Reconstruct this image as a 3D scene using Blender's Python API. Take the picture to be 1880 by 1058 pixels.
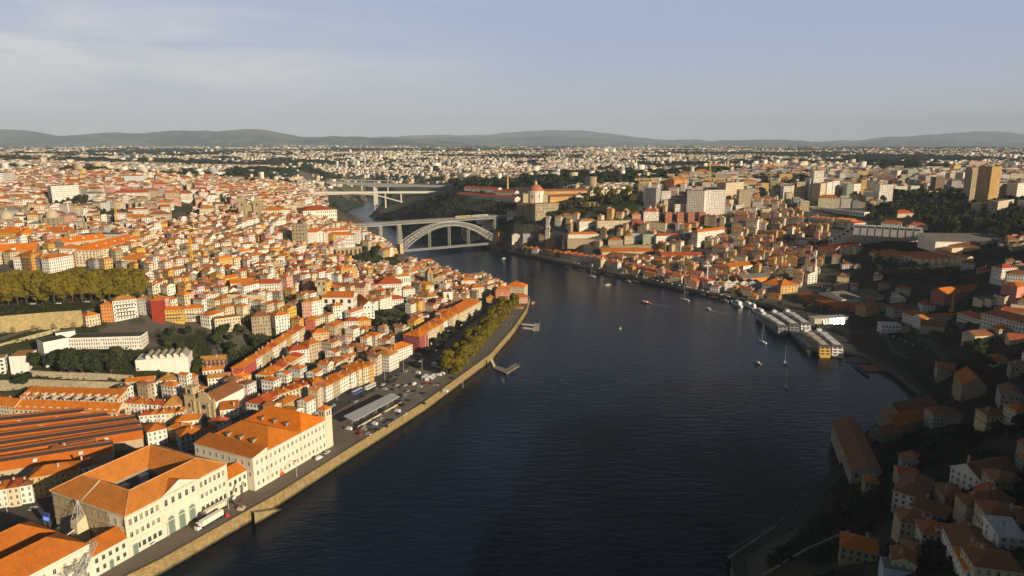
import bpy, math, random
import numpy as np
from mathutils import Vector, Matrix
R = math.radians
random.seed(7)
for o in list(bpy.data.objects): bpy.data.objects.remove(o)
SC = bpy.context.scene
COL = SC.collection
# ------------------------------------------------------------------ camera, sky, sun, exposure
CAMH, PITCH, FPX = 200.0, 12.0, 1253.333
cam = bpy.data.cameras.new('camera'); cam.lens = 24; cam.sensor_width = 36
cam.clip_start = 1; cam.clip_end = 80000
co = bpy.data.objects.new('camera', cam); COL.objects.link(co)
co.location = (0, 0, CAMH); co.rotation_euler = (R(90 - PITCH), 0, 0)
SC.camera = co
SUN_EL, SUN_AZ = 17.0, 133.0          # azimuth clockwise from +Y
sd = Vector((math.sin(R(SUN_AZ)) * math.cos(R(SUN_EL)), math.cos(R(SUN_AZ)) * math.cos(R(SUN_EL)), math.sin(R(SUN_EL))))
sl = bpy.data.lights.new('sun', 'SUN'); sl.energy = 5.0; sl.angle = R(0.5); sl.color = (1.0, 0.83, 0.60)
so = bpy.data.objects.new('sun', sl); COL.objects.link(so); so.rotation_euler = sd.to_track_quat('Z', 'Y').to_euler()
so.location = (300, -300, 600)
SC.view_settings.view_transform = 'Standard'; SC.view_settings.look = 'None'
SC.view_settings.exposure = 0.35; SC.view_settings.gamma = 1.0
SC.cycles.max_bounces = 5; SC.cycles.diffuse_bounces = 2; SC.cycles.glossy_bounces = 2
SC.cycles.transparent_max_bounces = 8; SC.cycles.volume_bounces = 0
SC.cycles.use_denoising = True

def nn(nt, t, **kw):
    n = nt.nodes.new(t)
    for k, v in kw.items():
        if k.startswith('i_'):
            key = k[2:]; key = int(key) if key.isdigit() else key.replace('_', ' ')
            n.inputs[key].default_value = v
        else: setattr(n, k, v)
    return n
def lk(nt, a, b): nt.links.new(a, b)
def mth(nt, op, a, b=None, c=None, clamp=False):
    n = nt.nodes.new('ShaderNodeMath'); n.operation = op; n.use_clamp = clamp
    for i, v in enumerate((a, b, c)):
        if v is None: continue
        if isinstance(v, (int, float)): n.inputs[i].default_value = v
        else: nt.links.new(v, n.inputs[i])
    return n.outputs[0]
def mixc(nt, f, a, b, mode='MIX'):
    n = nt.nodes.new('ShaderNodeMix'); n.data_type = 'RGBA'; n.blend_type = mode
    for s, v in ((n.inputs[0], f), (n.inputs[6], a), (n.inputs[7], b)):
        if isinstance(v, (int, float)): s.default_value = v
        elif isinstance(v, tuple): s.default_value = (*v[:3], 1)
        else: nt.links.new(v, s)
    return n.outputs[2]

HAZE_C, HORI_C = (2.95, 3.6, 5.0), (5.6, 5.45, 5.7)
W = bpy.data.worlds.new('World'); SC.world = W; W.use_nodes = True
wt = W.node_tree; wt.nodes.clear()
sky = nn(wt, 'ShaderNodeTexSky', sky_type='NISHITA', sun_disc=False, sun_elevation=R(SUN_EL), sun_rotation=R(SUN_AZ),
         altitude=100, air_density=1.0, dust_density=1.2, ozone_density=2.0)
tc = nn(wt, 'ShaderNodeTexCoord'); sp = nn(wt, 'ShaderNodeSeparateXYZ'); lk(wt, tc.outputs['Generated'], sp.inputs[0])
# pale layer of haze low above the horizon, with thin cirrus thickening towards the west (left) side
mp = nn(wt, 'ShaderNodeMapping'); mp.inputs['Scale'].default_value = (2.0, 2.0, 15.0); mp.inputs['Rotation'].default_value = (0, R(-7), 0)
lk(wt, tc.outputs['Generated'], mp.inputs[0])
n1 = nn(wt, 'ShaderNodeTexNoise', i_Scale=1.7, i_Detail=7.0, i_Roughness=0.6, i_Distortion=0.6); lk(wt, mp.outputs[0], n1.inputs['Vector'])
side = mth(wt, 'MULTIPLY_ADD', sp.outputs[0], -1.7, 0.10, clamp=True)
low = mth(wt, 'SUBTRACT', 1.0, mth(wt, 'MULTIPLY', mth(wt, 'ABSOLUTE', mth(wt, 'SUBTRACT', sp.outputs[2], 0.09)), 8.5), clamp=True)
strk = mth(wt, 'MULTIPLY_ADD', n1.outputs[0], 3.4, -1.25, clamp=True)
cl = mth(wt, 'MULTIPLY', mth(wt, 'MULTIPLY', side, low), mth(wt, 'MULTIPLY_ADD', strk, 0.8, 0.2), clamp=True)
veil = mth(wt, 'MULTIPLY', cl, 1.7, clamp=True)
zp = mth(wt, 'MAXIMUM', sp.outputs[2], 0.0); east = mth(wt, 'MULTIPLY_ADD', sp.outputs[1], 2.2, 0.3, clamp=True); hzn = mth(wt, 'MULTIPLY', mth(wt, 'MULTIPLY_ADD', zp, -6.0, 2.15, clamp=True), east); hz2 = mth(wt, 'SUBTRACT', 1.0, mth(wt, 'MULTIPLY', zp, 5.5), clamp=True)  # band held to the view side; sky behind left dimmer to cut ambient light
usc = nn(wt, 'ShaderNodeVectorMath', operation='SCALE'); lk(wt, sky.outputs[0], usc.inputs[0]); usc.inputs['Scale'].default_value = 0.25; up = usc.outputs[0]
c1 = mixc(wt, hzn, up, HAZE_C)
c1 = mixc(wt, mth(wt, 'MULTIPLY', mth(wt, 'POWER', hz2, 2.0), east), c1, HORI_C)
skc = mixc(wt, veil, c1, (5.5, 5.55, 5.9))
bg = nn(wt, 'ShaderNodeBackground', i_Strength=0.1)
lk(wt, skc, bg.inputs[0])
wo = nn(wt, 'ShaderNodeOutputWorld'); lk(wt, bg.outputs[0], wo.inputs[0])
# ------------------------------------------------------------------ photograph geometry helpers
_c, _s = math.cos(R(PITCH)), math.sin(R(PITCH))
def ray(px, py):
    u = (px - 940) / FPX; v = (529 - py) / FPX
    return (u, _c + v * _s, -_s + v * _c)
def P(px, py, z=0.0):
    d = ray(px, py); t = (z - CAMH) / d[2]
    return (d[0] * t, d[1] * t, z)
def PD(px, py, y):
    d = ray(px, py); t = y / d[1]
    return (d[0] * t, y, CAMH + d[2] * t)
def proj(x, y, z):
    dz = z - CAMH; dep = y * _c - dz * _s
    return (940 + FPX * x / dep, 529 - FPX * (y * _s + dz * _c) / dep)
def inpoly(xs, ys, poly):
    xs = np.asarray(xs, float); ys = np.asarray(ys, float); r = np.zeros(xs.shape, bool)
    n = len(poly); j = n - 1
    for i in range(n):
        xi, yi = poly[i][:2]; xj, yj = poly[j][:2]
        c = ((yi > ys) != (yj > ys)) & (xs < (xj - xi) * (ys - yi) / ((yj - yi) or 1e-9) + xi)
        r ^= c; j = i
    return r
def seg_dist(xs, ys, line):
    d = np.full(np.shape(xs), 1e9)
    for a, b in zip(line[:-1], line[1:]):
        vx, vy = b[0] - a[0], b[1] - a[1]; L = vx * vx + vy * vy + 1e-9
        t = np.clip(((xs - a[0]) * vx + (ys - a[1]) * vy) / L, 0, 1)
        d = np.minimum(d, np.hypot(xs - a[0] - t * vx, ys - a[1] - t * vy))
    return d
def _vn(ix, iy, seed):
    h = (ix * 374761393 + iy * 668265263 + seed * 974711) & 0x7fffffff
    h = (h ^ (h >> 13)) * 1274126177 & 0x7fffffff
    return ((h ^ (h >> 16)) & 0xffff) / 65535.0
def vnoise(x, y, s, seed=0):
    x = np.asarray(x, float) / s; y = np.asarray(y, float) / s
    ix = np.floor(x).astype(np.int64); iy = np.floor(y).astype(np.int64)
    fx = x - ix; fy = y - iy; fx = fx * fx * (3 - 2 * fx); fy = fy * fy * (3 - 2 * fy)
    a = _vn(ix, iy, seed); b = _vn(ix + 1, iy, seed); c = _vn(ix, iy + 1, seed); d = _vn(ix + 1, iy + 1, seed)
    return (a * (1 - fx) + b * fx) * (1 - fy) + (c * (1 - fx) + d * fx) * fy
def fbm(x, y, s, seed=0, o=4):
    r = 0; a = 0.5
    for k in range(o):
        r = r + a * vnoise(x, y, s, seed + k * 17); s /= 2.1; a *= 0.55
    return r

# ------------------------------------------------------------------ river banks (from the photograph, water level z = 0)
LB = [(-420, -260), (-330, -60), (-262, 90)] + [P(*p)[:2] for p in [(225, 1090), (300, 1052), (510, 930), (640, 845), (780, 755), (900, 665),
     (945, 612), (967, 577), (973, 556), (955, 541), (905, 528), (850, 515), (800, 500), (760, 487), (742, 473)]]
LB2 = [P(*p)[:2] for p in [(742, 473), (714, 440), (692, 420), (665, 405), (642, 394), (627, 388), (650, 381), (672, 374), (676, 367), (664, 362), (630, 359)]]
RB = [(10, -260), (70, 60), (92, 200)] + [P(*p)[:2] for p in [(1340, 1058), (1345, 1020), (1440, 965), (1490, 908), (1555, 850), (1590, 800), (1650, 760), (1690, 732),
     (1640, 690), (1592, 664), (1556, 652), (1520, 618), (1474, 587), (1420, 567), (1345, 553), (1250, 535), (1150, 513), (1050, 490), (985, 475), (940, 466), (905, 455)]]
RB2 = [P(*p)[:2] for p in [(905, 455), (880, 446), (840, 441), (780, 434), (734, 423), (702, 411), (676, 398), (696, 384), (708, 372), (712, 364), (700, 357), (668, 354), (630, 354)]]
RIVER = LB + LB2[1:] + (RB + RB2[1:])[::-1]
# ------------------------------------------------------------------ terrain: control heights
CP = [ # pixel, pixel, height  (north bank)
 (0,1058,7),(0,930,8),(150,960,7),(330,830,8),(560,760,7.5),(690,670,7.5),(830,590,8),(880,560,8),(930,545,7),(640,800,7),(760,700,7),(830,640,7),(250,1000,7),(450,880,7),
 (100,800,8),(0,760,11),(200,768,10),(380,762,9),(300,790,8.5),(40,735,20),(220,735,18),(0,700,25),(170,715,24),(170,692,27),(290,690,26),(60,690,30),(60,650,38),(170,640,40),(290,650,36),
 (0,620,50),(150,590,54),(0,560,62),(130,562,62),(270,558,60),(200,590,50),(330,590,44),(300,620,40),(340,700,20),(440,700,16),(420,650,26),(430,590,42),(500,640,24),(520,600,34),(560,640,18),
 (600,600,24),(640,640,12),(700,610,13),(640,560,34),(560,570,38),(480,560,48),(400,540,56),(320,520,62),(560,520,48),(640,510,40),(700,540,26),(760,560,14),(760,520,16),(830,520,9),(700,490,18),
 (760,490,8),(650,480,34),(600,470,44),(500,480,55),(400,480,64),(300,490,69),(200,480,74),(100,490,70),(0,490,72),(0,450,82),(150,450,82),(250,440,80),(350,440,72),(430,440,68),(540,445,62),
 (590,450,54),(660,440,52),(690,450,30),(640,425,64),(580,418,70),(500,405,78),(450,405,80),(400,400,76),(300,400,86),(200,400,95),(100,400,98),(0,400,98),(0,360,112),(150,360,115),(300,360,110),(450,365,95),
 (560,380,84),(610,405,62),(640,405,40),(560,365,74),(600,372,52),(560,340,84),(450,330,115),(300,325,122),(100,320,124),(0,320,124),(620,350,58),
 (652,345,48),(640,335,50),(655,376,3),(660,408,3),(640,398,3),(622,391,5),(686,425,4),(706,445,4),(650,413,10),(632,403,14),(670,430,14),(662,368,5),(640,374,8),(625,380,14),(690,354,12),(668,351,16),(706,357,10),(722,368,10),(735,360,25),(720,330,58),(800,330,62),(690,320,70),(760,348,42),(800,346,66),(730,350,28),
 # south bank
 (700,398,12),(740,405,30),(780,400,45),(800,376,60),(804,354,76),(835,349,86),(830,362,80),(766,356,60),(734,364,45),(710,374,26),(860,350,92),(920,352,94),(975,372,92),(1040,376,88),(1100,372,92),(860,410,40),(900,405,52),(940,402,60),(900,430,24),(950,440,26),(925,452,8),
 (960,460,8),(960,425,42),(1000,440,28),(1020,470,8),(1060,455,24),(1060,425,46),(1050,405,62),(1150,410,62),(1150,440,34),(1150,470,14),(1150,500,5),(1230,450,30),(1260,425,48),(1250,400,70),(1230,480,12),
 (1270,370,92),(1350,370,92),(1350,430,50),(1350,465,26),(1300,500,10),(1300,525,5),(1400,540,5),(1400,500,14),(1450,470,28),(1450,430,52),(1450,390,78),(1480,365,92),(1500,560,5),(1560,600,5),(1600,640,5),
 (1650,680,6),(1500,525,10),(1580,540,10),(1600,500,26),(1650,487,34),(1560,470,36),(1540,450,46),(1620,440,60),(1700,440,62),(1700,405,76),(1600,400,80),(1600,370,92),(1700,365,94),(1800,360,98),(1870,385,94),
 (1780,455,64),(1850,450,72),(1760,490,46),(1850,490,66),(1870,525,58),(1750,545,32),(1680,560,16),(1650,600,8),(1700,610,12),(1760,590,22),(1850,590,36),(1700,650,9),(1780,640,22),(1870,650,38),(1740,700,10),
 (1800,720,20),(1870,720,32),(1700,755,6),(1760,780,16),(1860,790,34),(1650,800,8),(1610,860,7),(1680,850,18),(1560,900,8),(1640,920,22),(1720,930,34),(1830,900,42),(1480,970,8),(1560,1000,22),(1660,1010,36),
 (1400,1030,8),(1450,1058,20),(1600,1058,38),(1760,1040,48),(1870,1040,56),(1870,960,52),
 # beyond
 (0,300,128),(200,300,122),(400,305,118),(560,305,118),(760,310,86),(900,320,104),(1000,330,102),(1150,330,102),(1300,330,104),(1450,330,104),(1600,325,106),(1800,325,108),(1880,330,108),
 (0,285,132),(300,285,126),(600,285,124),(900,290,116),(1200,295,114),(1500,295,114),(1880,295,122),(500,268,150),(530,262,165),
]
CPW = [(300,60,108),(340,160,124),(430,260,122),(530,380,98),(640,500,86),(740,600,84),(860,740,98),(980,900,100),(1200,1100,105),(1150,700,120),(800,300,125),(230,-20,80),(500,100,112),(300,-200,75),
       (-520,200,30),(-420,120,10),(-560,420,50),(-700,600,70),(-900,900,95)]
ctrl = [P(a, b, z) for a, b, z in CP] + CPW
for th in range(-55, 60, 11):
    for r_, z_ in ((9000, 132), (16000, 120), (30000, 100)):
        ctrl.append((math.sin(R(th)) * r_, math.cos(R(th)) * r_, z_))
ctrl = np.array(ctrl)
def warp(x, y): return np.arctan2(x, y) * 1000.0, np.log(np.maximum(np.hypot(x, y), 5)) * 1000.0
_cu, _cv = warp(ctrl[:, 0], ctrl[:, 1])
_K = np.hypot(_cu[:, None] - _cu[None], _cv[:, None] - _cv[None])
_n = len(ctrl); _A = np.zeros((_n + 1, _n + 1)); _A[:_n, :_n] = _K - 6.0 * np.eye(_n); _A[:_n, _n] = 1; _A[_n, :_n] = 1
_w = np.linalg.solve(_A, np.append(ctrl[:, 2], 0))
def rbf(x, y):
    u, v = warp(x, y); out = np.full(u.shape, _w[_n])
    for i in range(_n): out += _w[i] * np.hypot(u - _cu[i], v - _cv[i])
    return out
TH0, TH1, NT, R0, R1, NR = -0.86, 1.50, 640, 60.0, 30000.0, 430
gth = np.linspace(TH0, TH1, NT); gr = R0 * (R1 / R0) ** np.linspace(0, 1, NR)
GT, GR = np.meshgrid(gth, gr)
GX, GY = np.sin(GT) * GR, np.cos(GT) * GR
def bank_z(x, y, left):
    return np.where(left, np.where(y > 1270, 2.0, 7.0), np.where(y > 1370, 1.5, 4.2))
def height(GX, GY):
    Z = np.clip(rbf(GX, GY), 1.5, 400)
    Z = Z + (fbm(GX, GY, 60, 3) - 0.5) * np.clip((Z - 9) * 0.12, 0, 4) + (fbm(GX, GY, 900, 5) - 0.45) * np.clip((np.hypot(GX, GY) - 2200) / 60, 0, 34)
    ins = inpoly(GX, GY, RIVER)
    dl = seg_dist(GX, GY, LB + LB2[1:]); dr = seg_dist(GX, GY, RB + RB2[1:])
    left = dl < dr; d = np.minimum(dl, dr)
    q = bank_z(GX, GY, left)
    thr = np.maximum(3.5, 0.013 * np.hypot(GX, GY)); thr = np.where((GY > 1270) , 1.0, thr)
    k = np.clip((d - thr * 2.2) / 16, 0, 1); k = k * k * (3 - 2 * k)
    Z = np.where(d < 400, (q - 0.3) * (1 - k) + Z * k, Z)
    Z = np.where(d < thr, -4.0, Z)
    return np.where(ins, -5.0, Z), d, left, ins
GZ, GD, GL, GI = height(GX, GY)
def T(x, y):
    th = math.atan2(x, y); r = math.hypot(x, y)
    a = (th - TH0) / (TH1 - TH0) * (NT - 1); b = math.log(max(r, R0) / R0) / math.log(R1 / R0) * (NR - 1)
    a = min(max(a, 0), NT - 1.001); b = min(max(b, 0), NR - 1.001); i = int(a); j = int(b); a -= i; b -= j
    return float((GZ[j, i] * (1 - a) + GZ[j, i + 1] * a) * (1 - b) + (GZ[j + 1, i] * (1 - a) + GZ[j + 1, i + 1] * a) * b)
def Tv(x, y):
    a = np.clip((np.arctan2(x, y) - TH0) / (TH1 - TH0) * (NT - 1), 0, NT - 1.001); b = np.clip(np.log(np.maximum(np.hypot(x, y), R0) / R0) / math.log(R1 / R0) * (NR - 1), 0, NR - 1.001)
    i = a.astype(int); j = b.astype(int); a = a - i; b = b - j
    return (GZ[j, i] * (1 - a) + GZ[j, i + 1] * a) * (1 - b) + (GZ[j + 1, i] * (1 - a) + GZ[j + 1, i + 1] * a) * b
def T2(x, y): return max(T(x, y), 0.0)
def G(px, py, lift=0.0):
    d = ray(px, py); zp = None; t = 120.0
    while t < 30000:
        x, y, z = d[0] * t, d[1] * t, CAMH + d[2] * t
        h = T2(x, y) + lift
        if z <= h:
            lo, hi = t / 1.012, t
            for _ in range(12):
                m = (lo + hi) / 2
                if CAMH + d[2] * m <= T2(d[0] * m, d[1] * m) + lift: hi = m
                else: lo = m
            return (d[0] * hi, d[1] * hi, T2(d[0] * hi, d[1] * hi))
        t *= 1.012
    return (d[0] * 9000, d[1] * 9000, 110.0)
# ------------------------------------------------------------------ mesh builder
class MB:
    def __init__(s): s.v = []; s.f = []; s.c = []; s.m = []; s.u = []
    def face(s, pts, col=(.5, .5, .5), mat=0, uv=None):
        i = len(s.v); s.v.extend(pts); s.f.append(tuple(range(i, i + len(pts)))); s.c.append(col); s.m.append(mat); s.u.append(uv)
    def box(s, x0, y0, z0, x1, y1, z1, col=(.5, .5, .5), mat=0, bottom=False):
        a = [(x0, y0), (x1, y0), (x1, y1), (x0, y1)]
        s.prism(a, z0, z1, col, mat, bottom)
    def prism(s, a, z0, z1, col=(.5, .5, .5), mat=0, bottom=False, top=True, tcol=None, tmat=None):
        n = len(a)
        for i in range(n):
            p, q = a[i], a[(i + 1) % n]
            s.face([(p[0], p[1], z0), (q[0], q[1], z0), (q[0], q[1], z1), (p[0], p[1], z1)], col, mat)
        if top: s.face([(p[0], p[1], z1) for p in a], tcol or col, mat if tmat is None else tmat)
        if bottom: s.face([(p[0], p[1], z0) for p in reversed(a)], col, mat)
    def tube(s, p, q, r, n=6, col=(.5, .5, .5), mat=0, r2=None):
        p = Vector(p); q = Vector(q); d = (q - p)
        if d.length < 1e-6: return
        d.normalize(); a = d.orthogonal().normalized(); b = d.cross(a); r2 = r if r2 is None else r2
        A = [p + (a * math.cos(2 * math.pi * i / n) + b * math.sin(2 * math.pi * i / n)) * r for i in range(n)]
        B = [q + (a * math.cos(2 * math.pi * i / n) + b * math.sin(2 * math.pi * i / n)) * r2 for i in range(n)]
        for i in range(n):
            j = (i + 1) % n; s.face([tuple(A[i]), tuple(A[j]), tuple(B[j]), tuple(B[i])], col, mat)
        s.face([tuple(x) for x in reversed(A)], col, mat); s.face([tuple(x) for x in B], col, mat)
    def lathe(s, prof, n=16, cx=0, cy=0, col=(.5, .5, .5), mat=0):
        for (r0, z0), (r1, z1) in zip(prof[:-1], prof[1:]):
            for i in range(n):
                a, b = 2 * math.pi * i / n, 2 * math.pi * (i + 1) / n
                q = [(cx + r0 * math.cos(a), cy + r0 * math.sin(a), z0), (cx + r0 * math.cos(b), cy + r0 * math.sin(b), z0),
                     (cx + r1 * math.cos(b), cy + r1 * math.sin(b), z1), (cx + r1 * math.cos(a), cy + r1 * math.sin(a), z1)]
                if r1 < 1e-4: q = q[:3]
                elif r0 < 1e-4: q = [q[0], q[2], q[3]]
                s.face(q, col, mat)
    def build(s, name, mats, parent=None, weld=True, smooth=False, link=True):
        me = bpy.data.meshes.new(name)
        if weld:
            ix = {}; vs = []; fs = []
            for f in s.f:
                g = []
                for i in f:
                    k = (round(s.v[i][0], 3), round(s.v[i][1], 3), round(s.v[i][2], 3))
                    j = ix.get(k)
                    if j is None: j = ix[k] = len(vs); vs.append(k)
                    g.append(j)
                fs.append(g)
            keep = [i for i, g in enumerate(fs) if len(set(g)) == len(g)]
            me.from_pydata(vs, [], [fs[i] for i in keep])
        else:
            keep = range(len(s.f)); me.from_pydata(s.v, [], s.f)
        if isinstance(mats, (list, tuple)): mats = list(mats)
        else: mats = [mats]
        for m in mats: me.materials.append(m)
        cols = []; uvs = []
        for i in keep:
            n = len(s.f[i]); c = s.c[i]
            cols.extend((c[0], c[1], c[2], 1.0) * n)
            u = s.u[i]
            if u: 
                for a in u: uvs.extend(a)
            else: uvs.extend((-1.0, -1.0) * n)
        at = me.color_attributes.new('Col', 'FLOAT_COLOR', 'CORNER'); at.data.foreach_set('color', cols)
        ul = me.uv_layers.new(name='UVMap'); ul.data.foreach_set('uv', uvs)
        me.polygons.foreach_set('material_index', [s.m[i] for i in keep])
        if smooth: me.polygons.foreach_set('use_smooth', [True] * len(me.polygons))
        me.update()
        o = bpy.data.objects.new(name, me)
        if link: COL.objects.link(o)
        if parent is not None: o.parent = parent
        return o
def arrmesh(name, verts, faces, cols, mat, kind=None):
    me = bpy.data.meshes.new(name); verts = np.asarray(verts, np.float32); faces = np.asarray(faces, np.int32); k = faces.shape[1]
    me.vertices.add(len(verts)); me.vertices.foreach_set('co', verts.ravel())
    me.loops.add(faces.size); me.loops.foreach_set('vertex_index', faces.ravel())
    me.polygons.add(len(faces)); me.polygons.foreach_set('loop_start', np.arange(0, faces.size, k, dtype=np.int32))
    me.update(calc_edges=True); me.validate()
    if cols is not None:
        at = me.color_attributes.new('Col', 'FLOAT_COLOR', 'POINT'); at.data.foreach_set('color', np.c_[cols, np.ones(len(cols))].astype(np.float32).ravel())
    me.materials.append(mat)
    o = bpy.data.objects.new(name, me); COL.objects.link(o)
    if kind: o['kind'] = kind
    return o
THINGS = []
def empty(name, loc, rz=0.0):
    o = bpy.data.objects.new(name, None); COL.objects.link(o); o.empty_display_size = 1
    o.location = loc; o.rotation_euler = (0, 0, rz); return o
def tag(o, label, cat, group=None, auto=False):
    """auto: the label is a plain description that the end of the script makes unique against landmarks"""
    o['label'] = label; o['category'] = cat
    if group: o['group'] = group
    THINGS.append((o, auto)); return o
def dup(o, loc=None, rz=None, parent=None, scale=None):
    c = o.copy(); COL.objects.link(c)
    if parent is not None: c.parent = parent
    for ch in list(o.children): dup(ch, parent=c)
    if loc is not None: c.location = loc
    if rz is not None: c.rotation_euler = (0, 0, rz)
    if scale is not None: c.scale = scale
    return c
# ------------------------------------------------------------------ materials
def newmat(name):
    m = bpy.data.materials.new(name); m.use_nodes = True; nt = m.node_tree; b = nt.nodes['Principled BSDF']
    return m, nt, b
def pos(nt, scale=(1, 1, 1)):
    g = nn(nt, 'ShaderNodeNewGeometry'); mp = nn(nt, 'ShaderNodeMapping'); mp.inputs['Scale'].default_value = scale
    lk(nt, g.outputs['Position'], mp.inputs[0]); return mp.outputs[0]
def noise(nt, vec, scale, det=3, rough=.55):
    n = nn(nt, 'ShaderNodeTexNoise', i_Scale=scale, i_Detail=det, i_Roughness=rough); lk(nt, vec, n.inputs['Vector']); return n.outputs[0]
def attr(nt): return nn(nt, 'ShaderNodeAttribute', attribute_name='Col').outputs['Color']
def vary(nt, col, lo, hi, fac):
    s = mth(nt, 'MULTIPLY_ADD', fac, hi - lo, lo)
    v = nn(nt, 'ShaderNodeVectorMath', operation='SCALE'); lk(nt, col, v.inputs[0]); lk(nt, s, v.inputs['Scale']); return v.outputs[0]
def m_attr(name, rough=.8, lo=.85, hi=1.15, sc=.4, spec=.3, metal=0.0, bump=0, streak=False):
    m, nt, b = newmat(name); p = pos(nt, (1, 1, .25) if streak else (1, 1, 1))
    c = vary(nt, attr(nt), lo, hi, noise(nt, p, sc, 5, .65)); lk(nt, c, b.inputs['Base Color'])
    b.inputs['Roughness'].default_value = rough; b.inputs['Specular IOR Level'].default_value = spec; b.inputs['Metallic'].default_value = metal
    if bump:
        bp = nn(nt, 'ShaderNodeBump', i_Strength=bump, i_Distance=.3); lk(nt, noise(nt, pos(nt), 1.3, 4), bp.inputs['Height']); lk(nt, bp.outputs[0], b.inputs['Normal'])
    return m
M_wall = m_attr('painted_render', .85, .72, 1.18, .35, .2, streak=True)
M_paint = m_attr('gloss_paint', .35, .92, 1.05, .5, .5)
M_metal = m_attr('painted_steel', .5, .85, 1.1, .6, .5)
M_plain = m_attr('matt', .8, .85, 1.12, .6, .25)
M_stone = m_attr('granite', .9, .55, 1.35, .5, .2, bump=.5)
def m_roof():
    m, nt, b = newmat('clay_tiles'); p = pos(nt)
    a = noise(nt, p, .18, 4, .6); f = noise(nt, p, 1.1, 4, .7)
    c = vary(nt, attr(nt), .62, 1.32, a); c = vary(nt, c, .62, 1.36, f)
    st = noise(nt, pos(nt, (1, 1, .3)), .55, 3, .6)
    c = mixc(nt, mth(nt, 'MULTIPLY', mth(nt, 'MULTIPLY_ADD', st, 5, -2.75, clamp=True), .5), c, (.16, .10, .05))
    lk(nt, c, b.inputs['Base Color']); b.inputs['Roughness'].default_value = .85; b.inputs['Specular IOR Level'].default_value = .2
    bp = nn(nt, 'ShaderNodeBump', i_Strength=.35, i_Distance=.25); lk(nt, f, bp.inputs['Height']); lk(nt, bp.outputs[0], b.inputs['Normal'])
    return m
M_roof = m_roof()
def m_winwall():
    """render with a regular grid of windows: u counts bays, v counts storeys"""
    m, nt, b = newmat('windowed_render'); uv = nn(nt, 'ShaderNodeUVMap', uv_map='UVMap'); s = nn(nt, 'ShaderNodeSeparateXYZ'); lk(nt, uv.outputs[0], s.inputs[0])
    u, v = s.outputs[0], s.outputs[1]
    fu, fv = mth(nt, 'FRACT', u), mth(nt, 'FRACT', v)
    au = mth(nt, 'ABSOLUTE', mth(nt, 'SUBTRACT', fu, .5)); av = mth(nt, 'ABSOLUTE', mth(nt, 'SUBTRACT', fv, .52))
    ok = mth(nt, 'GREATER_THAN', u, -.5)
    pane = mth(nt, 'MULTIPLY', mth(nt, 'MULTIPLY', mth(nt, 'LESS_THAN', au, .20), mth(nt, 'LESS_THAN', av, .27)), ok)
    frm = mth(nt, 'MULTIPLY', mth(nt, 'MULTIPLY', mth(nt, 'LESS_THAN', au, .27), mth(nt, 'LESS_THAN', av, .34)), ok)
    cb = nn(nt, 'ShaderNodeCombineXYZ'); lk(nt, mth(nt, 'FLOOR', u), cb.inputs[0]); lk(nt, mth(nt, 'FLOOR', v), cb.inputs[1])
    oi = nn(nt, 'ShaderNodeObjectInfo'); lk(nt, oi.outputs['Random'], cb.inputs[2])
    wn = nn(nt, 'ShaderNodeTexWhiteNoise'); lk(nt, cb.outputs[0], wn.inputs['Vector'])
    c = vary(nt, attr(nt), .72, 1.18, noise(nt, pos(nt, (1, 1, .25)), .35, 5, .65))
    trim = mixc(nt, .45, c, (.62, .56, .46)); c = mixc(nt, mth(nt, 'MULTIPLY', frm, .8), c, trim)
    gl = mixc(nt, mth(nt, 'GREATER_THAN', wn.outputs['Value'], .8), (.035, .04, .05), (.20, .17, .13))
    c = mixc(nt, mth(nt, 'MULTIPLY', pane, mth(nt, 'LESS_THAN', wn.outputs['Value'], .93)), c, gl)
    lk(nt, c, b.inputs['Base Color']); lk(nt, mth(nt, 'MULTIPLY_ADD', pane, -.55, .85), b.inputs['Roughness']); b.inputs['Specular IOR Level'].default_value = .3
    return m
M_win = m_winwall()
def m_glass(name, col, rough=.12):
    m, nt, b = newmat(name); b.inputs['Base Color'].default_value = (*col, 1); b.inputs['Roughness'].default_value = rough; b.inputs['Specular IOR Level'].default_value = .6; return m
M_glass = m_glass('window_glass', (.03, .035, .045))
M_mirror = m_glass('sun_control_glass', (.8, .8, .78), .09); M_mirror.node_tree.nodes['Principled BSDF'].inputs['Metallic'].default_value = 1
def m_leaf(name, a, b_, c_):
    m, nt, b = newmat(name); oi = nn(nt, 'ShaderNodeObjectInfo')
    n = noise(nt, pos(nt), .55, 3, .7)
    c = mixc(nt, mth(nt, 'MULTIPLY_ADD', n, 2.6, -.8, clamp=True), a, b_); c = mixc(nt, mth(nt, 'MULTIPLY', oi.outputs['Random'], .6), c, c_)
    lk(nt, c, b.inputs['Base Color']); b.inputs['Roughness'].default_value = .8; b.inputs['Specular IOR Level'].default_value = .15; return m
L_green = m_leaf('green_leaves', (.028, .042, .012), (.065, .08, .02), (.05, .045, .012))
L_dark = m_leaf('dark_leaves', (.014, .024, .01), (.035, .048, .016), (.03, .036, .012))
L_gold = m_leaf('autumn_leaves', (.105, .08, .007), (.205, .15, .010), (.13, .12, .013))
M_bark = m_attr('bark', .9, .7, 1.3, 2.0, .2)
def m_ground():
    m, nt, b = newmat('ground_cover'); p = pos(nt)
    c = vary(nt, attr(nt), .45, 1.6, noise(nt, p, .09, 8, .7)); lk(nt, c, b.inputs['Base Color']); b.inputs['Roughness'].default_value = .95; b.inputs['Specular IOR Level'].default_value = .1
    return m
M_ground = m_ground()
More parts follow.
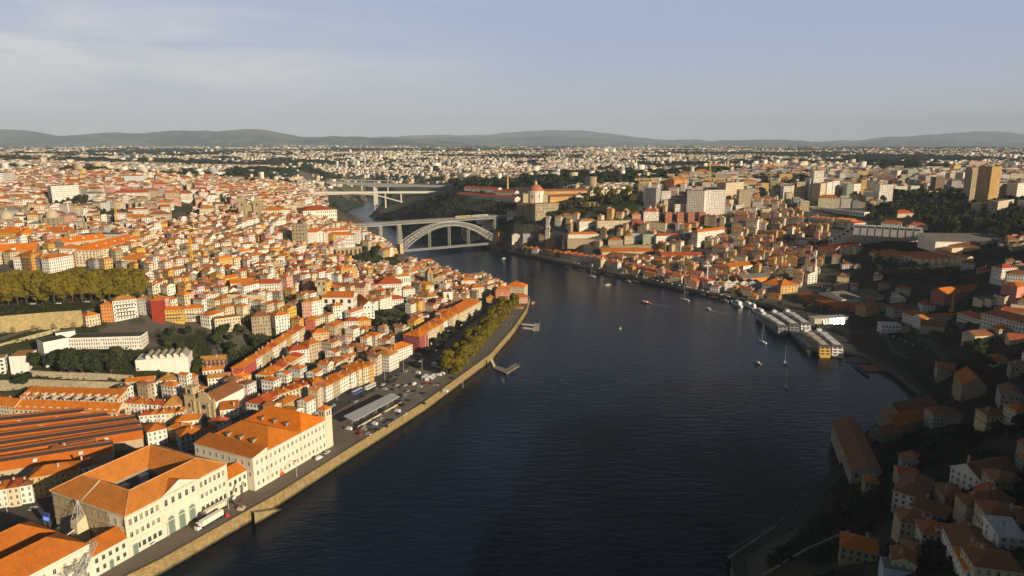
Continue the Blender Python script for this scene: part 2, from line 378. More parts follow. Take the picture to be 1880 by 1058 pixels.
def m_water():
    m, nt, b = newmat('river_water')
    p = pos(nt, (1, 1, 1)); big = noise(nt, pos(nt, (.6, .35, 1)), .012, 5, .6)
    c = mixc(nt, mth(nt, 'MULTIPLY_ADD', big, 3.0, -1.0, clamp=True), (.001, .0042, .012), (.003, .014, .040)); lk(nt, c, b.inputs['Base Color'])
    lk(nt, mth(nt, 'MULTIPLY_ADD', big, .12, .03), b.inputs['Roughness']); b.inputs['IOR'].default_value = 1.33; b.inputs['Specular IOR Level'].default_value = .19; b.inputs['Specular Tint'].default_value = (.62, .82, 1, 1)
    w = noise(nt, pos(nt, (.35, 1.0, 1)), .22, 5, .62); w2 = noise(nt, pos(nt, (.6, 1, 1)), .9, 3, .6)
    h = mth(nt, 'ADD', mth(nt, 'MULTIPLY', w, 1.5), mth(nt, 'MULTIPLY', w2, .35))
    bp = nn(nt, 'ShaderNodeBump', i_Distance=.55); lk(nt, mth(nt, 'MULTIPLY_ADD', big, 1.7, -.25, clamp=True), bp.inputs['Strength']); lk(nt, h, bp.inputs['Height']); lk(nt, bp.outputs[0], b.inputs['Normal'])
    return m
M_water = m_water()
def m_quay():
    m, nt, b = newmat('quay_masonry'); uv = nn(nt, 'ShaderNodeUVMap', uv_map='UVMap')
    br = nn(nt, 'ShaderNodeTexBrick', i_Scale=1.0, i_Mortar_Size=.06, i_Brick_Width=1.6, i_Row_Height=.8); lk(nt, uv.outputs[0], br.inputs['Vector'])
    br.inputs['Color1'].default_value = (1, 1, 1, 1); br.inputs['Color2'].default_value = (.55, .55, .55, 1); br.inputs['Mortar'].default_value = (.3, .3, .3, 1)
    c = vary(nt, attr(nt), .4, 1.7, noise(nt, pos(nt, (1, 1, .5)), .45, 6, .75)); c = mixc(nt, .75, c, br.outputs[0], 'MULTIPLY')
    g = nn(nt, 'ShaderNodeNewGeometry'); s = nn(nt, 'ShaderNodeSeparateXYZ'); lk(nt, g.outputs['Position'], s.inputs[0])
    wet = mth(nt, 'SUBTRACT', 1.0, mth(nt, 'MULTIPLY_ADD', mth(nt, 'ADD', s.outputs[2], mth(nt, 'MULTIPLY', noise(nt, pos(nt), .3, 4), -2.0)), .9, .35), clamp=True)
    c = mixc(nt, mth(nt, 'MULTIPLY', wet, .85), c, (.02, .022, .012)); lk(nt, c, b.inputs['Base Color']); b.inputs['Roughness'].default_value = .9; b.inputs['Specular IOR Level'].default_value = .2
    return m
M_quay = m_quay()
M_asph = m_attr('asphalt', .9, .7, 1.3, .15, .25)
# palette (real-world base colours)
C = dict(white=(.80, .75, .66), cream=(.66, .55, .37), ochre=(.60, .36, .10), yellow=(.68, .42, .06), pink=(.62, .32, .24), red=(.36, .045, .03), orange=(.66, .27, .07), grey=(.38, .37, .35),
         stone=(.36, .29, .18), blue=(.42, .50, .56), green=(.36, .42, .32), tan=(.48, .38, .24), brown=(.20, .12, .07), dark=(.08, .08, .085), concrete=(.5, .47, .40))
RC = dict(orange=(.60, .180, .014), red=(.44, .085, .024), brown=(.27, .105, .04), tan=(.46, .21, .05), grey=(.20, .18, .155), rust=(.50, .145, .016), white=(.6, .58, .52), dark=(.07, .065, .06), bright=(.72, .19, .008))

# ------------------------------------------------------------------ the setting: terrain, water, quays, roads
PARK = [[(-10,640),(290,640),(380,600),(400,700),(330,700),(0,720)], [(0,545),(240,545),(150,640),(0,660)], [(640,470),(700,440),(745,470),(760,500),(680,500),(600,470)],
        [(470,620),(530,590),(440,700),(340,700)], [(560,640),(700,560),(700,640),(600,670)], [(1560,400),(1880,350),(1880,450),(1720,440)], [(1640,470),(1880,470),(1880,620),(1560,530)],
        [(1560,850),(1880,780),(1880,1058),(1400,1058)], [(690,400),(840,345),(950,345),(950,380),(930,420),(800,440)], [(1090,355),(1180,350),(1170,390),(1000,400)]]
def ground_cols():
    dep = GY * _c - (GZ - CAMH) * _s; dep = np.maximum(dep, 1)
    px = 940 + FPX * GX / dep; py = 529 - FPX * (GY * _s + (GZ - CAMH) * _c) / dep
    col = np.zeros(GX.shape + (3,)); col[:] = (.105, .092, .075)
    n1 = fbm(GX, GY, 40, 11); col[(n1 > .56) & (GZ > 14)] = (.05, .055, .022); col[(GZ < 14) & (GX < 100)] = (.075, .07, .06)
    for pl in PARK: col[inpoly(px, py, pl)] = (.032, .036, .015)
    far = np.hypot(GX, GY); n2 = fbm(GX, GY, 500, 21)
    fc = np.where((n2 > .53)[..., None], np.array((.035, .042, .022)), np.array((.15, .13, .085)))
    k = np.clip((far - 1300) / 900, 0, 1)[..., None]; col = col * (1 - k) + fc * k
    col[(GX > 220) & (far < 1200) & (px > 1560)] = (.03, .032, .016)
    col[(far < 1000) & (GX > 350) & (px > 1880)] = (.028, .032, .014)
    return col
_f = []
ii = np.arange(NR - 1)[:, None] * NT + np.arange(NT - 1)[None]
quads = np.stack([ii, ii + 1, ii + NT + 1, ii + NT], -1).reshape(-1, 4)[:, ::-1]
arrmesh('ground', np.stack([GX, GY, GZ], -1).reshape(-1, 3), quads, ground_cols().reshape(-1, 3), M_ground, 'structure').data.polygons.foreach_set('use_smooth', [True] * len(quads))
w = MB(); w.face([(-1500, -600, 0), (1500, -600, 0), (1500, 3200, 0), (-1500, 3200, 0)], (0, 0, 0)); o = w.build('river_water', M_water); o['kind'] = 'structure'

def resample(line, step):
    out = [Vector(line[0][:2])]
    for a, b in zip(line[:-1], line[1:]):
        a = Vector(a[:2]); b = Vector(b[:2]); n = max(1, int((b - a).length / step))
        for k in range(1, n + 1): out.append(a.lerp(b, k / n))
    return out
def smooth(line, it=2):
    l = [Vector(p[:2]) for p in line]
    for _ in range(it):
        m = [l[0]]
        for a, b in zip(l[:-1], l[1:]): m += [a.lerp(b, .25), a.lerp(b, .75)]
        m.append(l[-1]); l = m
    return l
def normals(pts, sgn):
    out = []
    for i in range(len(pts)):
        d = pts[min(i + 1, len(pts) - 1)] - pts[max(i - 1, 0)]; d.normalize(); out.append(Vector((-d.y, d.x)) * sgn)
    return out
def quay(line, sgn, z, wid, name, label, col, pav, parapet):
    pts = resample(line, 12); nr = normals(pts, sgn); m = MB(); k = MB(); s = 0
    for i in range(len(pts) - 1):
        a, b = pts[i], pts[i + 1]; L = (b - a).length
        m.face([(a.x, a.y, -3), (b.x, b.y, -3), (b.x, b.y, z), (a.x, a.y, z)], col, 0, [(s, -3), (s + L, -3), (s + L, z), (s, z)])
        na, nb = nr[i] * .7, nr[i + 1] * .7
        if parapet:
            h = z + parapet; c2 = tuple(x * 1.05 for x in col)
            m.face([(a.x, a.y, z), (b.x, b.y, z), (b.x, b.y, h), (a.x, a.y, h)], c2, 0, [(s, z), (s + L, z), (s + L, h), (s, h)])
            m.face([(a.x, a.y, h), (b.x, b.y, h), (b.x + nb.x, b.y + nb.y, h), (a.x + na.x, a.y + na.y, h)], c2, 0, [(s, 0), (s + L, 0), (s + L, .7), (s, .7)])
            m.face([(b.x + nb.x, b.y + nb.y, z), (a.x + na.x, a.y + na.y, z), (a.x + na.x, a.y + na.y, h), (b.x + nb.x, b.y + nb.y, h)], c2, 0, [(s, z), (s + L, z), (s + L, h), (s, h)])
        s += L
        wa = wid * max(.6, min(1.2, a.y / 700)); na, nb = nr[i] * wa, nr[i + 1] * wa
        k.face([(a.x, a.y, z), (b.x, b.y, z), (b.x + nb.x, b.y + nb.y, z - .05), (a.x + na.x, a.y + na.y, z - .05)], pav)
    o = m.build(name, M_quay, smooth=False); tag(o, label, 'quay wall')
    k = k.build('quay_pavement', M_asph); k['kind'] = 'structure'
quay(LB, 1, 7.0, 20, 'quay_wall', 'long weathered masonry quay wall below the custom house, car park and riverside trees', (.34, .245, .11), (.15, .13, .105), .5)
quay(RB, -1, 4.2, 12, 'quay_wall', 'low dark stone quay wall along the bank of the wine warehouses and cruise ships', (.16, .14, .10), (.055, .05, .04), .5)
def flat(poly, z, col, name, mat=M_asph):
    m = MB(); m.face([(x, y, z) for x, y in poly], col); o = m.build(name, mat); o['kind'] = 'structure'; return o
def road(pxs, wid, name, col=(.085, .08, .075), lift=.35, world=False):
    l = smooth(pxs if world else [G(*p)[:2] for p in pxs], 2); pts = resample(l, 6); nr = normals(pts, 1); m = MB()
    zs = [max(T(p.x, p.y), T(p.x + n.x * wid / 2, p.y + n.y * wid / 2), T(p.x - n.x * wid / 2, p.y - n.y * wid / 2)) + lift for p, n in zip(pts, nr)]
    for i in range(len(pts) - 1):
        a, b = pts[i], pts[i + 1]; na, nb = nr[i] * wid / 2, nr[i + 1] * wid / 2
        m.face([(a.x - na.x, a.y - na.y, zs[i]), (b.x - nb.x, b.y - nb.y, zs[i + 1]), (b.x + nb.x, b.y + nb.y, zs[i + 1]), (a.x + na.x, a.y + na.y, zs[i])], col)
    o = m.build(name, M_asph); o['kind'] = 'structure'; return o
# flat quay-side ground: custom house yard and car park
flat([P(*p, 7)[:2] for p in [(-260, 1300), (-60, 940), (330, 838), (560, 752), (640, 722), (700, 672), (820, 600), (880, 566), (945, 548), (953, 556), (928, 612), (866, 670), (758, 738), (632, 820), (503, 894), (283, 1026)]], 7.03, (.16, .135, .105), 'quayside_paving')
flat([P(*p, 7)[:2] for p in [(612, 800), (700, 742), (762, 690), (800, 668), (826, 688), (836, 690), (756, 737), (648, 812)]], 7.045, (.18, .145, .105), 'car_park')
road([(560, 772), (620, 742), (690, 705), (740, 672), (800, 632), (850, 596), (895, 560)], 13, 'riverside_street', (.06, .056, .052))
road([(0, 628), (60, 606), (110, 592), (150, 580), (185, 566)], 8, 'hillside_road', (.14, .125, .10))
road([(-20, 700), (60, 702), (150, 708), (230, 706), (300, 700)], 7, 'terrace_lane', (.13, .115, .09))
road([(480, 720), (500, 690), (530, 662), (570, 632), (600, 610), (622, 590)], 6, 'steep_street', (.05, .047, .045))
road([(1000, 470), (1060, 483), (1150, 503), (1250, 525), (1340, 545), (1420, 563)], 12, 'waterfront_promenade', (.16, .135, .10))
road([(1500, 600), (1560, 575), (1640, 580), (1700, 620), (1730, 660), (1760, 700)], 9, 'dock_road', (.07, .066, .06))
flat([P(*p, 6)[:2] for p in [(1610, 610), (1680, 596), (1740, 650), (1700, 672), (1640, 650)]], 6.6, (.085, .08, .075), 'dock_car_park')
mk = MB(); YL = (.62, .60, .55)
def dash(p, q, w, n=1, duty=.5, z=7.06):
    a, b = Vector(P(*p, z)[:2]), Vector(P(*q, z)[:2]); d = (b - a).normalized(); s_ = Vector((-d.y, d.x)) * w / 2
    for k in range(n): u, v = a.lerp(b, k / n), a.lerp(b, (k + duty) / n); mk.face([(u.x - s_.x, u.y - s_.y, z), (v.x - s_.x, v.y - s_.y, z), (v.x + s_.x, v.y + s_.y, z), (u.x + s_.x, u.y + s_.y, z)], YL)
for a, b in (((668, 806), (780, 730)), ((690, 770), (800, 705)), ((735, 735), (800, 695))): dash(a, b, .16, 1, 1)
for i in range(26): t = i / 25; x, y = 668 + 112 * t, 806 - 76 * t; dash((x, y), (x - 13, y - 2.2), .14, 1, 1)
for i in range(16): t = i / 15; x, y = 735 + 65 * t, 735 - 40 * t; dash((x, y), (x - 12, y - 2), .14, 1, 1)
dash((300, 1022), (610, 838), .15, 60, .4)
o = mk.build('road_markings', M_asph); o['kind'] = 'structure'
# ------------------------------------------------------------------ houses: shared building code
FOOT = []          # footprints of everything built, for the street filling
def add_foot(cx, cy, ang, w, d): FOOT.append((cx, cy, math.cos(ang), math.sin(ang), w / 2, d / 2))
OCC_S, OCC_N = 1.5, 2600
_occ = {'n': 0, 'g': np.zeros((OCC_N, OCC_N), bool)}
def _occ_update():
    g = _occ['g']
    for f in FOOT[_occ['n']:]:
        r = math.hypot(f[4], f[5]); i0, i1 = int((f[0] - r + 1600) / OCC_S), int((f[0] + r + 1600) / OCC_S) + 2; j0, j1 = int((f[1] - r) / OCC_S), int((f[1] + r) / OCC_S) + 2
        if i0 < 0 or j0 < 0 or i1 >= OCC_N or j1 >= OCC_N: continue
        X = np.arange(i0, i1)[:, None] * OCC_S - 1600 - f[0]; Y = np.arange(j0, j1)[None] * OCC_S - f[1]
        g[i0:i1, j0:j1] |= (np.abs(X * f[2] + Y * f[3]) < f[4] + .3) & (np.abs(-X * f[3] + Y * f[2]) < f[5] + .3)
    _occ['n'] = len(FOOT)
def occ(x, y):
    _occ_update(); i = np.clip(np.round((np.asarray(x) + 1600) / OCC_S).astype(int), 0, OCC_N - 1); j = np.clip(np.round(np.asarray(y) / OCC_S).astype(int), 0, OCC_N - 1)
    return _occ['g'][i, j]
def hits(x, y, ang, w, d, pad=.4):
    ca, sa = math.cos(ang), math.sin(ang); n = 5; q = np.linspace(-.5, .5, n)
    U, V = np.meshgrid(q * (w - 2 * pad), q * (d - 2 * pad)); return bool(occ(x + U * ca - V * sa, y + U * sa + V * ca).any())
def shell(Wm, Rm, tf, w, d, h, kind, rise, wc, rc, bays=0, st=0, foot=7.0, over=.45, sides=(1, 1, 1, 1), gx=False, base=None):
    """walls into Wm (mat 0 plain, 1 windowed), roof into Rm.  tf maps local (x, y, z).  front wall is at y = -d/2"""
    a = [(-w / 2, -d / 2), (w / 2, -d / 2), (w / 2, d / 2), (-w / 2, d / 2)]
    fl = kind == 'flat'; hw = h + (.8 if fl else 0)
    for i in range(4):
        p, q = a[i], a[(i + 1) % 4]; L = math.hypot(q[0] - p[0], q[1] - p[1])
        if bays and sides[i]:
            n = max(1, round(L / bays)); ns = st or max(1, round(h / 3.1)); b0 = -.0 
            Wm.face([tf(p[0], p[1], -foot), tf(q[0], q[1], -foot), tf(q[0], q[1], 0), tf(p[0], p[1], 0)], base or wc, 0)
            Wm.face([tf(p[0], p[1], 0), tf(q[0], q[1], 0), tf(q[0], q[1], h), tf(p[0], p[1], h)], wc, 1, [(0, b0), (n, b0), (n, ns), (0, ns)])
            if fl: Wm.face([tf(p[0], p[1], h), tf(q[0], q[1], h), tf(q[0], q[1], hw), tf(p[0], p[1], hw)], wc, 0)
        else:
            Wm.face([tf(p[0], p[1], -foot), tf(q[0], q[1], -foot), tf(q[0], q[1], hw), tf(p[0], p[1], hw)], wc, 0)
    o = over; x0, x1, y0, y1 = -w / 2 - o, w / 2 + o, -d / 2 - o, d / 2 + o
    if fl:
        t = .35
        Rm.face([tf(*p, hw) for p in a], tuple(x * .9 for x in wc))
        Rm.face([tf(-w / 2 + t, -d / 2 + t, hw + .012), tf(w / 2 - t, -d / 2 + t, hw + .012), tf(w / 2 - t, d / 2 - t, hw + .012), tf(-w / 2 + t, d / 2 - t, hw + .012)], rc)
        return
    e = h - .15
    E4 = [(x0, y0), (x1, y0), (x1, y1), (x0, y1)]
    f4 = [(*p, e + .3) for p in E4]; b4 = [(*p, e) for p in E4]
    for i in range(4):
        j = (i + 1) % 4; Rm.face([tf(*b4[i]), tf(*b4[j]), tf(*f4[j]), tf(*f4[i])], tuple(x * .8 + .05 for x in wc))
    Rm.face([tf(*p) for p in reversed(b4)], wc)
    zt = e + .3 + rise
    if kind == 'hip':
        if w >= d: r = (d / 2 + o) * .95; r1, r2 = (x0 + r, 0, zt), (x1 - r, 0, zt)
        else: r = (w / 2 + o) * .95; r1, r2 = (0, y0 + r, zt), (0, y1 - r, zt)
        F = f4
        if w >= d: fs = [(F[0], F[1], r2, r1), (F[1], F[2], r2), (F[2], F[3], r1, r2), (F[3], F[0], r1)]
        else: fs = [(F[0], F[1], r1), (F[1], F[2], r2, r1), (F[2], F[3], r2), (F[3], F[0], r1, r2)]
        for f in fs: Rm.face([tf(*p) for p in f], rc)
    elif kind == 'gable':       # gx: gable ends face the front and back
        F = f4
        if not gx:
            r1, r2 = (x0, 0, zt), (x1, 0, zt); sl = [(F[0], F[1], r2, r1), (F[2], F[3], r1, r2)]; ge = [(F[1], F[2], r2), (F[3], F[0], r1)]
        else:
            r1, r2 = (0, y0, zt), (0, y1, zt); sl = [(F[1], F[2], r2, r1), (F[3], F[0], r1, r2)]; ge = [(F[0], F[1], r1), (F[2], F[3], r2)]
        for f in sl: Rm.face([tf(*p) for p in f], rc)
        for f in ge: Rm.face([tf(*p) for p in f], wc)
    elif kind == 'shed':
        F = f4; g2 = (F[2][0], F[2][1], zt); g3 = (F[3][0], F[3][1], zt)
        Rm.face([tf(*F[0]), tf(*F[1]), tf(*g2), tf(*g3)], rc); Rm.face([tf(*F[1]), tf(*F[2]), tf(*g2)], wc); Rm.face([tf(*F[3]), tf(*F[0]), tf(*g3)], wc)
        Rm.face([tf(*F[2]), tf(*F[3]), tf(*g3), tf(*g2)], wc)
def ident(x, y, z): return (x, y, z)
_wincache = {}
def window_mesh(w, h, style=0):
    k = (round(w, 1), round(h, 1), style)
    if k not in _wincache:
        m = MB(); t = .14; fc = [(.62, .58, .48), (.6, .54, .42), (.16, .22, .18), (.6, .54, .42)][style % 4]
        for b in ((-w / 2 - t, -h / 2 - t, -w / 2, h / 2 + t), (w / 2, -h / 2 - t, w / 2 + t, h / 2 + t), (-w / 2, h / 2, w / 2, h / 2 + t), (-w / 2, -h / 2 - t, w / 2, -h / 2)):
            m.box(b[0], -.10, b[1], b[2], .05, b[3], fc)
        m.box(-.05, -.06, -h / 2, .05, .0, h / 2, fc); m.box(-w / 2, -.06, h * .12, w / 2, -.002, h * .12 + .09, fc)
        g = MB(); g.box(-w / 2, -.03, -h / 2, w / 2, .04, h / 2, [(.05, .05, .06), (.24, .22, .17), (.05, .05, .06), (.16, .15, .12)][style % 4])
        o = m.build('window', M_plain, link=False); q = g.build('pane', M_glass if style % 4 in (0, 2) else M_plain, link=False); _wincache[k] = (o.data, q.data)
    return _wincache[k]
def put_window(par, x, y, z, rz, w, h, style=0, pane=True):
    a, b = window_mesh(w, h, style)
    o = bpy.data.objects.new('window', a); COL.objects.link(o); o.parent = par; o.location = (x, y, z); o.rotation_euler = (0, 0, rz)
    q = bpy.data.objects.new('pane', b); COL.objects.link(q); q.parent = o
    return o
def wall_windows(par, w, d, face, zs, n, ww, wh, style=0, x0=None, x1=None, skip=()):
    """a row of window objects on wall face 0 front, 1 right, 2 back, 3 left"""
    L = w if face in (0, 2) else d
    a = -L / 2 if x0 is None else x0; b = L / 2 if x1 is None else x1
    for i in range(n):
        if i in skip: continue
        t = a + (b - a) * (i + .5) / n
        x, y, rz = [(t, -d / 2, 0), (w / 2, t, math.pi / 2), (-t, d / 2, math.pi), (-w / 2, -t, -math.pi / 2)][face]
        for z in zs: put_window(par, x, y, z, rz, ww, wh, style if style != 1 else (1, 3, 0)[(i * 7 + int(z * 3)) % 3])
def house(name, loc, ang, w, d, h, wc, kind='hip', rc=RC['orange'], rise=None, bays=2.4, st=0, real=False, chimney=True, dormers=0, gx=False, balcony=False, foot=7, base=None, skylights=0, extra=None):
    o = empty(name, loc, ang); rise = rise if rise is not None else min(w, d) * .27
    wm, rm = MB(), MB()
    rr = random.Random(int(abs(loc[0] * 31 + loc[1] * 17)))
    shell(wm, rm, ident, w, d, h, kind, rise, wc, rc, 0 if real else bays, st, foot, gx=gx, base=base)
    wm.build('wall', [M_wall, M_win], o); rf = rm.build('roof', M_roof, o)
    if real:
        for fc in range(4):
            nx, ny = [(0, -1), (1, 0), (0, 1), (-1, 0)][fc]; gx_, gy_ = nx * math.cos(ang) - ny * math.sin(ang), nx * math.sin(ang) + ny * math.cos(ang)
            if -(loc[0] * gx_ + loc[1] * gy_) / math.hypot(loc[0], loc[1]) < .12: continue
            L = w if fc in (0, 2) else d; n = max(1, round(L / 2.9)); ns = st or max(1, round(h / 3.2))
            if fc in (1, 3) and rr.random() < .45: n = max(1, n // 2)
            wall_windows(o, w, d, fc, [h / ns * (k + .52) for k in range(ns)], n, 1.05, min(1.8, h / ns * .55), rr.randrange(3))
    if chimney and kind != 'flat' and w > 4:
        x = rr.uniform(-w / 3, w / 3); y = rr.uniform(-d / 4, d / 4); c = MB()
        c.box(x - .45, y - .35, h, x + .45, y + .35, h + rise + .9, (.5, .42, .32)); c.box(x - .6, y - .5, h + rise + .9, x + .6, y + .5, h + rise + 1.15, (.45, .25, .14))
        c.build('chimney', M_plain, rf)
    for k in range(dormers):
        x = -w / 2 + w * (k + .5) / dormers; y0 = -d / 2 + d * .08; m = MB()
        tf = lambda X, Y, Z, x=x, y0=y0: (X + x, Y + y0 + 1.6, Z)
        shell(m, m, tf, 1.9, 3.2, h + 1.9, 'gable', .7, (.7, .66, .56), rc, 0, 0, -h + .4, .12, gx=True)
        m.box(x - .5, y0 - .06, h + .75, x + .5, y0 + .02, h + 1.7, (.05, .05, .06)); m.build('dormer', M_wall, rf)
    for k in range(skylights):
        x = -w / 2 + w * (k + .7) / (skylights + .4); zz = h + .15 + rise * .45; y = -d / 4 - .2; sl = rise / (d / 2 + .45)
        m = MB(); q = [(x - 1.1, y - .9), (x + 1.1, y - .9), (x + 1.1, y + .9), (x - 1.1, y + .9)]
        zf = lambda yy: h + .15 + (yy + d / 2 + .45) * sl
        top = [(a, b, zf(b) + .25) for a, b in q]; bot = [(a, b, zf(b) - .3) for a, b in q]
        m.face(top, (.75, .75, .72)); 
        for i in range(4): j = (i + 1) % 4; m.face([bot[i], bot[j], top[j], top[i]], (.6, .6, .58))
        m.build('skylight', M_plain, rf)
    if balcony:
        for k in range(1, max(2, int(h / 3.2))):
            m = MB(); z = k * 3.2; m.box(-w * .4, -d / 2 - .9, z - .12, w * .4, -d / 2 - .002, z, (.5, .46, .4)); m.box(-w * .4, -d / 2 - .9, z, w * .4, -d / 2 - .84, z + .95, (.10, .10, .10)); m.build('balcony', M_plain, o)
    add_foot(loc[0], loc[1], ang, w, d)
    return o
def B(label, cat, p1, p2, h, d, wc='white', rc='orange', kind='hip', name=None, rise=None, auto=False, **kw):
    """building from the two eave corners of its front wall as seen in the photograph"""
    wc = C.get(wc, wc); rc = RC.get(rc, rc)
    g = G((p1[0] + p2[0]) / 2, (p1[1] + p2[1]) / 2, h); z = g[2] + h
    a, b = P(*p1, z), P(*p2, z); L = math.hypot(b[0] - a[0], b[1] - a[1]); vx, vy = (b[0] - a[0]) / L, (b[1] - a[1]) / L
    mx, my = (a[0] + b[0]) / 2, (a[1] + b[1]) / 2
    cx, cy = mx - vy * d / 2, my + vx * d / 2
    o = house(name or cat.replace(' ', '_'), (cx, cy, z - h), math.atan2(vy, vx), L, d, h, wc, kind, rc, rise, **kw)
    o['eave'] = z
    tag(o, label, cat, auto=auto); return o
# ------------------------------------------------------------------ custom house on the quay
ANG = math.atan2(.902, .432)          # along the river front
fx, fy = math.cos(ANG), math.sin(ANG); bx_, by_ = -fy, fx
def at(o, s, t): return (o[0] + fx * s + bx_ * t, o[1] + fy * s + by_ * t)
C0 = (-181.6, 291.3)
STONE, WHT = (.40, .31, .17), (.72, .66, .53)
def wide_door(par, x, y, z0, w, h, rz=0, arch=True):
    m = MB(); pts = [(-w / 2, 0), (w / 2, 0), (w / 2, h - w / 2)] + [(w / 2 * math.cos(a), h - w / 2 + w / 2 * math.sin(a)) for a in [math.pi * k / 8 for k in range(1, 8)]] + [(-w / 2, h - w / 2)]
    if not arch: pts = [(-w / 2, 0), (w / 2, 0), (w / 2, h), (-w / 2, h)]
    for s_, yy, c in ((1.22, -.12, (.60, .54, .42)), (1.0, -.16, (.16, .23, .19))):
        q = [(a * s_, yy, b * (1 + (s_ - 1) * .4)) for a, b in pts]; m.face(q, c); r = [(a, .02, b) for a, _, b in q]
        for i in range(len(q)): j = (i + 1) % len(q); m.face([q[j], q[i], r[i], r[j]], c)
    m.box(-.05, -.2, .1, .05, -.15, h * .8, (.08, .11, .09)); m.box(-w / 2, -.2, h - w * .62, w / 2, -.15, h - w * .55, (.08, .11, .09))
    o = m.build('door', M_plain, par); o.location = (x, y, z0); o.rotation_euler = (0, 0, rz); return o
def ridge_tiles(par, segs):
    m = MB()
    for a, b in segs: m.tube(a, b, .26, 5, (.62, .33, .15))
    return m.build('ridge_tiles', M_roof, par)
def ring_roof(par, w, d, h, t, rise, rc, wc):
    """roof of four wings round a courtyard, hipped at the outer corners"""
    m = MB(); o = .7; A = [(-w / 2 - o, -d / 2 - o), (w / 2 + o, -d / 2 - o), (w / 2 + o, d / 2 + o), (-w / 2 - o, d / 2 + o)]
    def inset(k): return [(-w / 2 + k, -d / 2 + k), (w / 2 - k, -d / 2 + k), (w / 2 - k, d / 2 - k), (-w / 2 + k, d / 2 - k)]
    Rg, I = inset(t / 2), inset(t)
    for i in range(4):
        j = (i + 1) % 4
        m.face([(*A[i], h + .3), (*A[j], h + .3), (*Rg[j], h + rise), (*Rg[i], h + rise)], rc)
        m.face([(*Rg[i], h + rise), (*Rg[j], h + rise), (*I[j], h - .8), (*I[i], h - .8)], rc)
        m.face([(*A[i], h - .25), (*A[j], h - .25), (*A[j], h + .3), (*A[i], h + .3)], (.62, .56, .44))
        m.face([(*A[j], h - .25), (*A[i], h - .25), (-w / 2 * (1 if A[i][0] < 0 else -1), -d / 2 * (1 if A[i][1] < 0 else -1), h - .25), (-w / 2 * (1 if A[j][0] < 0 else -1), -d / 2 * (1 if A[j][1] < 0 else -1), h - .25)], (.62, .56, .44))
    return m.build('roof', M_roof, par), I
MW, MDP, MH = 58.4, 56.0, 21.5
mc = at(C0, MW / 2, MDP / 2); main = empty('custom_house', (*mc, 7), ANG)
tag(main, 'big pale custom house on the quay with courtyard roof, pediment and green arched doors', 'custom house')
add_foot(*mc, ANG, MW, MDP)
m = MB()
a = [(-MW / 2, -MDP / 2), (MW / 2, -MDP / 2), (MW / 2, MDP / 2), (-MW / 2, MDP / 2)]
m.prism(a, -2, MH, WHT, top=False)
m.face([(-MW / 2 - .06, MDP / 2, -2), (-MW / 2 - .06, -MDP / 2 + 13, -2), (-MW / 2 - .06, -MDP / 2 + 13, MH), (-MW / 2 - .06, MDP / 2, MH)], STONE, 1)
for z in (7.2, 14.2, 20.4):
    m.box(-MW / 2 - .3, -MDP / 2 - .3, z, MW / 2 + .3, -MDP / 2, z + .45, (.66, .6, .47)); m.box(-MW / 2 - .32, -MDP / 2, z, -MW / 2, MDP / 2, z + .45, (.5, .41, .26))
for x in (-MW / 2, -11, 11, MW / 2): m.box(x - .7, -MDP / 2 - .22, -1, x + .7, -MDP / 2, MH - .4, (.68, .62, .5))
m.build('wall', [M_wall, M_stone], main)
rf, I = ring_roof(main, MW, MDP, MH, 19.5, 6.2, (.54, .19, .03), WHT)
k_ = 9.75; Rg_ = [(-MW / 2 + k_, -MDP / 2 + k_), (MW / 2 - k_, -MDP / 2 + k_), (MW / 2 - k_, MDP / 2 - k_), (-MW / 2 + k_, MDP / 2 - k_)]; A_ = [(-MW / 2 - .7, -MDP / 2 - .7), (MW / 2 + .7, -MDP / 2 - .7), (MW / 2 + .7, MDP / 2 + .7), (-MW / 2 - .7, MDP / 2 + .7)]
ridge_tiles(rf, [((*A_[i], MH + .35), (*Rg_[i], MH + 6.25)) for i in range(4)] + [((*Rg_[i], MH + 6.25), (*Rg_[(i + 1) % 4], MH + 6.25)) for i in range(4)])
m = MB()
for y_ in (4.0,): m.prism([(-MW / 2 - .5, y_ - .35), (-MW / 2 + 17, y_ - .35), (-MW / 2 + 17, y_ + .35), (-MW / 2 - .5, y_ + .35)], MH - 1, MH + .2, (.5, .42, .3)); m.face([(-MW / 2 - .6, y_ - .4, MH + .5), (-MW / 2 + 9.75, y_ - .4, MH + 6.9), (-MW / 2 + 9.75, y_ + .4, MH + 6.9), (-MW / 2 - .6, y_ + .4, MH + .5)], (.56, .46, .3)); m.face([(-MW / 2 - .6, y_ - .4, MH - .2), (-MW / 2 + 9.75, y_ - .4, MH + 5.6), (-MW / 2 + 9.75, y_ - .4, MH + 6.9), (-MW / 2 - .6, y_ - .4, MH + .5)], (.5, .42, .28))
m.build('parapet_wall', M_wall, main)
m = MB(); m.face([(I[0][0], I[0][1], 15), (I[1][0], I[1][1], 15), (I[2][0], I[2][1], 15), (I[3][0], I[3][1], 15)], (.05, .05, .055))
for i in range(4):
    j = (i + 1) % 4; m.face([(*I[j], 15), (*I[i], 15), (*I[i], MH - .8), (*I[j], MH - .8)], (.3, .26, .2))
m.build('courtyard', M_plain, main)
for x, y, w_, d_, h_ in ((-8, 4, 4.6, 3.0, 4.5), (5, 6, 4.2, 2.8, 4.2), (0, 1, 7, 2.0, 2.2)):
    m = MB(); m.box(x - w_ / 2, y - d_ / 2, 15.02, x + w_ / 2, y + d_ / 2, 15 + h_, (.6, .6, .56)); m.box(x - w_ / 2 - .2, y - d_ / 2 - .2, 15 + h_, x + w_ / 2 + .2, y + d_ / 2 + .2, 15.3 + h_, (.72, .72, .68)); m.build('roof_plant', M_plain, main)
m = MB(); fy0 = -MDP / 2    # pediment
q = [(-11, MH - .6), (11, MH - .6), (0, MH + 4.6)]
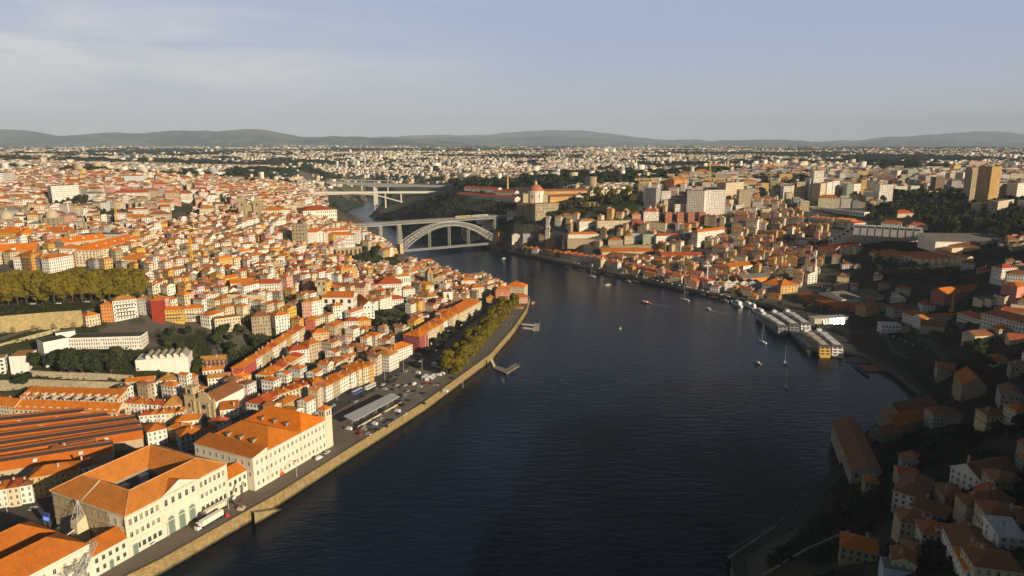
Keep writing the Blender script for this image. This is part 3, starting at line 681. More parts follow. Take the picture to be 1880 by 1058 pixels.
m.face([(x, fy0 - .5, z) for x, z in q], (.72, .66, .53)); 
for i in range(3):
    j = (i + 1) % 3; c = (.70, .64, .5); m.face([(q[j][0], fy0 - .5, q[j][1]), (q[i][0], fy0 - .5, q[i][1]), (q[i][0], fy0 + 6.5, q[i][1]), (q[j][0], fy0 + 6.5, q[j][1])], RC['rust'] if i else c)
for s_ in (-1, 1): m.tube((s_ * 11.3, fy0 - .7, MH - .4), (0, fy0 - .7, MH + 4.9), .4, 4, (.74, .68, .56))
m.build('pediment', M_wall, main)
for k in range(3): wide_door(main, -6.2 + 6.2 * k, fy0, 0, 3.6, 9.5)
for z, hh in ((10.8, 2.4), (17.4, 3.0)):
    wall_windows(main, MW, MDP, 0, [z], 6, 1.5, hh, 1, -MW / 2 + .5, -11.5); wall_windows(main, MW, MDP, 0, [z], 6, 1.5, hh, 1, 11.5, MW / 2 - .5)
wall_windows(main, MW, MDP, 0, [17.4], 5, 1.7, 3.2, 0, -10, 10)
wall_windows(main, MW, MDP, 0, [3.6], 5, 1.6, 2.5, 2, -MW / 2 + 3.4, -11.5); wall_windows(main, MW, MDP, 0, [3.6], 6, 1.6, 2.5, 2, 11.5, MW / 2 - .5)
wide_door(main, -MW / 2 + 3, fy0, 0, 2.6, 5.4, arch=False)
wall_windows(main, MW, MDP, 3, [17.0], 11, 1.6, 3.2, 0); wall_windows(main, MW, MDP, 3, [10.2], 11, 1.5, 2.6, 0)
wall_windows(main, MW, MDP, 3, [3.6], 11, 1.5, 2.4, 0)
# linking low wing between the two large blocks
lw = empty('custom_house_wing', (*at(C0, MW + 6.75, 7), 7), ANG); add_foot(*at(C0, MW + 6.75, 7), ANG, 13.5, 15)
wm, rm = MB(), MB(); shell(wm, rm, ident, 13.4, 15, 12, 'gable', 3.4, WHT, RC['orange'], 0, 0, 2, .2); wm.build('wall', M_wall, lw); rm.build('roof', M_roof, lw)
wall_windows(lw, 13.4, 15, 0, [4, 9], 4, 1.2, 2.2, 2, skip=()); wide_door(lw, 2.0, -7.5, 0, 1.7, 3.6, arch=False)
tag(lw, 'low two-storey linking wing with bright orange roof between the two big custom house blocks', 'custom house')
# east block with three hipped roofs and corner turret
ES, ED, EH = 62.0, 46.0, 20.0
e0 = at((-145.6, 354.2), 0, 0); ec = at(e0, ES / 2, ED / 2); eb = empty('custom_house', (*ec, 7), ANG); add_foot(*ec, ANG, ES, ED)
tag(eb, 'long pale custom house block with three hipped orange roofs, row of dormers and corner turret', 'custom house')
m = MB(); m.prism([(-ES / 2, -ED / 2), (ES / 2, -ED / 2), (ES / 2, ED / 2), (-ES / 2, ED / 2)], -2, EH, WHT, top=True)
for z in (6.6, 13.2, 19.2): m.box(-ES / 2 - .25, -ED / 2 - .25, z, ES / 2 + .25, -ED / 2, z + .4, (.68, .62, .5)); m.box(-ES / 2 - .25, -ED / 2, z, -ES / 2, ED / 2, z + .4, (.68, .62, .5))
for x in (-ES / 2 + .4, -ES / 2 + 12, 8, ES / 2 - .4): m.box(x - .45, -ED / 2 - .2, -1, x + .45, -ED / 2, EH - .3, (.66, .6, .48))
m.build('wall', M_wall, eb)
er = None
for x0, x1, rise, rc in ((-ES / 2, -ES / 2 + 11.5, 1.8, RC['rust']), (-ES / 2 + 11.5, 7.5, 7.2, RC['orange']), (7.5, ES / 2, 7.4, RC['bright'])):
    rm = MB(); cx = (x0 + x1) / 2; tf = lambda X, Y, Z, cx=cx: (X + cx, Y, Z)
    shell(MB(), rm, tf, x1 - x0 - .9, ED, EH, 'hip' if rise > 2 else 'shed', rise, WHT, rc, 0, 0, 0, .42)
    if rise < 2:
        rm = MB(); q = [(x0 - .4, -ED / 2 - .4, EH + .2), (x1 - .4, -ED / 2 - .4, EH + 2.4), (x1 - .4, ED / 2 + .4, EH + 2.4), (x0 - .4, ED / 2 + .4, EH + .2)]; rm.face(q, rc)
        b4 = [(a, b, EH - .1) for a, b, _ in q]
        for i in range(4): j = (i + 1) % 4; rm.face([b4[i], b4[j], q[j], q[i]], WHT)
    er = rm.build('roof', M_roof, eb)
    if rise > 2:
        for k in range(3):
            y = -ED / 2 + ED * (.3 + k * .22); m = MB(); X = x0 + 2.6
            m.box(X - 1.0, y - 1.0, EH + .5, X + 2.4, y + 1.0, EH + 3.0, (.36, .3, .22)); m.box(X - 1.25, y - 1.25, EH + 3.0, X + 2.6, y + 1.25, EH + 3.35, (.25, .16, .09)); m.box(X - 1.05, y - .55, EH + 1.2, X - .99, y + .55, EH + 2.6, (.06, .06, .07))
            m.build('dormer', M_plain, er)
for z, hh in ((3.6, 2.2), (9.8, 2.4), (16.2, 2.4)): wall_windows(eb, ES, ED, 0, [z], 17, 1.25, hh, 1, -ES / 2 + 1.5, ES / 2 - 1.5)
for z in (9.8, 16.2): wall_windows(eb, ES, ED, 3, [z], 9, 1.4, 2.5, 0)
tw = MB(); tx, ty = ES / 2 + 1.6, -ED / 2 + 2.6
tw.prism([(tx - 3, ty - 3), (tx + 3, ty - 3), (tx + 3, ty + 3), (tx - 3, ty + 3)], -2, EH + 6.5, (.68, .6, .46)); tw.box(tx - 3.3, ty - 3.3, EH + .3, tx + 3.3, ty + 3.3, EH + .8, (.7, .62, .5))
for sx, sy in ((0, -1), (-1, 0), (1, 0)):
    for k in (-1, 1): tw.box(tx + sx * 3.02 - (.5 if sy else .03) + (k * 1.1 if sy else 0), ty + sy * 3.02 - (.03 if sy else .5) + (0 if sy else k * 1.1), EH + 2.2, tx + sx * 3.02 + (.5 if sy else .03) + (k * 1.1 if sy else 0), ty + sy * 3.02 + (.03 if sy else .5) + (0 if sy else k * 1.1), EH + 5, (.07, .07, .08))
t_ = tw.build('turret', M_wall, eb); rm = MB(); tf = lambda X, Y, Z: (X + tx, Y + ty, Z); shell(MB(), rm, tf, 6, 6, EH + 6.5, 'hip', 2.0, (.7, .62, .5), RC['bright'], 0, 0, 0, .5); rm.build('roof', M_roof, t_)
# low wing and the near block at the bottom of the picture
SL = 18.4; sc_ = at(C0, -SL / 2, 7); sw = empty('custom_house_wing', (*sc_, 7), ANG); add_foot(*sc_, ANG, SL, 14)
wm, rm = MB(), MB(); shell(wm, rm, ident, SL, 14, 10.5, 'gable', 4.2, WHT, RC['rust'], 0, 0, 2, .4); wm.build('wall', M_wall, sw); rm.build('roof', M_roof, sw)
wall_windows(sw, SL, 14, 0, [7.6], 5, 1.2, 2.0, 2, -SL / 2 + 1, SL / 2 - 1); wall_windows(sw, SL, 14, 0, [3.0], 5, 1.2, 2.0, 2, -SL / 2 + 1, SL / 2 - 1, skip=(2,)); wide_door(sw, 0, -7, 0, 2.0, 4.4)
tag(sw, 'low two-storey custom house wing between the lattice jib and the big courtyard block', 'custom house')
NB, ND, NH = 62.0, 44.0, 17.5
nc = at(C0, -SL - NB / 2, ND / 2 - .5); nb = empty('custom_house', (*nc, 7), ANG); add_foot(*nc, ANG, NB, ND)
tag(nb, 'custom house block with twin hipped orange roofs cut by the bottom-left corner of the photo', 'custom house')
wm = MB(); wm.prism([(-NB / 2, -ND / 2), (NB / 2, -ND / 2), (NB / 2, ND / 2), (-NB / 2, ND / 2)], -2, NH, WHT)
wm.box(-NB / 2 - .3, -ND / 2 - .3, NH - 1.4, NB / 2 + .3, -ND / 2, NH - .9, (.7, .64, .52)); wm.box(NB / 2, -ND / 2 - .3, NH - 1.4, NB / 2 + .3, ND / 2, NH - .9, (.7, .64, .52)); wm.build('wall', M_wall, nb)
for y0, y1, rc in ((-ND / 2, 1, RC['rust']), (1, ND / 2, RC['rust'])):
    rm = MB(); tf = lambda X, Y, Z, c=(y0 + y1) / 2: (X, Y + c, Z); shell(MB(), rm, tf, NB, y1 - y0 - .9, NH, 'hip', 6.6, WHT, rc, 0, 0, 0, .42); rm.build('roof', M_roof, nb)
wall_windows(nb, NB, ND, 0, [13.5, 8.5, 3.5], 14, 1.3, 2.2, 1); wall_windows(nb, NB, ND, 1, [13.5], 9, 1.3, 2.2, 1)
# concrete vent tower with steel spire and leaning canopy, in the yard behind the low wing
vt = P(148, 985, 12); vo = empty('stair_tower', (vt[0], vt[1], 7), ANG); m = MB()
B0, B1 = [(-3.4, -3), (3.4, -3), (3.4, 3), (-3.4, 3)], [(-2.2, -2.4), (2.6, -2.0), (2.6, 2.0), (-2.2, 2.4)]
zz = (0, 13.5)
for i in range(4): j = (i + 1) % 4; m.face([(*B0[i], 0), (*B0[j], 0), (*B1[j], 13.5 + (2 if j in (1, 2) else 0)), (*B1[i], 13.5 + (2 if i in (1, 2) else 0))], (.62, .52, .34))
m.face([(*B1[i], 13.5 + (2 if i in (1, 2) else 0)) for i in range(4)], (.6, .5, .34)); m.build('wall', M_plain, vo)
m = MB(); tip = (1.0, 0, 24)
for p in B1: m.tube((*p, 13.5), tip, .1, 5, (.55, .58, .58))
for k in range(1, 5):
    f = k / 5; q = [tuple(p[i] * (1 - f) + tip[i] * f if i < 2 else 13.5 * (1 - f) + 24 * f for i in range(3)) for p in B1]
    for i in range(4): m.tube(q[i], q[(i + 1) % 4], .05, 4, (.55, .58, .58))
m.build('spire', M_metal, vo)
tag(vo, 'tapered pale concrete tower topped by a steel lattice spire behind the low custom house wing', 'stair tower')
cn = P(128, 985, 14); cp = empty('glass_canopy', (cn[0], cn[1], 7), ANG); m = MB(); q = [(-9, -1, 7), (5, -1.4, 11), (5, 1.2, 11.3), (-9, 1.2, 7.2)]
m.face(q, (.035, .03, .028)); m.face([(a, b, c - .4) for a, b, c in reversed(q)], (.1, .1, .1))
for i in range(4): j = (i + 1) % 4; m.face([(q[i][0], q[i][1], q[i][2] - .4), (q[j][0], q[j][1], q[j][2] - .4), q[j], q[i]], (.7, .68, .6))
m.tube(q[0], q[1], .14, 5, (.75, .72, .64)); m.build('roof', M_metal, cp); m = MB()
for x in (-11, -4, 4): m.tube((x, 0, 0), (x, 0, 6.6 + (x + 11) * .25), .2, 6, (.6, .6, .58))
m.build('column', M_metal, cp); tag(cp, 'dark leaning canopy with pale edge beside the concrete tower in the custom house yard', 'canopy')
sg = P(87, 962, 10); so_ = empty('screen_sign', (sg[0], sg[1], 7), R(-18)); m = MB(); m.box(-1.8, -.2, 0, -1.5, .2, 4.6, (.1, .1, .12)); m.box(1.5, -.2, 0, 1.8, .2, 4.6, (.1, .1, .12)); m.box(-2.2, -.25, 4.6, 2.2, .25, 9.4, (.04, .07, .2)); m.build('frame', M_metal, so_)
mt, nt_, b_ = newmat('lit_screen'); b_.inputs['Base Color'].default_value = (.05, .08, .3, 1); b_.inputs['Emission Color'].default_value = (.25, .35, 1, 1); b_.inputs['Emission Strength'].default_value = .7
m = MB(); m.box(-1.9, -.3, 5.0, 1.9, -.26, 7.0); m.build('screen', mt, so_); tag(so_, 'small lit blue screen on posts in the dark yard left of the concrete tower', 'screen')
# lattice jib of an old quay crane lying on its trestle in the corner
lj = P(140, 1045, 16); o = empty('lattice_crane', (lj[0], lj[1], 7), ANG + .25); m = MB(); gc = (.38, .38, .36)
def lattice(m, p, q, wd, n, r, col):
    p, q = Vector(p), Vector(q); d = (q - p).normalized(); a = d.cross(Vector((0, 0, 1)));
    if a.length < .05: a = Vector((1, 0, 0))
    a.normalize(); b = d.cross(a); cs = [a * wd / 2 + b * wd / 2, a * -wd / 2 + b * wd / 2, a * -wd / 2 - b * wd / 2, a * wd / 2 - b * wd / 2]
    for c in cs: m.tube(p + c, q + c, r, 4, col)
    for k in range(n):
        s0, s1 = p.lerp(q, k / n), p.lerp(q, (k + 1) / n)
        for i in range(4): j = (i + 1) % 4; m.tube(s0 + cs[i], s1 + cs[j], r * .6, 4, col); m.tube(s1 + cs[i], s1 + cs[j], r * .6, 4, col)
lattice(m, (-9, -4, 2), (9, -2, 17), 2.4, 9, .16, gc); lattice(m, (-8, 3, 0), (10, 1, 12), 2.2, 9, .15, gc); lattice(m, (-9, -4, 14), (8, 3, 8), 2, 8, .14, gc); m.build('jib', M_metal, o)
m = MB(); lattice(m, (0, 0, -1), (0, 0, 14), 5, 5, .2, gc); lattice(m, (-7, 0, -1), (-7, 0, 12), 2.5, 5, .16, gc); m.build('tower', M_metal, o)
tag(o, 'grey steel lattice crane with crossed jibs in the bottom-left corner of the quay', 'crane')
# ------------------------------------------------------------------ single buildings of the north bank
def ROW(label, p1, p2, n, h, d, cols, roofs=('orange', 'rust', 'red'), cat='house', kind='hip', seed=1, jit=1.6, gx=False, group=None, **kw):
    rr = random.Random(seed); t = [0.0]
    for k in range(n): t.append(t[-1] + rr.uniform(.75, 1.25))
    for k in range(n):
        a, b = t[k] / t[-1], t[k + 1] / t[-1]
        q1 = (p1[0] + (p2[0] - p1[0]) * a, p1[1] + (p2[1] - p1[1]) * a); q2 = (p1[0] + (p2[0] - p1[0]) * b, p1[1] + (p2[1] - p1[1]) * b)
        c = rr.choice(cols); r = rr.choice(roofs); hh = h + rr.uniform(-jit, jit) * .5
        o = B(f'{c} {RN.get(r, r)}-roofed {label}', cat, q1, q2, hh, d + rr.uniform(-.6, 1.2), c, r, kind, auto=True, gx=gx, **kw)
        if group: o['group'] = group
RN = dict(orange='orange', red='red', brown='brown', tan='tan', grey='grey', rust='rust-red', white='pale', dark='dark', bright='bright orange')
_B = B
def B(label, cat, p1, p2, h, d, *a, **kw):
    if 'real' not in kw:
        x, y, _ = P(p1[0], p1[1], 25); kw['real'] = math.hypot(x, y) < 520 and x < 0 and h > 5
    return _B(label, cat, p1, p2, h, d, *a, **kw)
def wall_run(label, line, top_px, h, col=(.42, .34, .20), cat='retaining wall', name='retaining_wall', th=1.2, arches=0, dark_arch=True):
    """masonry wall whose top follows the given pixels; foot on the terrain"""
    pts = []
    for px, py in line:
        g = G(px, py, h); z = g[2] + h; x, y, _z = P(px, py, z)
        pts.append(Vector((x, y, z)))
    m = MB(); s = 0
    for a, b in zip(pts[:-1], pts[1:]):
        d = (b - a); d.z = 0; L = d.length; d.normalize(); n = Vector((-d.y, d.x, 0)) * th
        if n.y < 0: n = -n
        z0 = min(a.z, b.z) - h - 6
        m.face([(a.x, a.y, z0), (b.x, b.y, z0), tuple(b), tuple(a)], col, 0, [(s, z0), (s + L, z0), (s + L, b.z), (s, a.z)])
        m.face([tuple(a), tuple(b), tuple(b + n), tuple(a + n)], tuple(x * 1.2 for x in col), 0, [(s, 0), (s + L, 0), (s + L, th), (s, th)])
        m.face([tuple(b + n), (b.x + n.x, b.y + n.y, z0), (a.x + n.x, a.y + n.y, z0), tuple(a + n)][::-1], col, 0, [(s, 0), (s, 1), (s + 1, 1), (s + 1, 0)])
        if arches:
            k = max(1, int(L / arches))
            for i in range(k):
                c = a.lerp(b, (i + .5) / k); w = arches * (.3 if dark_arch else .16); hh = h * (.55 if dark_arch else .2); q = [(-w, 0), (w, 0), (w, hh)] + [(w * math.cos(t), hh + w * math.sin(t)) for t in [math.pi * j / 6 for j in range(1, 6)]] + [(-w, hh)]
                m.face([(c.x + d.x * u - n.x / th * .05, c.y + d.y * u - n.y / th * .05, c.z - h + v) for u, v in q], (.10, .08, .055) if dark_arch else tuple(x * .8 for x in col), 0, [(0, 0)] * len(q))
        s += L
    o = m.build(name, M_quay); tag(o, label, cat); return o
# -- quarter behind the custom house
cr = B('curved orange-roofed range with two rows of white dormers above the long red sheds', 'terraced building', (26, 752), (214, 759), 8.5, 13, 'cream', 'orange', 'gable', rise=5, real=False, bays=3.4, chimney=False, dormers=13, name='terraced_building')
B('orange-roofed building at the left photo edge beside the dormered range', 'terraced building', (-30, 742), (26, 748), 8, 12, 'cream', 'orange', 'gable', rise=4, real=False)
up = B('upper tier of the dormered range carrying parasols on its roof terrace', 'terraced building', (37, 728), (216, 733), 11, 11, 'cream', 'orange', 'shed', rise=3.2, real=False, bays=3.0, chimney=False, name='terraced_building', dormers=11)
rr = random.Random(3)
for k in range(7):
    q = P(82 + k * 20, 722 + k * .6, T2(*up.location[:2]) + 15)
    o = empty('parasol', (q[0], q[1], up.location.z + 12.5)); m = MB(); m.tube((0, 0, -3), (0, 0, 3), .08, 5, (.4, .3, .2)); m.build('pole', M_plain, o); m = MB(); m.lathe([(3.1, 2.2), (1.6, 2.75), (0, 3.3)], 8, 0, 0, (.62, .58, .48)); m.lathe([(0, 3.2), (3.05, 2.15)], 8, 0, 0, (.5, .46, .4)); m.build('canopy', M_plain, o)
    tag(o, 'pale parasol on the roof terrace of the dormered range', 'parasol', 'parasols on the roof terrace')
# long red sheds: parallel gabled spans
SHD = [((-90, 797), (150, 771), 'rearmost, shortest span of the long red-tiled sheds'), ((-90, 813), (226, 774), 'second span from the back of the long red-tiled sheds'), ((-90, 829), (246, 784), 'third span from the back of the long red-tiled sheds'), ((-90, 846), (256, 794), 'middle front span of the long red-tiled sheds'), ((-90, 863), (262, 805), 'second span from the front of the long red-tiled sheds'), ((-90, 880), (205, 833), 'frontmost span of the long red-tiled sheds')]
for t0, t1, lb in SHD:
    o = _B(lb, 'warehouse', t0, t1, 6.5, 12.5, 'tan', (.58, .15, .014), 'gable', rise=4.0, real=False, bays=0, chimney=False, name='warehouse', skylights=3)
    hl = max(v[0] for v in o.children[0].bound_box); m = MB(); m.box(-hl, -.9, 9.6, hl, 1.2, 12.5, (.035, .03, .03)); m.box(-hl, -1.1, 12.5, hl, 1.4, 12.75, (.5, .14, .03)); m.build('dark_ridge_box', M_plain, o)  # dark box added on the ridge for the dark band between roof spans
_B('grey ribbed metal-roofed shed left of the long red sheds', 'shed', (-20, 794), (74, 771), 6, 12, 'white', (.36, .34, .29), 'gable', rise=2, real=False, bays=0, chimney=False, name='shed')
B('white hall with arched windows in shade behind the big custom house courtyard', 'hall', (97, 836), (176, 822), 9, 11, 'white', 'brown', 'gable', gx=False, rise=3.6)
ROW('townhouse behind the custom house', (-30, 905), (58, 890), 4, 11, 11, ['white', 'cream', 'pink', 'white'], ('rust', 'red', 'brown'), seed=5, group='houses behind the custom house')
B('brown shaded tenement of four storeys left of the custom house end wall', 'house', (54, 878), (142, 864), 13, 13, 'ochre', 'rust', 'hip')
B('white shaded townhouse with dark openings behind the custom house roof', 'house', (142, 862), (186, 852), 11, 12, 'white', 'brown')
B('white house with hipped brown roof at the end of the red sheds', 'house', (270, 795), (306, 787), 10, 13, 'white', 'rust')
B('bright yellow three-storey house among roofs behind the custom house east block', 'house', (308, 785), (335, 788), 9, 9, 'yellow', 'orange')
B('dark grey house in shade beside the bright yellow house', 'house', (331, 803), (376, 792), 10, 12, 'grey', 'rust')
B('small white house with flat orange hip roof behind the bright yellow house', 'house', (320, 775), (364, 771), 8, 10, 'white', 'orange')
B('white shaded block with sloping grey roof right of the stone church', 'house', (404, 754), (437, 750), 11, 10, 'white', 'rust', 'shed')
B('low dark-roofed office range between the stone church and the custom house', 'office', (438, 777), (480, 757), 8, 9, 'grey', 'dark', 'flat', real=True)
B('broad white house with red hip roof over a ground-floor arcade', 'house', (484, 744), (516, 727), 11, 15, 'white', 'red')
B('white lower house attached left of the arcaded white house', 'house', (443, 741), (484, 746), 7, 9, 'white', 'red', 'shed')
ROW('townhouse left of the stone church', (226, 740), (300, 745), 5, 9, 10, ['white', 'white', 'cream'], seed=8, group='houses beside the stone church')
ROW('townhouse before the stone church', (255, 764), (336, 757), 5, 8.5, 9, ['white', 'cream', 'white'], ('rust', 'red', 'orange'), seed=9, group='houses beside the stone church')
B('low beige house with long orange roof below the white sawtooth hall', 'house', (230, 702), (281, 698), 7, 8, 'tan', 'orange', 'gable', rise=2)
B('white corner house with hipped tan roof below the white sawtooth hall', 'house', (288, 700), (322, 698), 9.5, 12, 'white', 'tan')
B('large tan barn-like house with steep orange roof left of the stone church', 'house', (299, 747), (331, 744), 9, 14, 'cream', 'tan', 'hip', rise=5)
B('dark red house with white windows and long orange roof', 'house', (368, 663), (414, 660), 6.5, 9, (.13, .035, .02), 'tan', 'gable', rise=2.6, real=True)
B('low white house just below the dark red house', 'house', (372, 682), (411, 678), 4, 8, 'white', 'orange', 'gable', rise=2)
B('white two-storey house with tan roof above the stone church', 'house', (381, 696), (421, 692), 9, 9, 'white', 'tan', 'gable', rise=2.4)
B('yellow house with stepped orange roofs above the steep street', 'house', (428, 698), (461, 688), 9, 9, 'ochre', 'bright')
B('tall bright red house at the bend of the steep street', 'house', (447, 676), (472, 659), 13, 10, (.48, .06, .03), 'orange')
ROW('townhouse lining the steep street', (472, 659), (560, 600), 9, 12, 9, ['cream', 'tan', 'white', 'ochre', 'white'], seed=12, group='houses on the steep street')
ROW('stepped house on the steep street', (497, 690), (560, 650), 5, 12, 12, ['white', 'white', 'cream'], ('orange', 'red'), seed=13, group='houses on the steep street')
# white modern complex on the terrace
o = B('long white modernist block with ribbon windows and dark flat roof above the pine grove', 'office building', (125, 623), (258, 619), 9, 14, 'white', 'dark', 'flat', real=False, bays=1.8, st=3)
B('tall white modernist wing with one window at the left of the ribbon-window block', 'office building', (79, 631), (125, 622), 17, 14, 'white', 'dark', 'flat', real=False, bays=0)
B('white flat-roofed pavilion with tan roof beside a round tree at the left edge', 'office building', (16, 657), (50, 655), 13, 16, 'white', 'tan', 'flat', real=False, bays=0)
B('plain white block cut by the left photo edge below the hillside road', 'office building', (-30, 663), (8, 659), 12, 10, 'white', 'tan', 'flat', real=False, bays=4)
B('small white annex on the slope at the left end of the ribbon-window block', 'office building', (102, 614), (138, 609), 5, 8, 'white', 'grey', 'flat', real=False, bays=0)
sh = B('white windowless hall with a row of sawtooth roof lights above the stone church', 'hall', (248, 664), (345, 657), 9.5, 18, 'white', 'concrete' if False else 'white', 'flat', real=False, bays=0, base=C['cream'])
L_ = math.hypot(*[a - b for a, b in zip(P(248, 664, 35)[:2], P(345, 657, 35)[:2])])
for k in range(6):
    m = MB(); x0 = -L_ / 2 + L_ * (.2 + .13 * k); w_ = L_ * .115; m.face([(x0, -8, 10.3), (x0 + w_, -8, 10.3), (x0 + w_ * .35, -8, 13.6), (x0, -8, 13.2)], (.7, .66, .56)); m.face([(x0 + w_, -8, 10.3), (x0 + w_, 7.5, 10.3), (x0 + w_ * .35, 7.5, 13.6), (x0 + w_ * .35, -8, 13.6)], (.36, .31, .25)); m.face([(x0, -8, 13.2), (x0 + w_ * .35, -8, 13.6), (x0 + w_ * .35, 7.5, 13.6), (x0, 7.5, 13.2)], (.45, .4, .32)); m.face([(x0, 7.5, 10.3), (x0, -8, 10.3), (x0, -8, 13.2), (x0, 7.5, 13.2)], (.12, .12, .13)); m.build('roof_light', M_wall, sh)
wall_run('tall tan retaining wall with blind arches under the row of autumn trees', [(-60, 586), (0, 581), (75, 575), (149, 570)], 0, 14, (.46, .36, .17), arches=11, dark_arch=False)
wall_run('pale retaining wall of the upper terrace below the pine grove', [(53, 681), (110, 684), (180, 686), (243, 690)], 0, 5, (.5, .42, .28))
wall_run('long pale retaining wall along the lane above the dormered range', [(-30, 700), (60, 697), (150, 700), (226, 703)], 0, 6, (.5, .42, .28))
wall_run('low tan wall along the hillside road at the left edge', [(-30, 640), (50, 618), (110, 602)], 0, 3, (.45, .38, .22))
# colourful houses beside the autumn trees
B('small beige house at the foot of the orange tower house', 'house', (157, 582), (183, 577), 9, 9, 'cream', 'orange', real=False)
B('narrow orange tower house between the beige and the white block', 'house', (184, 561), (205, 560), 15, 9, (.66, .25, .05), 'orange', real=False)
B('white five-storey block with balconies right of the orange tower house', 'house', (206, 554), (250, 549), 17, 12, 'white', 'tan', real=False, balcony=True)
B('grey-green and rust house right of the white five-storey block', 'house', (251, 550), (266, 549), 14, 12, 'grey', 'tan', real=False)
B('pale pink house with orange roof left of the red gable wall', 'house', (266, 549), (288, 552), 15, 12, 'pink', 'tan', real=False)
B('tall house with blank deep red gable wall above the yellow row', 'house', (296, 552), (307, 545), 19, 9, (.33, .045, .025), 'orange', real=False, bays=0)
B('yellow row house with balconies below the red gable wall', 'house', (293, 571), (336, 569), 11, 10, 'yellow', 'orange', real=False, balcony=True)
B('cream row house with balconies right of the yellow row house', 'house', (336, 568), (371, 566), 12, 10, 'cream', 'orange', real=False, balcony=True)
B('cream flat-roofed house with dark openings above the hillside bushes', 'house', (394, 588), (441, 582), 12, 10, 'cream', 'tan', 'flat', real=False)
B('roofless-looking tan stone house left of the tall white front', 'house', (461, 583), (496, 580), 17, 12, 'stone', 'brown', real=False)
B('tall plain white front of five storeys above the steep street', 'house', (505, 581), (531, 577), 18, 12, 'white', 'orange', real=False)
B('coral red narrow house with orange roof on the slope', 'house', (560, 588), (575, 588), 11, 10, (.56, .10, .06), 'orange', real=False)
B('cream house with dark ground-floor arcade right of the coral red house', 'house', (575, 588), (596, 583), 11, 10, 'cream', 'tan', real=False)
B('pale pink tenement of five storeys left of the big white church wall', 'house', (554, 556), (572, 555), 19, 12, 'pink', 'tan', real=False)
B('white tenement of five storeys touching the pale pink tenement', 'house', (572, 555), (592, 551), 19, 12, 'white', 'tan', real=False)
B('small white house with orange hip roof in front of the big white church wall', 'house', (611, 563), (630, 561), 13, 10, 'white', 'orange', real=False)
B('peach four-storey house left of the tan block with many windows', 'house', (574, 613), (604, 610), 16, 11, (.66, .42, .22), 'orange', real=False)
B('tall tan block with a grid of windows on the slope', 'house', (614, 600), (632, 591), 17, 11, 'tan', 'rust', real=False)
B('white house with red roof right of the tan window-grid block', 'house', (632, 591), (657, 590), 12, 12, 'white', 'red', real=False)
B('yellow ochre house beside the white red-roofed house', 'house', (657, 591), (681, 588), 11, 12, 'ochre', 'orange', real=False)
B('white house with a row of top windows and brown roof near the car park', 'house', (530, 646), (567, 641), 14, 12, 'white', 'red', real=False)
B('ochre house with grid of windows next to the white brown-roofed house', 'house', (567, 634), (589, 628), 16, 12, 'tan', 'rust', real=False)
# facing the car park and the quay trees
ROW('arcaded townhouse facing the car park', (500, 730), (573, 704), 6, 12, 12, ['white', 'cream', 'ochre', 'cream'], seed=21, group='houses facing the car park')
B('dark red gabled townhouse in the row facing the car park', 'house', (573, 704), (596, 700), 15, 12, (.30, .06, .04), 'orange', real=False)
ROW('townhouse facing the bus shelter', (598, 711), (656, 681), 5, 12, 13, ['cream', 'tan', 'cream', 'white'], ('orange', 'rust'), seed=23, real=False, group='houses facing the car park')
ROW('balconied townhouse facing the shelter', (656, 681), (686, 670), 3, 14, 18, ['cream', 'ochre'], ('orange',), seed=24, real=False, group='houses facing the car park')
B('free-standing white square block with hipped brown roof beside the car park street', 'house', (686, 651), (714, 655), 14, 15, 'white', 'tan', real=False)
B('long white house with orange roof and many windows behind the square white block', 'house', (724, 645), (757, 633), 11, 14, 'white', 'orange', real=False)
B('crimson house with white window frames facing the quay trees', 'house', (740, 615), (770, 619), 15, 15, (.36, .05, .05), 'orange', real=False)
ROW('tall house facing the quay trees', (771, 619), (840, 576), 8, 15, 15, ['cream', 'tan', 'cream', 'ochre', 'white'], ('rust', 'red', 'orange'), seed=27, real=False, group='houses facing the quay trees')
B('long cream office block with orange roof facing the tree-lined square', 'office building', (844, 575), (884, 553), 17, 20, 'cream', 'rust', real=False, bays=3)
B('cream left end wing of the long office block facing the square', 'office building', (800, 575), (843, 576), 15, 13, 'cream', 'rust', real=False)
# riverside quarter
bl = B('white tower house with a large painted sign, yellow on its left side', 'house', (814, 538), (831, 537), 19, 9, 'white', 'grey', 'flat', real=False, bays=0)
bw = math.hypot(*[a - b for a, b in zip(P(814, 538, 30)[:2], P(831, 537, 30)[:2])])
m = MB(); m.box(-bw / 2 - .09, -4.6, -3, -bw / 2 - .02, 4.5, 18.9, (.72, .38, .05)); m.box(-bw / 2, -4.62, 9, bw * .12, -4.52, 18.9, (.75, .62, .36)); m.build('painted_panel', M_plain, bl)
m = MB(); m.face([(x - bw * .02, -4.70, z) for x, z in [(-.3, 11.0), (.3, 11), (.4, 12), (1.8, 12), (1.3, 15), (.5, 17.6), (0, 18.6), (-.5, 17.6), (-1.3, 15), (-1.8, 12), (-.4, 12)]], (.06, .03, .05)); m.box(-bw * .38, -4.72, 8.6, bw * .36, -4.63, 10.2, (.20, .19, .17)); m.build('sign_emblem', M_plain, bl)
lt = B('low white hall with dark lettering on its front wall by the square', 'hall', (748, 580), (783, 582), 6, 11, 'white', 'grey', 'flat', real=False, bays=0)
tx = bpy.data.curves.new('lettering', 'FONT'); tx.body = 'AO NO LE CRUZ'; tx.size = 3.0; tx.extrude = .05; tx.align_x = 'CENTER'; tx.materials.append(M_plain)
to = bpy.data.objects.new('lettering_curve', tx); COL.objects.link(to); bpy.context.view_layer.update()
me = bpy.data.meshes.new_from_object(to.evaluated_get(bpy.context.evaluated_depsgraph_get())); bpy.data.objects.remove(to)
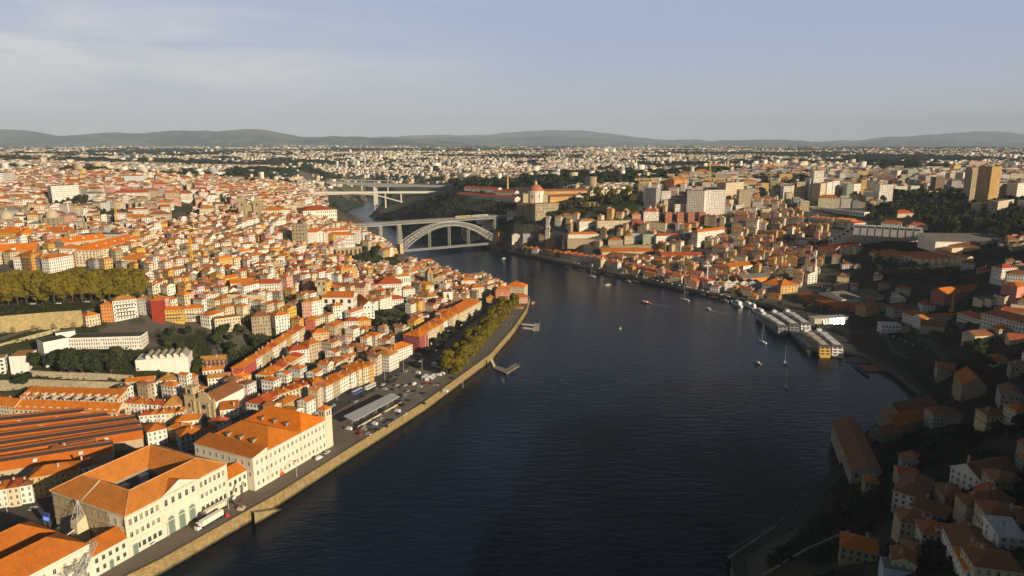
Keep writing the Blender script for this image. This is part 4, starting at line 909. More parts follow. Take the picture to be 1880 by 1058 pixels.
_a = me.color_attributes.new('Col', 'FLOAT_COLOR', 'CORNER'); _a.data.foreach_set('color', [.05, .05, .05, 1] * len(me.loops)); me.materials.clear(); me.materials.append(M_plain)
to = bpy.data.objects.new('lettering', me); COL.objects.link(to); to.parent = lt; to.location = (-1, -5.56, 3.0); to.rotation_euler = (R(90), 0, 0)
B('white palace with small windows below the round white lantern', 'palace', (691, 523), (738, 521), 14, 24, 'white', 'red', real=False)
pl = B('white upper hall carrying the round white lantern, with tan roof', 'palace', (716, 510), (754, 507), 20, 18, 'white', 'tan', real=False, st=2)
m = MB(); m.lathe([(5.2, 19), (5.2, 27), (5.6, 27.2), (5.6, 28), (4.6, 28.2), (2, 31), (0, 32)], 14, 0, 0, (.74, .7, .62)); m.build('lantern', M_wall, pl)
B('white house left of the ochre-roofed house below the lantern palace', 'house', (740, 532), (762, 530), 14, 12, 'white', 'tan', real=False)
B('white house with long ochre roof and five top windows', 'house', (764, 525), (797, 524), 13, 14, 'white', (.42, .22, .03), real=False)
B('grey-white shaded house below the ochre-roofed house', 'house', (750, 549), (782, 547), 10, 12, 'white', 'brown', real=False)
B('white corner house left of the painted sign tower house', 'house', (784, 547), (812, 543), 12, 12, 'white', 'tan', real=False)
B('white house with orange roof between lantern palace and gabled hall', 'house', (714, 551), (741, 549), 9, 14, 'white', 'red', real=False)
B('white hall with bright orange gable roof beside the sloping square', 'hall', (667, 563), (687, 561), 13, 40, 'white', 'bright', 'gable', gx=True, rise=5, real=False, bays=4, chimney=False)
B('pink and red riverside house with many white windows by the trees', 'house', (910, 533), (937, 532), 17, 13, (.55, .20, .14), 'orange', real=False)
B('pale pink riverside house at the tip of the quay', 'house', (943, 546), (969, 546), 15, 12, (.70, .42, .34), 'rust', real=False)
B('riverside house with broad orange hip roof behind the two pink houses', 'house', (928, 526), (962, 528), 18, 18, 'cream', 'bright', real=False)
B('tiny white house with orange roof at the quay edge below the pink house', 'house', (945, 566), (958, 567), 5.5, 7, 'white', 'orange', real=False)
B('small ochre chapel with orange hip roof on the crowded square', 'chapel', (893, 547), (906, 547), 8, 9, 'ochre', 'orange', real=False)
B('white house with orange roof left of the cream riverside house', 'house', (847, 516), (873, 515), 15, 14, 'white', 'orange', real=False)
B('cream plain-walled house facing the crowded riverside square', 'house', (866, 530), (889, 527), 15, 12, 'cream', 'rust', real=False)
B('white long house with six windows high above the riverside quarter', 'house', (768, 482), (798, 481), 12, 14, 'white', 'orange', real=False)
# hilltop
B('white gabled house on the tan terrace wall', 'house', (423, 522), (465, 519), 11, 14, 'white', 'orange', 'gable', real=False, bays=0)
B('white house with red mansard roof on the tan terrace wall', 'house', (466, 522), (512, 521), 13, 14, 'white', 'red', real=False)
wall_run('tan terrace retaining wall under the two white houses', [(416, 541), (450, 541), (488, 543)], 0, 13, (.55, .45, .27))
wall_run('tan buttressed retaining wall below the white seminary', [(617, 457), (640, 455), (664, 452)], 0, 12, (.45, .36, .20), arches=9)
B('narrow white house left of the orange-yellow house above the autumn trees', 'house', (23, 473), (38, 473), 13, 12, 'white', 'tan', real=False)
B('tall orange-yellow house with balconies above the autumn trees', 'house', (38, 466), (56, 468), 18, 12, (.64, .30, .04), 'rust', real=False, balcony=True)
B('grey house with dark top windows above the autumn trees', 'house', (57, 472), (74, 474), 15, 12, 'grey', 'tan', real=False)
B('long white house with a blank side wall above the autumn trees', 'house', (75, 475), (89, 476), 15, 26, 'white', 'rust', real=False)
B('white tall-walled house below the big bright orange roof', 'house', (108, 457), (142, 457), 16, 14, 'white', 'orange', real=False)
B('long hospital wing with bright orange roof and white skylights', 'hospital', (175, 460), (260, 437), 15, 22, 'cream', 'bright', 'hip', real=False, bays=3.5, skylights=5, rise=6)
B('cream end wing of the hospital with bright orange roof', 'hospital', (143, 459), (174, 461), 15, 24, 'cream', 'bright', 'hip', real=False, bays=3.5)
B('rear hospital range with plain bright orange roof', 'hospital', (118, 447), (196, 438), 14, 20, 'cream', 'bright', 'gable', real=False, skylights=3)
B('broad house with a band of dark top-floor windows under an orange hip roof', 'house', (218, 478), (265, 478), 9, 18, 'cream', 'orange', real=False, st=2)
B('yellow stone prison block with orange roof at the left photo edge', 'public building', (-14, 428), (35, 429), 15, 24, 'yellow', 'bright', real=False)
B('yellow stone prison wing right of the corner', 'public building', (38, 430), (72, 427), 15, 24, 'yellow', 'bright', real=False)
B('long pale church-side house with rust roof left of the stone tower', 'public building', (74, 428), (127, 428), 13, 22, 'cream', 'rust', real=False, bays=4)
B('small white house with peaked orange roof before the pale range', 'house', (87, 446), (116, 444), 12, 14, 'white', 'orange', real=False)
B('wide orange-roofed house at the left edge below the yellow block', 'house', (-10, 463), (66, 459), 10, 24, 'stone', 'bright', 'gable', real=False)
B('square tan stone tower among hilltop roofs', 'tower', (139, 410), (159, 409), 18, 9, 'stone', 'tan', 'flat', real=False, bays=5)
B('grey flat-roofed block behind the hospital', 'public building', (141, 433), (220, 432), 15, 20, 'concrete', 'grey', 'flat', real=False)
for x, y in ((88, 402), (4, 404)):
    o = B('domed tan church ' + ('between the yellow block and the white pylon' if x > 50 else 'cut by the left photo edge above the yellow block'), 'church', (x - 14, y), (x + 14, y), 14, 18, 'stone', 'tan', 'flat', real=False, bays=6, name='church')
    m = MB(); m.lathe([(7.5, 14), (7.5, 17), (7, 20), (5, 23), (2, 25), (1, 25.4), (1, 28), (0, 29)], 14, 0, 0, (.5, .42, .28)); m.build('dome', M_wall, o)
B('big white office slab with rows of windows far up the north bank', 'office building', (93, 343), (144, 341), 26, 20, 'white', 'grey', 'flat', real=False)
B('white apartment slab at the far left edge', 'apartment block', (4, 319), (27, 317), 28, 18, 'white', 'grey', 'flat', real=False)
B('long pale flat building beyond the office slab', 'office building', (193, 326), (226, 325), 14, 20, 'concrete', 'grey', 'flat', real=False, bays=0)
B('bluish white blank box building beyond the office slab', 'office building', (227, 324), (257, 324), 20, 20, (.6, .64, .68), 'grey', 'flat', real=False, bays=0)
B('grand pale facade of a street corner left of the cathedral', 'public building', (366, 384), (394, 383), 18, 20, 'cream', 'tan', real=False)
B('salmon-roofed hall on the hilltop left of the grand pale facade', 'hall', (259, 393), (303, 391), 9, 24, 'cream', (.6, .18, .09), 'hip', real=False)
B('white house with orange roof halfway between cathedral and hospital', 'house', (284, 373), (311, 373), 10, 14, 'white', 'orange', real=False)
B('long white range with thin red roof on the north hill', 'public building', (205, 355), (270, 354), 11, 18, 'white', 'red', real=False)
B('white range with red roof right of the long one on the north hill', 'public building', (300, 356), (345, 356), 11, 18, 'white', 'red', real=False)
# cathedral, cloister, bishop's palace, hillside church and seminary
ca = empty('cathedral', (0, 0, 0)); pa, pb = P(440, 406, 81), P(478, 406, 81); L_ = math.hypot(pb[0] - pa[0], pb[1] - pa[1]); ca.location = ((pa[0] + pb[0]) / 2, (pa[1] + pb[1]) / 2 + 6, T2((pa[0] + pb[0]) / 2, pa[1]) - 1); ca.rotation_euler = (0, 0, .08)
S_ = (.42, .33, .19); m = MB()
for x in (-L_ / 2 + 5, L_ / 2 - 5):
    tw = MB(); tw.box(x - 5, -6, -6, x + 5, 4, 33, S_); tw.box(x - 5.5, -6.5, 32, x + 5.5, 4.5, 33.2, S_); tw.box(x - 3.6, -4.6, 33.2, x + 3.6, 2.6, 38, S_); tw.lathe([(3.4, 38), (2.6, 40.4), (0, 42)], 8, x, -1, (.36, .3, .2))
    for z in (12, 26): tw.box(x - 1, -6.06, z, x + 1, -5.9, z + 4, (.04, .04, .04))
    for dx in (-4.4, 4.4): tw.box(x + dx - .7, -6.9, -6, x + dx + .7, -6.001, 30, S_)
    tw.build('tower', M_stone, ca)
m.box(-L_ / 2 + 10, -4, -6, L_ / 2 - 10, 50, 24, S_); m.build('nave', M_stone, ca); m = MB(); tf = lambda X, Y, Z: (X, Y + 23, Z); shell(MB(), m, tf, L_ - 20, 54, 24, 'gable', 4, S_, RC['tan'], 0, 0, 0, .3, gx=True); m.build('roof', M_roof, ca)
m = MB(); m.tube((0, -4.02, 15), (0, -4.4, 15), 3.2, 14, (.10, .09, .08)); m.tube((0, -4.03, 15), (0, -4.5, 15), .5, 8, S_); m.build('rose_window', M_stone, ca); m = MB(); m.box(-1.8, -4.5, -2, 1.8, -4, 5, (.07, .05, .04)); m.build('portal', M_plain, ca)
tag(ca, 'brown stone cathedral with two square towers and a rose window on the hilltop', 'cathedral'); add_foot(ca.location.x, ca.location.y + 20, 0, L_, 60)
B('white cloister range with tall dark windows right of the cathedral', 'cloister', (478, 387), (513, 387), 17, 20, 'white', 'orange', real=False, bays=4, st=2)
B('white gatehouse between cloister range and palace', 'cloister', (514, 387), (531, 386), 15, 18, 'white', 'orange', real=False)
pal = B('great white bishops palace with red hipped roof and rows of stone-framed windows', 'palace', (556, 388), (618, 385), 25, 46, 'white', 'red', real=False, bays=3.6, st=4, rise=7)
m = MB(); m.lathe([(3, 28), (3, 36), (3.4, 36.2), (2.4, 38), (0, 40)], 10, 6, 14, (.5, .44, .32)); m.build('lantern', M_wall, pal)
B('stone west front of the hillside church with ribbed twin towers', 'church', (535, 413), (559, 413), 36, 11, 'stone', 'tan', 'flat', real=False, bays=4.5, st=7, name='church')
B('tall white nave of the hillside church with orange roof', 'church', (559, 427), (581, 427), 24, 34, 'white', 'orange', real=False, bays=0, name='church')
B('white curved gable front beside the hillside church nave', 'church', (583, 428), (597, 428), 24, 14, 'white', 'orange', 'gable', gx=True, real=False, bays=5, name='church')
B('long white seminary with orange hip roof above the buttressed wall', 'seminary', (598, 433), (650, 432), 15, 16, 'white', 'orange', real=False, bays=2.6, st=3)
B('rear seminary range with orange roof below the palace', 'seminary', (596, 425), (642, 423), 17, 14, 'white', 'orange', real=False)
B('square white seminary pavilion at the right end below the palace', 'seminary', (645, 423), (659, 423), 19, 13, 'white', 'orange', real=False)
B('long low white house below the stone hillside church', 'house', (474, 457), (525, 453), 8, 12, 'white', 'orange', 'gable', real=False)
B('white gabled house with bright orange roof in the middle of the old town', 'house', (415, 497), (441, 494), 10, 18, 'white', 'bright', 'gable', gx=True, real=False, bays=0)
# old church with round tower near the big white wall
B('large white church nave wall with rust gable roof in the old town', 'church', (591, 547), (648, 547), 15, 17, 'white', 'rust', 'gable', rise=5, real=False, bays=9, st=2, name='church')
o = B('square tan stone bell tower at the left end of the white church nave', 'church', (581, 516), (598, 515), 26, 10, 'stone', 'tan', 'flat', real=False, bays=5, st=4, name='bell_tower')
B('long low church range with brown roof and small windows behind the white nave', 'church', (600, 528), (668, 529), 9, 18, 'cream', 'brown', 'gable', rise=4, real=False, name='church')
B('stone bell tower with peaked top near the riverside', 'church', (785, 502), (795, 501), 24, 9, 'stone', 'stone' if False else 'tan', 'hip', rise=6, real=False, bays=6, name='bell_tower')
B('stone church nave beside the riverside bell tower', 'church', (796, 512), (816, 510), 16, 14, 'stone', 'rust', 'gable', gx=True, real=False, bays=8, name='church')
# parish church with stone front behind the custom house
pc0, pc1 = P(341, 766, 9), P(397, 774, 9); vx, vy = pc1[0] - pc0[0], pc1[1] - pc0[1]; L_ = math.hypot(vx, vy); an = math.atan2(vy, vx)
ch = empty('church', ((pc0[0] + pc1[0]) / 2 - vy / L_ * 1, (pc0[1] + pc1[1]) / 2 + vx / L_ * 1, 8.8), an); S2 = (.50, .40, .22)
tag(ch, 'baroque stone-fronted church with bell tower, round window and white side wall', 'church'); add_foot(ch.location.x - math.sin(an) * 14, ch.location.y + math.cos(an) * 14, an, L_, 30)
x0, x1 = -L_ / 2 + 8, L_ / 2
m = MB(); m.box(x0, .3, -3, x1, 30, 14, C['white']); m.build('wall', M_wall, ch); m = MB(); tf = lambda X, Y, Z: (X + (x0 + x1) / 2, Y + 15.6, Z); shell(MB(), m, tf, x1 - x0, 29, 14, 'gable', 5, C['white'], RC['brown'], 0, 0, 0, .3, gx=True); m.build('roof', M_roof, ch)
m = MB(); q = [(x0, -3), (x1, -3), (x1, 14.5), ((x0 + x1) / 2 + 5, 16), ((x0 + x1) / 2 + 3.5, 19), ((x0 + x1) / 2, 20.5), ((x0 + x1) / 2 - 3.5, 19), ((x0 + x1) / 2 - 5, 16), (x0, 14.5)]
m.face([(x, -1, z) for x, z in q], S2); m.face([(x, .3, z) for x, z in reversed(q)], S2)
for i in range(len(q)): j = (i + 1) % len(q); m.face([(q[j][0], -1, q[j][1]), (q[i][0], -1, q[i][1]), (q[i][0], .3, q[i][1]), (q[j][0], .3, q[j][1])], S2)
for x in (x0 + .8, x0 + 5, x1 - 5, x1 - .8): m.box(x - .6, -1.5, -3, x + .6, -1.001, 14, (.54, .43, .25))
m.box(x0 - .2, -1.7, 13.6, x1 + .2, -1.002, 14.3, (.56, .45, .27))
m.build('facade', M_stone, ch); m = MB(); m.tube(((x0 + x1) / 2, -1.02, 10), ((x0 + x1) / 2, -1.3, 10), 1.7, 12, (.04, .04, .05)); m.build('round_window', M_plain, ch)
m = MB(); m.box((x0 + x1) / 2 - 1.5, -1.35, 0, (x0 + x1) / 2 + 1.5, -1.003, 5, (.06, .05, .04)); m.build('door', M_plain, ch)
for x, z in ((x0 + 1, 14.5), ((x0 + x1) / 2 - 4.4, 17), ((x0 + x1) / 2, 20.5), ((x0 + x1) / 2 + 4.4, 17), (x1 - 1, 14.5)): m = MB(); m.lathe([(.5, z), (.35, z + 1), (.5, z + 1.4), (.2, z + 2.2), (0, z + 2.6)], 6, x, -.4, S2); m.build('finial', M_stone, ch)
m = MB(); m.box(-L_ / 2, -.6, -3, x0 - .01, 7, 17, S2); m.box(-L_ / 2 - .3, -.9, 16.2, x0 + .2, 7.3, 17, S2); m.box(-L_ / 2 + .8, .2, 17, x0 - .8, 6.2, 22, S2); m.box(-L_ / 2 + .4, -.2, 22, x0 - .4, 6.6, 22.6, S2)
for x in (-L_ / 2 + .8, x0 - .8):
    for y in (.2, 6.2): m.lathe([(.5, 22.6), (.3, 24), (0, 25)], 6, x, y, S2)
m.box(-L_ / 2 + 2.8, .1, 17.8, x0 - 2.8, .199, 21, (.04, .04, .05)); m.box(-L_ / 2 + 3, -.68, 8, x0 - 3, -.601, 11, (.04, .04, .05)); m.build('bell_tower', M_stone, ch)
# ------------------------------------------------------------------ single buildings of the south bank
def NB(*a, **kw): kw.setdefault('real', False); return B(*a, **kw)
def GROW(label, p1, p2, n, h, d, wc, rc, **kw):      # gable fronts side by side
    ORD = ['first', 'second', 'third', 'fourth', 'fifth', 'sixth', 'seventh', 'eighth']
    for k in range(n):
        a, b = k / n, (k + 1) / n
        NB(f'{ORD[k]} from the left in the {label}', 'warehouse', (p1[0] + (p2[0] - p1[0]) * a, p1[1] + (p2[1] - p1[1]) * a), (p1[0] + (p2[0] - p1[0]) * b, p1[1] + (p2[1] - p1[1]) * b), h, d, wc, rc, 'gable', gx=True, chimney=False, bays=kw.get('bays', 5), st=1, name='gabled_warehouse')
# round church on the rock, its buttressed terrace, the barracks
sp_ = P(984, 372, 91); D_ = math.hypot(*sp_[:2]); sc2 = empty('round_church', (sp_[0], sp_[1] + 16, 90), 0); add_foot(sp_[0], sp_[1] + 16, 0, 50, 50)
m = MB(); m.lathe([(15.5, -4), (15.5, 20), (16.4, 20.2), (16.4, 21.6), (14.8, 21.8), (14.2, 22)], 22, 0, 0, (.74, .69, .58))
for k in range(11): a = 2 * math.pi * k / 11; m.tube((15.6 * math.cos(a), 15.6 * math.sin(a), -2), (15.6 * math.cos(a), 15.6 * math.sin(a), 20), .7, 4, (.5, .42, .28))
m.build('drum', M_wall, sc2); m = MB(); m.lathe([(14.6, 21.8), (13.4, 25.4), (10.6, 29.2), (6.4, 32), (2.6, 33.4)], 22, 0, 0, (.46, .17, .08)); m.build('dome', M_roof, sc2)
m = MB(); m.lathe([(2.6, 33), (2.6, 37), (3, 37.2), (1.8, 39), (.25, 40.4), (.25, 44), (0, 44.2)], 10, 0, 0, (.6, .48, .3)); m.build('lantern', M_stone, sc2)
m = MB()
for i in range(8): a = 2 * math.pi * (i + .5) / 8; m.box(15.4 * math.cos(a) - .7, 15.4 * math.sin(a) - .7, 10, 15.4 * math.cos(a) + .7, 15.4 * math.sin(a) + .7, 14.5, (.05, .05, .06))
m.build('window', M_plain, sc2); m = MB(); m.box(-24, -9, -4, -13, 9, 16, (.52, .44, .28)); m.box(-25, -10, 16, -12.8, 10, 17, (.52, .44, .28)); m.box(13, -9, -4, 23, 12, 15, (.5, .42, .27)); m.build('chapel', M_stone, sc2)
tag(sc2, 'round white hilltop church with red-brown dome and lantern above a buttressed terrace', 'church')
o = NB('stone terrace block with vertical buttresses on its shaded left face below the round church', 'terrace wall', (949, 373), (983, 376), 24, 30, 'stone', 'tan', 'flat', bays=0, name='buttressed_terrace'); 
w_ = math.hypot(*[a - b for a, b in zip(P(949, 373, 90)[:2], P(983, 376, 90)[:2])]); m = MB()
for k in range(10): x = -w_ / 2 + w_ * (k + .5) / 10; m.box(x - .8, -16.6, -6, x + .8, -14.99, 22, (.46, .37, .22))
m.build('buttress', M_stone, o)
NB('stone terrace block with three rows of dark openings right of the buttressed face', 'terrace wall', (983, 376), (1028, 374), 22, 24, 'stone', 'tan', 'flat', bays=4.6, st=4, name='buttressed_terrace')
wall_run('tan garden wall running right from the terrace block of the round church', [(1028, 374), (1050, 371), (1100, 371)], 0, 8, (.40, .31, .17), arches=8)
for a, b, c, l in (((839, 356), (945, 365), 9, 'long white barracks range with red roof along the cliff edge'), ((852, 345), (914, 348), 9, 'rear barracks range with red roof left of the round church'), ((1000, 352), (1085, 350), 8, 'long barn-like range with brown roof right of the round church'), ((1010, 362), (1068, 360), 6, 'low ochre range in front of the brown barn-like range'), ((905, 352), (945, 354), 8, 'short white barracks block near the tall pole')):
    NB(l, 'barracks', a, b, c, 16, 'white' if 'white' in l or 'rear' in l else 'ochre', 'red' if 'red' in l or 'short' in l else 'brown', 'gable', rise=4)
NB('white gabled house on the lawn right of the round church', 'house', (1055, 362), (1071, 362), 7, 16, 'white', 'red', 'gable', gx=True)
GROW('row of pale villas behind the round church', (1084, 352), (1160, 350), 8, 8, 14, 'cream', 'grey')
po = P(932, 352, 94); o = empty('chimney_stack', (po[0], po[1], 92)); m = MB(); m.lathe([(2.2, 0), (1.4, 36), (1.8, 36.2), (1.8, 38), (0, 38)], 10, 0, 0, (.62, .40, .26)); m.build('shaft', M_plain, o); m = MB(); m.box(-4, -4, -4, 4, 4, 3, (.4, .34, .24)); m.build('base', M_stone, o); tag(o, 'tall slim brick chimney on the ridge left of the round church', 'chimney')
# slope and waterfront
NB('long white house with orange roof on a tan terrace above the wine quay', 'house', (1043, 431), (1101, 430), 9, 13, 'white', 'orange')
NB('tan terrace building below the long white house', 'terrace wall', (1042, 440), (1094, 441), 9, 10, 'tan', 'tan', 'flat', bays=0, name='terrace_building')
NB('yellow house with red roof near the south end of the bridge', 'house', (1002, 442), (1031, 442), 11, 13, 'ochre', 'rust')
NB('orange house beside the right foot of the arch bridge', 'house', (915, 428), (930, 427), 12, 12, 'orange', 'orange')
NB('white house with pointed gable right of the orange bridge-foot house', 'house', (940, 432), (955, 432), 11, 11, 'white', 'grey', 'gable', gx=True)
NB('grey-tan concrete block beside the pointed white house', 'house', (960, 430), (982, 430), 13, 12, 'grey', 'grey', 'flat', bays=0)
NB('long white range with red roof right under the bridge deck at the south end', 'house', (874, 397), (926, 398), 9, 12, 'white', 'red', 'gable')
NB('white range with two rows of windows seen below the bridge deck', 'house', (884, 410), (924, 410), 11, 12, 'white', 'orange', st=2)
NB('white blocky house on the rock above the bridge deck', 'house', (931, 389), (958, 389), 11, 14, 'white', 'tan')
NB('pale orange house by the arch just left of the bridge foot', 'house', (862, 432), (884, 433), 9, 12, 'cream', 'rust')
NB('pale house with dark front on the slope beneath the bridge', 'house', (862, 421), (880, 420), 9, 12, 'tan', 'red')
NB('tan house with dark base below the tan retaining wall', 'house', (1117, 441), (1144, 441), 10, 12, 'tan', 'rust')
NB('tan arcaded house between two taller terrace houses', 'house', (1147, 434), (1164, 434), 14, 12, 'cream', 'tan')
NB('blue-grey glass-fronted house on the terrace', 'house', (1158, 430), (1180, 430), 13, 12, 'blue', 'grey', 'flat')
NB('green-tiled house with regular windows on the terrace', 'house', (1181, 431), (1202, 431), 17, 13, (.40, .44, .30), 'dark', 'flat', bays=3)
NB('wide white house with red roof right of the green-tiled house', 'house', (1205, 434), (1250, 432), 12, 13, 'white', 'red')
NB('dark green scaffolded house left of the big white terrace block', 'house', (1259, 432), (1277, 432), 15, 12, (.2, .22, .15), 'dark', 'flat')
NB('big white stepped apartment house above the arcaded wall', 'apartment block', (1281, 427), (1337, 421), 18, 14, 'white', 'orange')
NB('pink house with red mansard roof among white terraces', 'house', (1160, 407), (1182, 407), 11, 12, 'red', 'red')
NB('white stepped terrace houses above the green-tiled house', 'house', (1064, 407), (1096, 406), 12, 14, 'white', 'tan')
NB('long cream terrace houses left of the pink house', 'house', (1097, 407), (1158, 406), 11, 14, 'cream', 'tan', 'flat')
NB('long cream terrace houses right of the pink house', 'house', (1182, 410), (1222, 412), 10, 14, 'cream', 'tan', 'flat')
NB('white house with four storeys high on the slope below the wood', 'house', (1182, 389), (1210, 389), 17, 16, 'white', 'red')
NB('pink house with flat roof left of the white four-storey house', 'house', (1161, 394), (1179, 394), 9, 12, 'pink', 'rust')
for k, x in enumerate((1225, 1247, 1267, 1287)):
    NB(['leftmost', 'second', 'third', 'rightmost'][k] + ' of four round red-brick towers on the slope', 'apartment block', (x - 3, 391), (x + 9, 391), 18, 12, (.46, .15, .08), 'rust', 'flat', name='brick_tower')
wall_run('long tan quay terrace wall above the wine warehouses', [(1040, 456), (1120, 452), (1200, 449), (1280, 444)], 0, 8, (.44, .34, .18))
wall_run('arcaded stone wall below the big white stepped apartment house', [(1281, 444), (1327, 441)], 0, 11, (.46, .35, .18), arches=5)
ROW('waterfront house near the bridge', (958, 455), (1000, 459), 4, 11, 12, ['white', 'cream', 'pink'], seed=31, real=False, group='houses on the wine quay')
ROW('house on the bend of the wine quay', (1000, 459), (1028, 465), 3, 10, 12, ['tan', 'cream', 'red'], seed=32, real=False, group='houses on the wine quay')
ROW('gabled wine lodge on the quay', (1028, 466), (1100, 476), 6, 8, 34, ['white', 'white', 'cream'], ('rust', 'red', 'brown'), seed=33, real=False, cat='warehouse', kind='gable', gx=True, group='wine lodges on the quay')
ROW('shaded front on the wine quay', (1100, 478), (1205, 499), 9, 9, 16, ['white', 'blue', 'cream', 'grey', 'blue'], ('rust', 'red', 'brown'), seed=34, real=False, group='houses on the wine quay')
ROW('quay house near the pylon', (1205, 499), (1300, 518), 9, 9, 16, ['white', 'tan', 'cream', 'grey'], ('rust', 'red', 'brown'), seed=35, real=False, group='houses on the wine quay')
ROW('low lodge right of the pylon', (1303, 518), (1398, 520), 7, 8, 18, ['white', 'blue', 'grey', 'white'], ('brown', 'grey', 'rust'), seed=36, real=False, cat='warehouse', kind='gable', gx=True, group='wine lodges on the quay')
for k, (a, b, d) in enumerate((((1105, 463), (1200, 462), 24), ((1120, 470), (1230, 478), 22), ((1215, 470), (1290, 470), 22))):
    NB(['long red-roofed wine lodge just below the tan quay terrace wall', 'long brown-roofed wine lodge behind the waterfront fronts', 'red-roofed wine lodge behind the white stepped apartment house wall'][k], 'warehouse', a, b, 7, d, 'cream', ['rust', 'brown', 'red'][k], 'gable', rise=5, chimney=False)
NB('white lodge with long red roof and gable end above the cable pylon', 'warehouse', (1341, 492), (1398, 485), 8, 20, 'white', 'rust', 'gable', rise=5, chimney=False, bays=0)
GROW('small white gables beside the long red lodge', (1399, 484), (1424, 482), 3, 7, 18, 'white', 'rust', bays=0)
NB('grey-roofed depot with orange side wall beside the moored ships', 'warehouse', (1363, 512), (1420, 508), 7, 22, 'orange', 'grey', 'gable', rise=4, chimney=False, bays=0)
NB('shaded grey stone warehouse front behind the white yachts', 'warehouse', (1399, 522), (1433, 525), 10, 24, (.36, .33, .27), 'rust', bays=4)
NB('warehouse end wall lit bright orange-cream beside the grey stone front', 'warehouse', (1434, 526), (1465, 524), 10, 24, (.68, .42, .16), 'orange', bays=5)  # grey and orange-cream walls put one block's shaded and sunlit sides into colour
NB('low red-roofed shed beside the grey hall', 'warehouse', (1466, 541), (1540, 566), 6, 24, 'rust' if False else (.4, .14, .08), 'rust', 'gable', rise=4, bays=0, chimney=False)
NB('big hall with grey roof and long white wall', 'hall', (1546, 551), (1623, 545), 8, 40, 'white', 'grey', 'gable', rise=6, bays=0, chimney=False)
GROW('white gables fronting the big grey-roofed hall', (1512, 541), (1545, 552), 3, 7, 26, 'white', 'grey', bays=6)
NB('ochre lit house behind the mirror-glass pavilion', 'house', (1590, 565), (1616, 562), 10, 14, 'ochre', 'rust')
NB('pale red sheds left of the ochre lit house', 'warehouse', (1546, 561), (1588, 566), 6, 14, (.5, .2, .12), 'rust', 'gable', chimney=False, bays=0)
o = NB('white church nave with spire beside it among the wine lodges', 'church', (1457, 504), (1483, 506), 10, 14, 'white', 'brown', 'gable', bays=5, name='church')
o2 = NB('white church front with tall pointed spire among the wine lodges', 'church', (1484, 504), (1501, 503), 13, 10, 'white', 'brown', 'gable', gx=True, bays=5, name='church')
m = MB(); m.box(4, -3, 0, 8.4, 1.4, 22, (.76, .7, .58)); m.box(3.6, -3.4, 16, 8.8, 1.8, 16.8, (.6, .52, .38)); m.lathe([(2.4, 22), (1.6, 25), (1.2, 30), (0, 36)], 8, 6.2, -.8, (.74, .68, .55)); m.build('spire', M_wall, o2)
NB('red-roofed lodge with shaded front at the foot of the terraced hotel', 'warehouse', (1502, 458), (1535, 462), 9, 24, 'tan', 'red', 'gable', rise=5, chimney=False)
GROW('cream gables just below the terraced hotel', (1535, 458), (1585, 452), 4, 8, 30, 'cream', 'red', bays=0)
NB('long red-roofed lodge in the middle of the right slope', 'warehouse', (1603, 472), (1643, 476), 8, 50, 'white', 'red', 'gable', rise=5, chimney=False)
GROW('cream gables above the sunlit lawn wall', (1645, 474), (1692, 472), 3, 9, 50, 'cream', 'rust', bays=6)
GROW('long yellowish gable row on the right slope', (1693, 477), (1788, 474), 8, 8, 50, 'cream', 'rust', bays=0)
wall_run('sunlit tan wall below the row of cream gabled lodges', [(1648, 492), (1700, 490), (1788, 480)], 0, 7, (.5, .42, .22))
NB('small cream house with flat roof behind the gabled lodges', 'house', (1728, 462), (1746, 464), 8, 12, 'cream', 'red')
NB('lit cream block with red roof behind the gabled lodges', 'house', (1748, 457), (1768, 456), 12, 14, 'cream', 'tan', 'flat', bays=0)
NB('brown-roofed shed below the station roof', 'warehouse', (1745, 452), (1800, 455), 7, 20, 'tan', 'brown', 'gable', chimney=False, bays=0)
NB('huge low grey station roof with a white edge on the right slope', 'station', (1718, 444), (1855, 445), 7, 44, 'white', 'grey', 'shed', rise=6, chimney=False, bays=0)
NB('red pavilion roof inside the park woods', 'pavilion', (1648, 393), (1678, 392), 6, 20, 'cream', 'red')
NB('pale stepped apartment house at the park edge', 'apartment block', (1801, 375), (1832, 372), 12, 14, 'cream', 'grey', 'flat')
NB('second pale stepped apartment house at the park edge, higher up', 'apartment block', (1833, 371), (1862, 367), 16, 14, 'cream', 'grey', 'flat')
NB('white corner block at the right photo edge beside the park', 'apartment block', (1869, 369), (1890, 370), 14, 16, 'white', 'grey', 'flat')
NB('white tower-like house with red roof at the right edge', 'house', (1840, 493), (1868, 492), 12, 13, 'white', 'red')
NB('white manor wing with many windows at the right edge', 'house', (1850, 503), (1890, 506), 10, 14, 'white', 'brown')
wall_run('white arcade wall in front of the manor wing at the right edge', [(1822, 511), (1850, 517), (1890, 524)], 0, 5, (.6, .58, .52), arches=5)
NB('long shed with lit orange roof and dusky red wall on the dark slope', 'warehouse', (1735, 540), (1813, 531), 6, 16, (.40, .14, .10), 'orange', 'gable', rise=5, chimney=False, bays=0)
NB('salmon pink block at the right edge catching the sun', 'house', (1868, 528), (1890, 524), 11, 14, (.66, .28, .20), 'rust', bays=0)
GROW('two cream gables on the dark slope', (1804, 551), (1836, 551), 2, 5, 14, 'cream', 'dark', bays=0)
NB('lone cream gabled barn on the dark slope', 'warehouse', (1845, 546), (1867, 546), 6, 16, 'cream', 'dark', 'gable', gx=True, bays=0, chimney=False)
o = NB('white shaded office with three window bands and red roof by the dock', 'office building', (1657, 574), (1692, 587), 11, 16, 'white', 'rust', bays=2.4, st=3)
NB('low white wing with orange roof right of the shaded office', 'office building', (1693, 586), (1758, 583), 6, 12, 'white', 'orange', 'gable')
NB('white house with peaked red hip roof above the shaded office', 'house', (1694, 560), (1718, 561), 8, 13, 'white', 'red')
NB('long brown roof above the shaded office', 'warehouse', (1642, 568), (1690, 567), 8, 14, 'grey', 'brown')
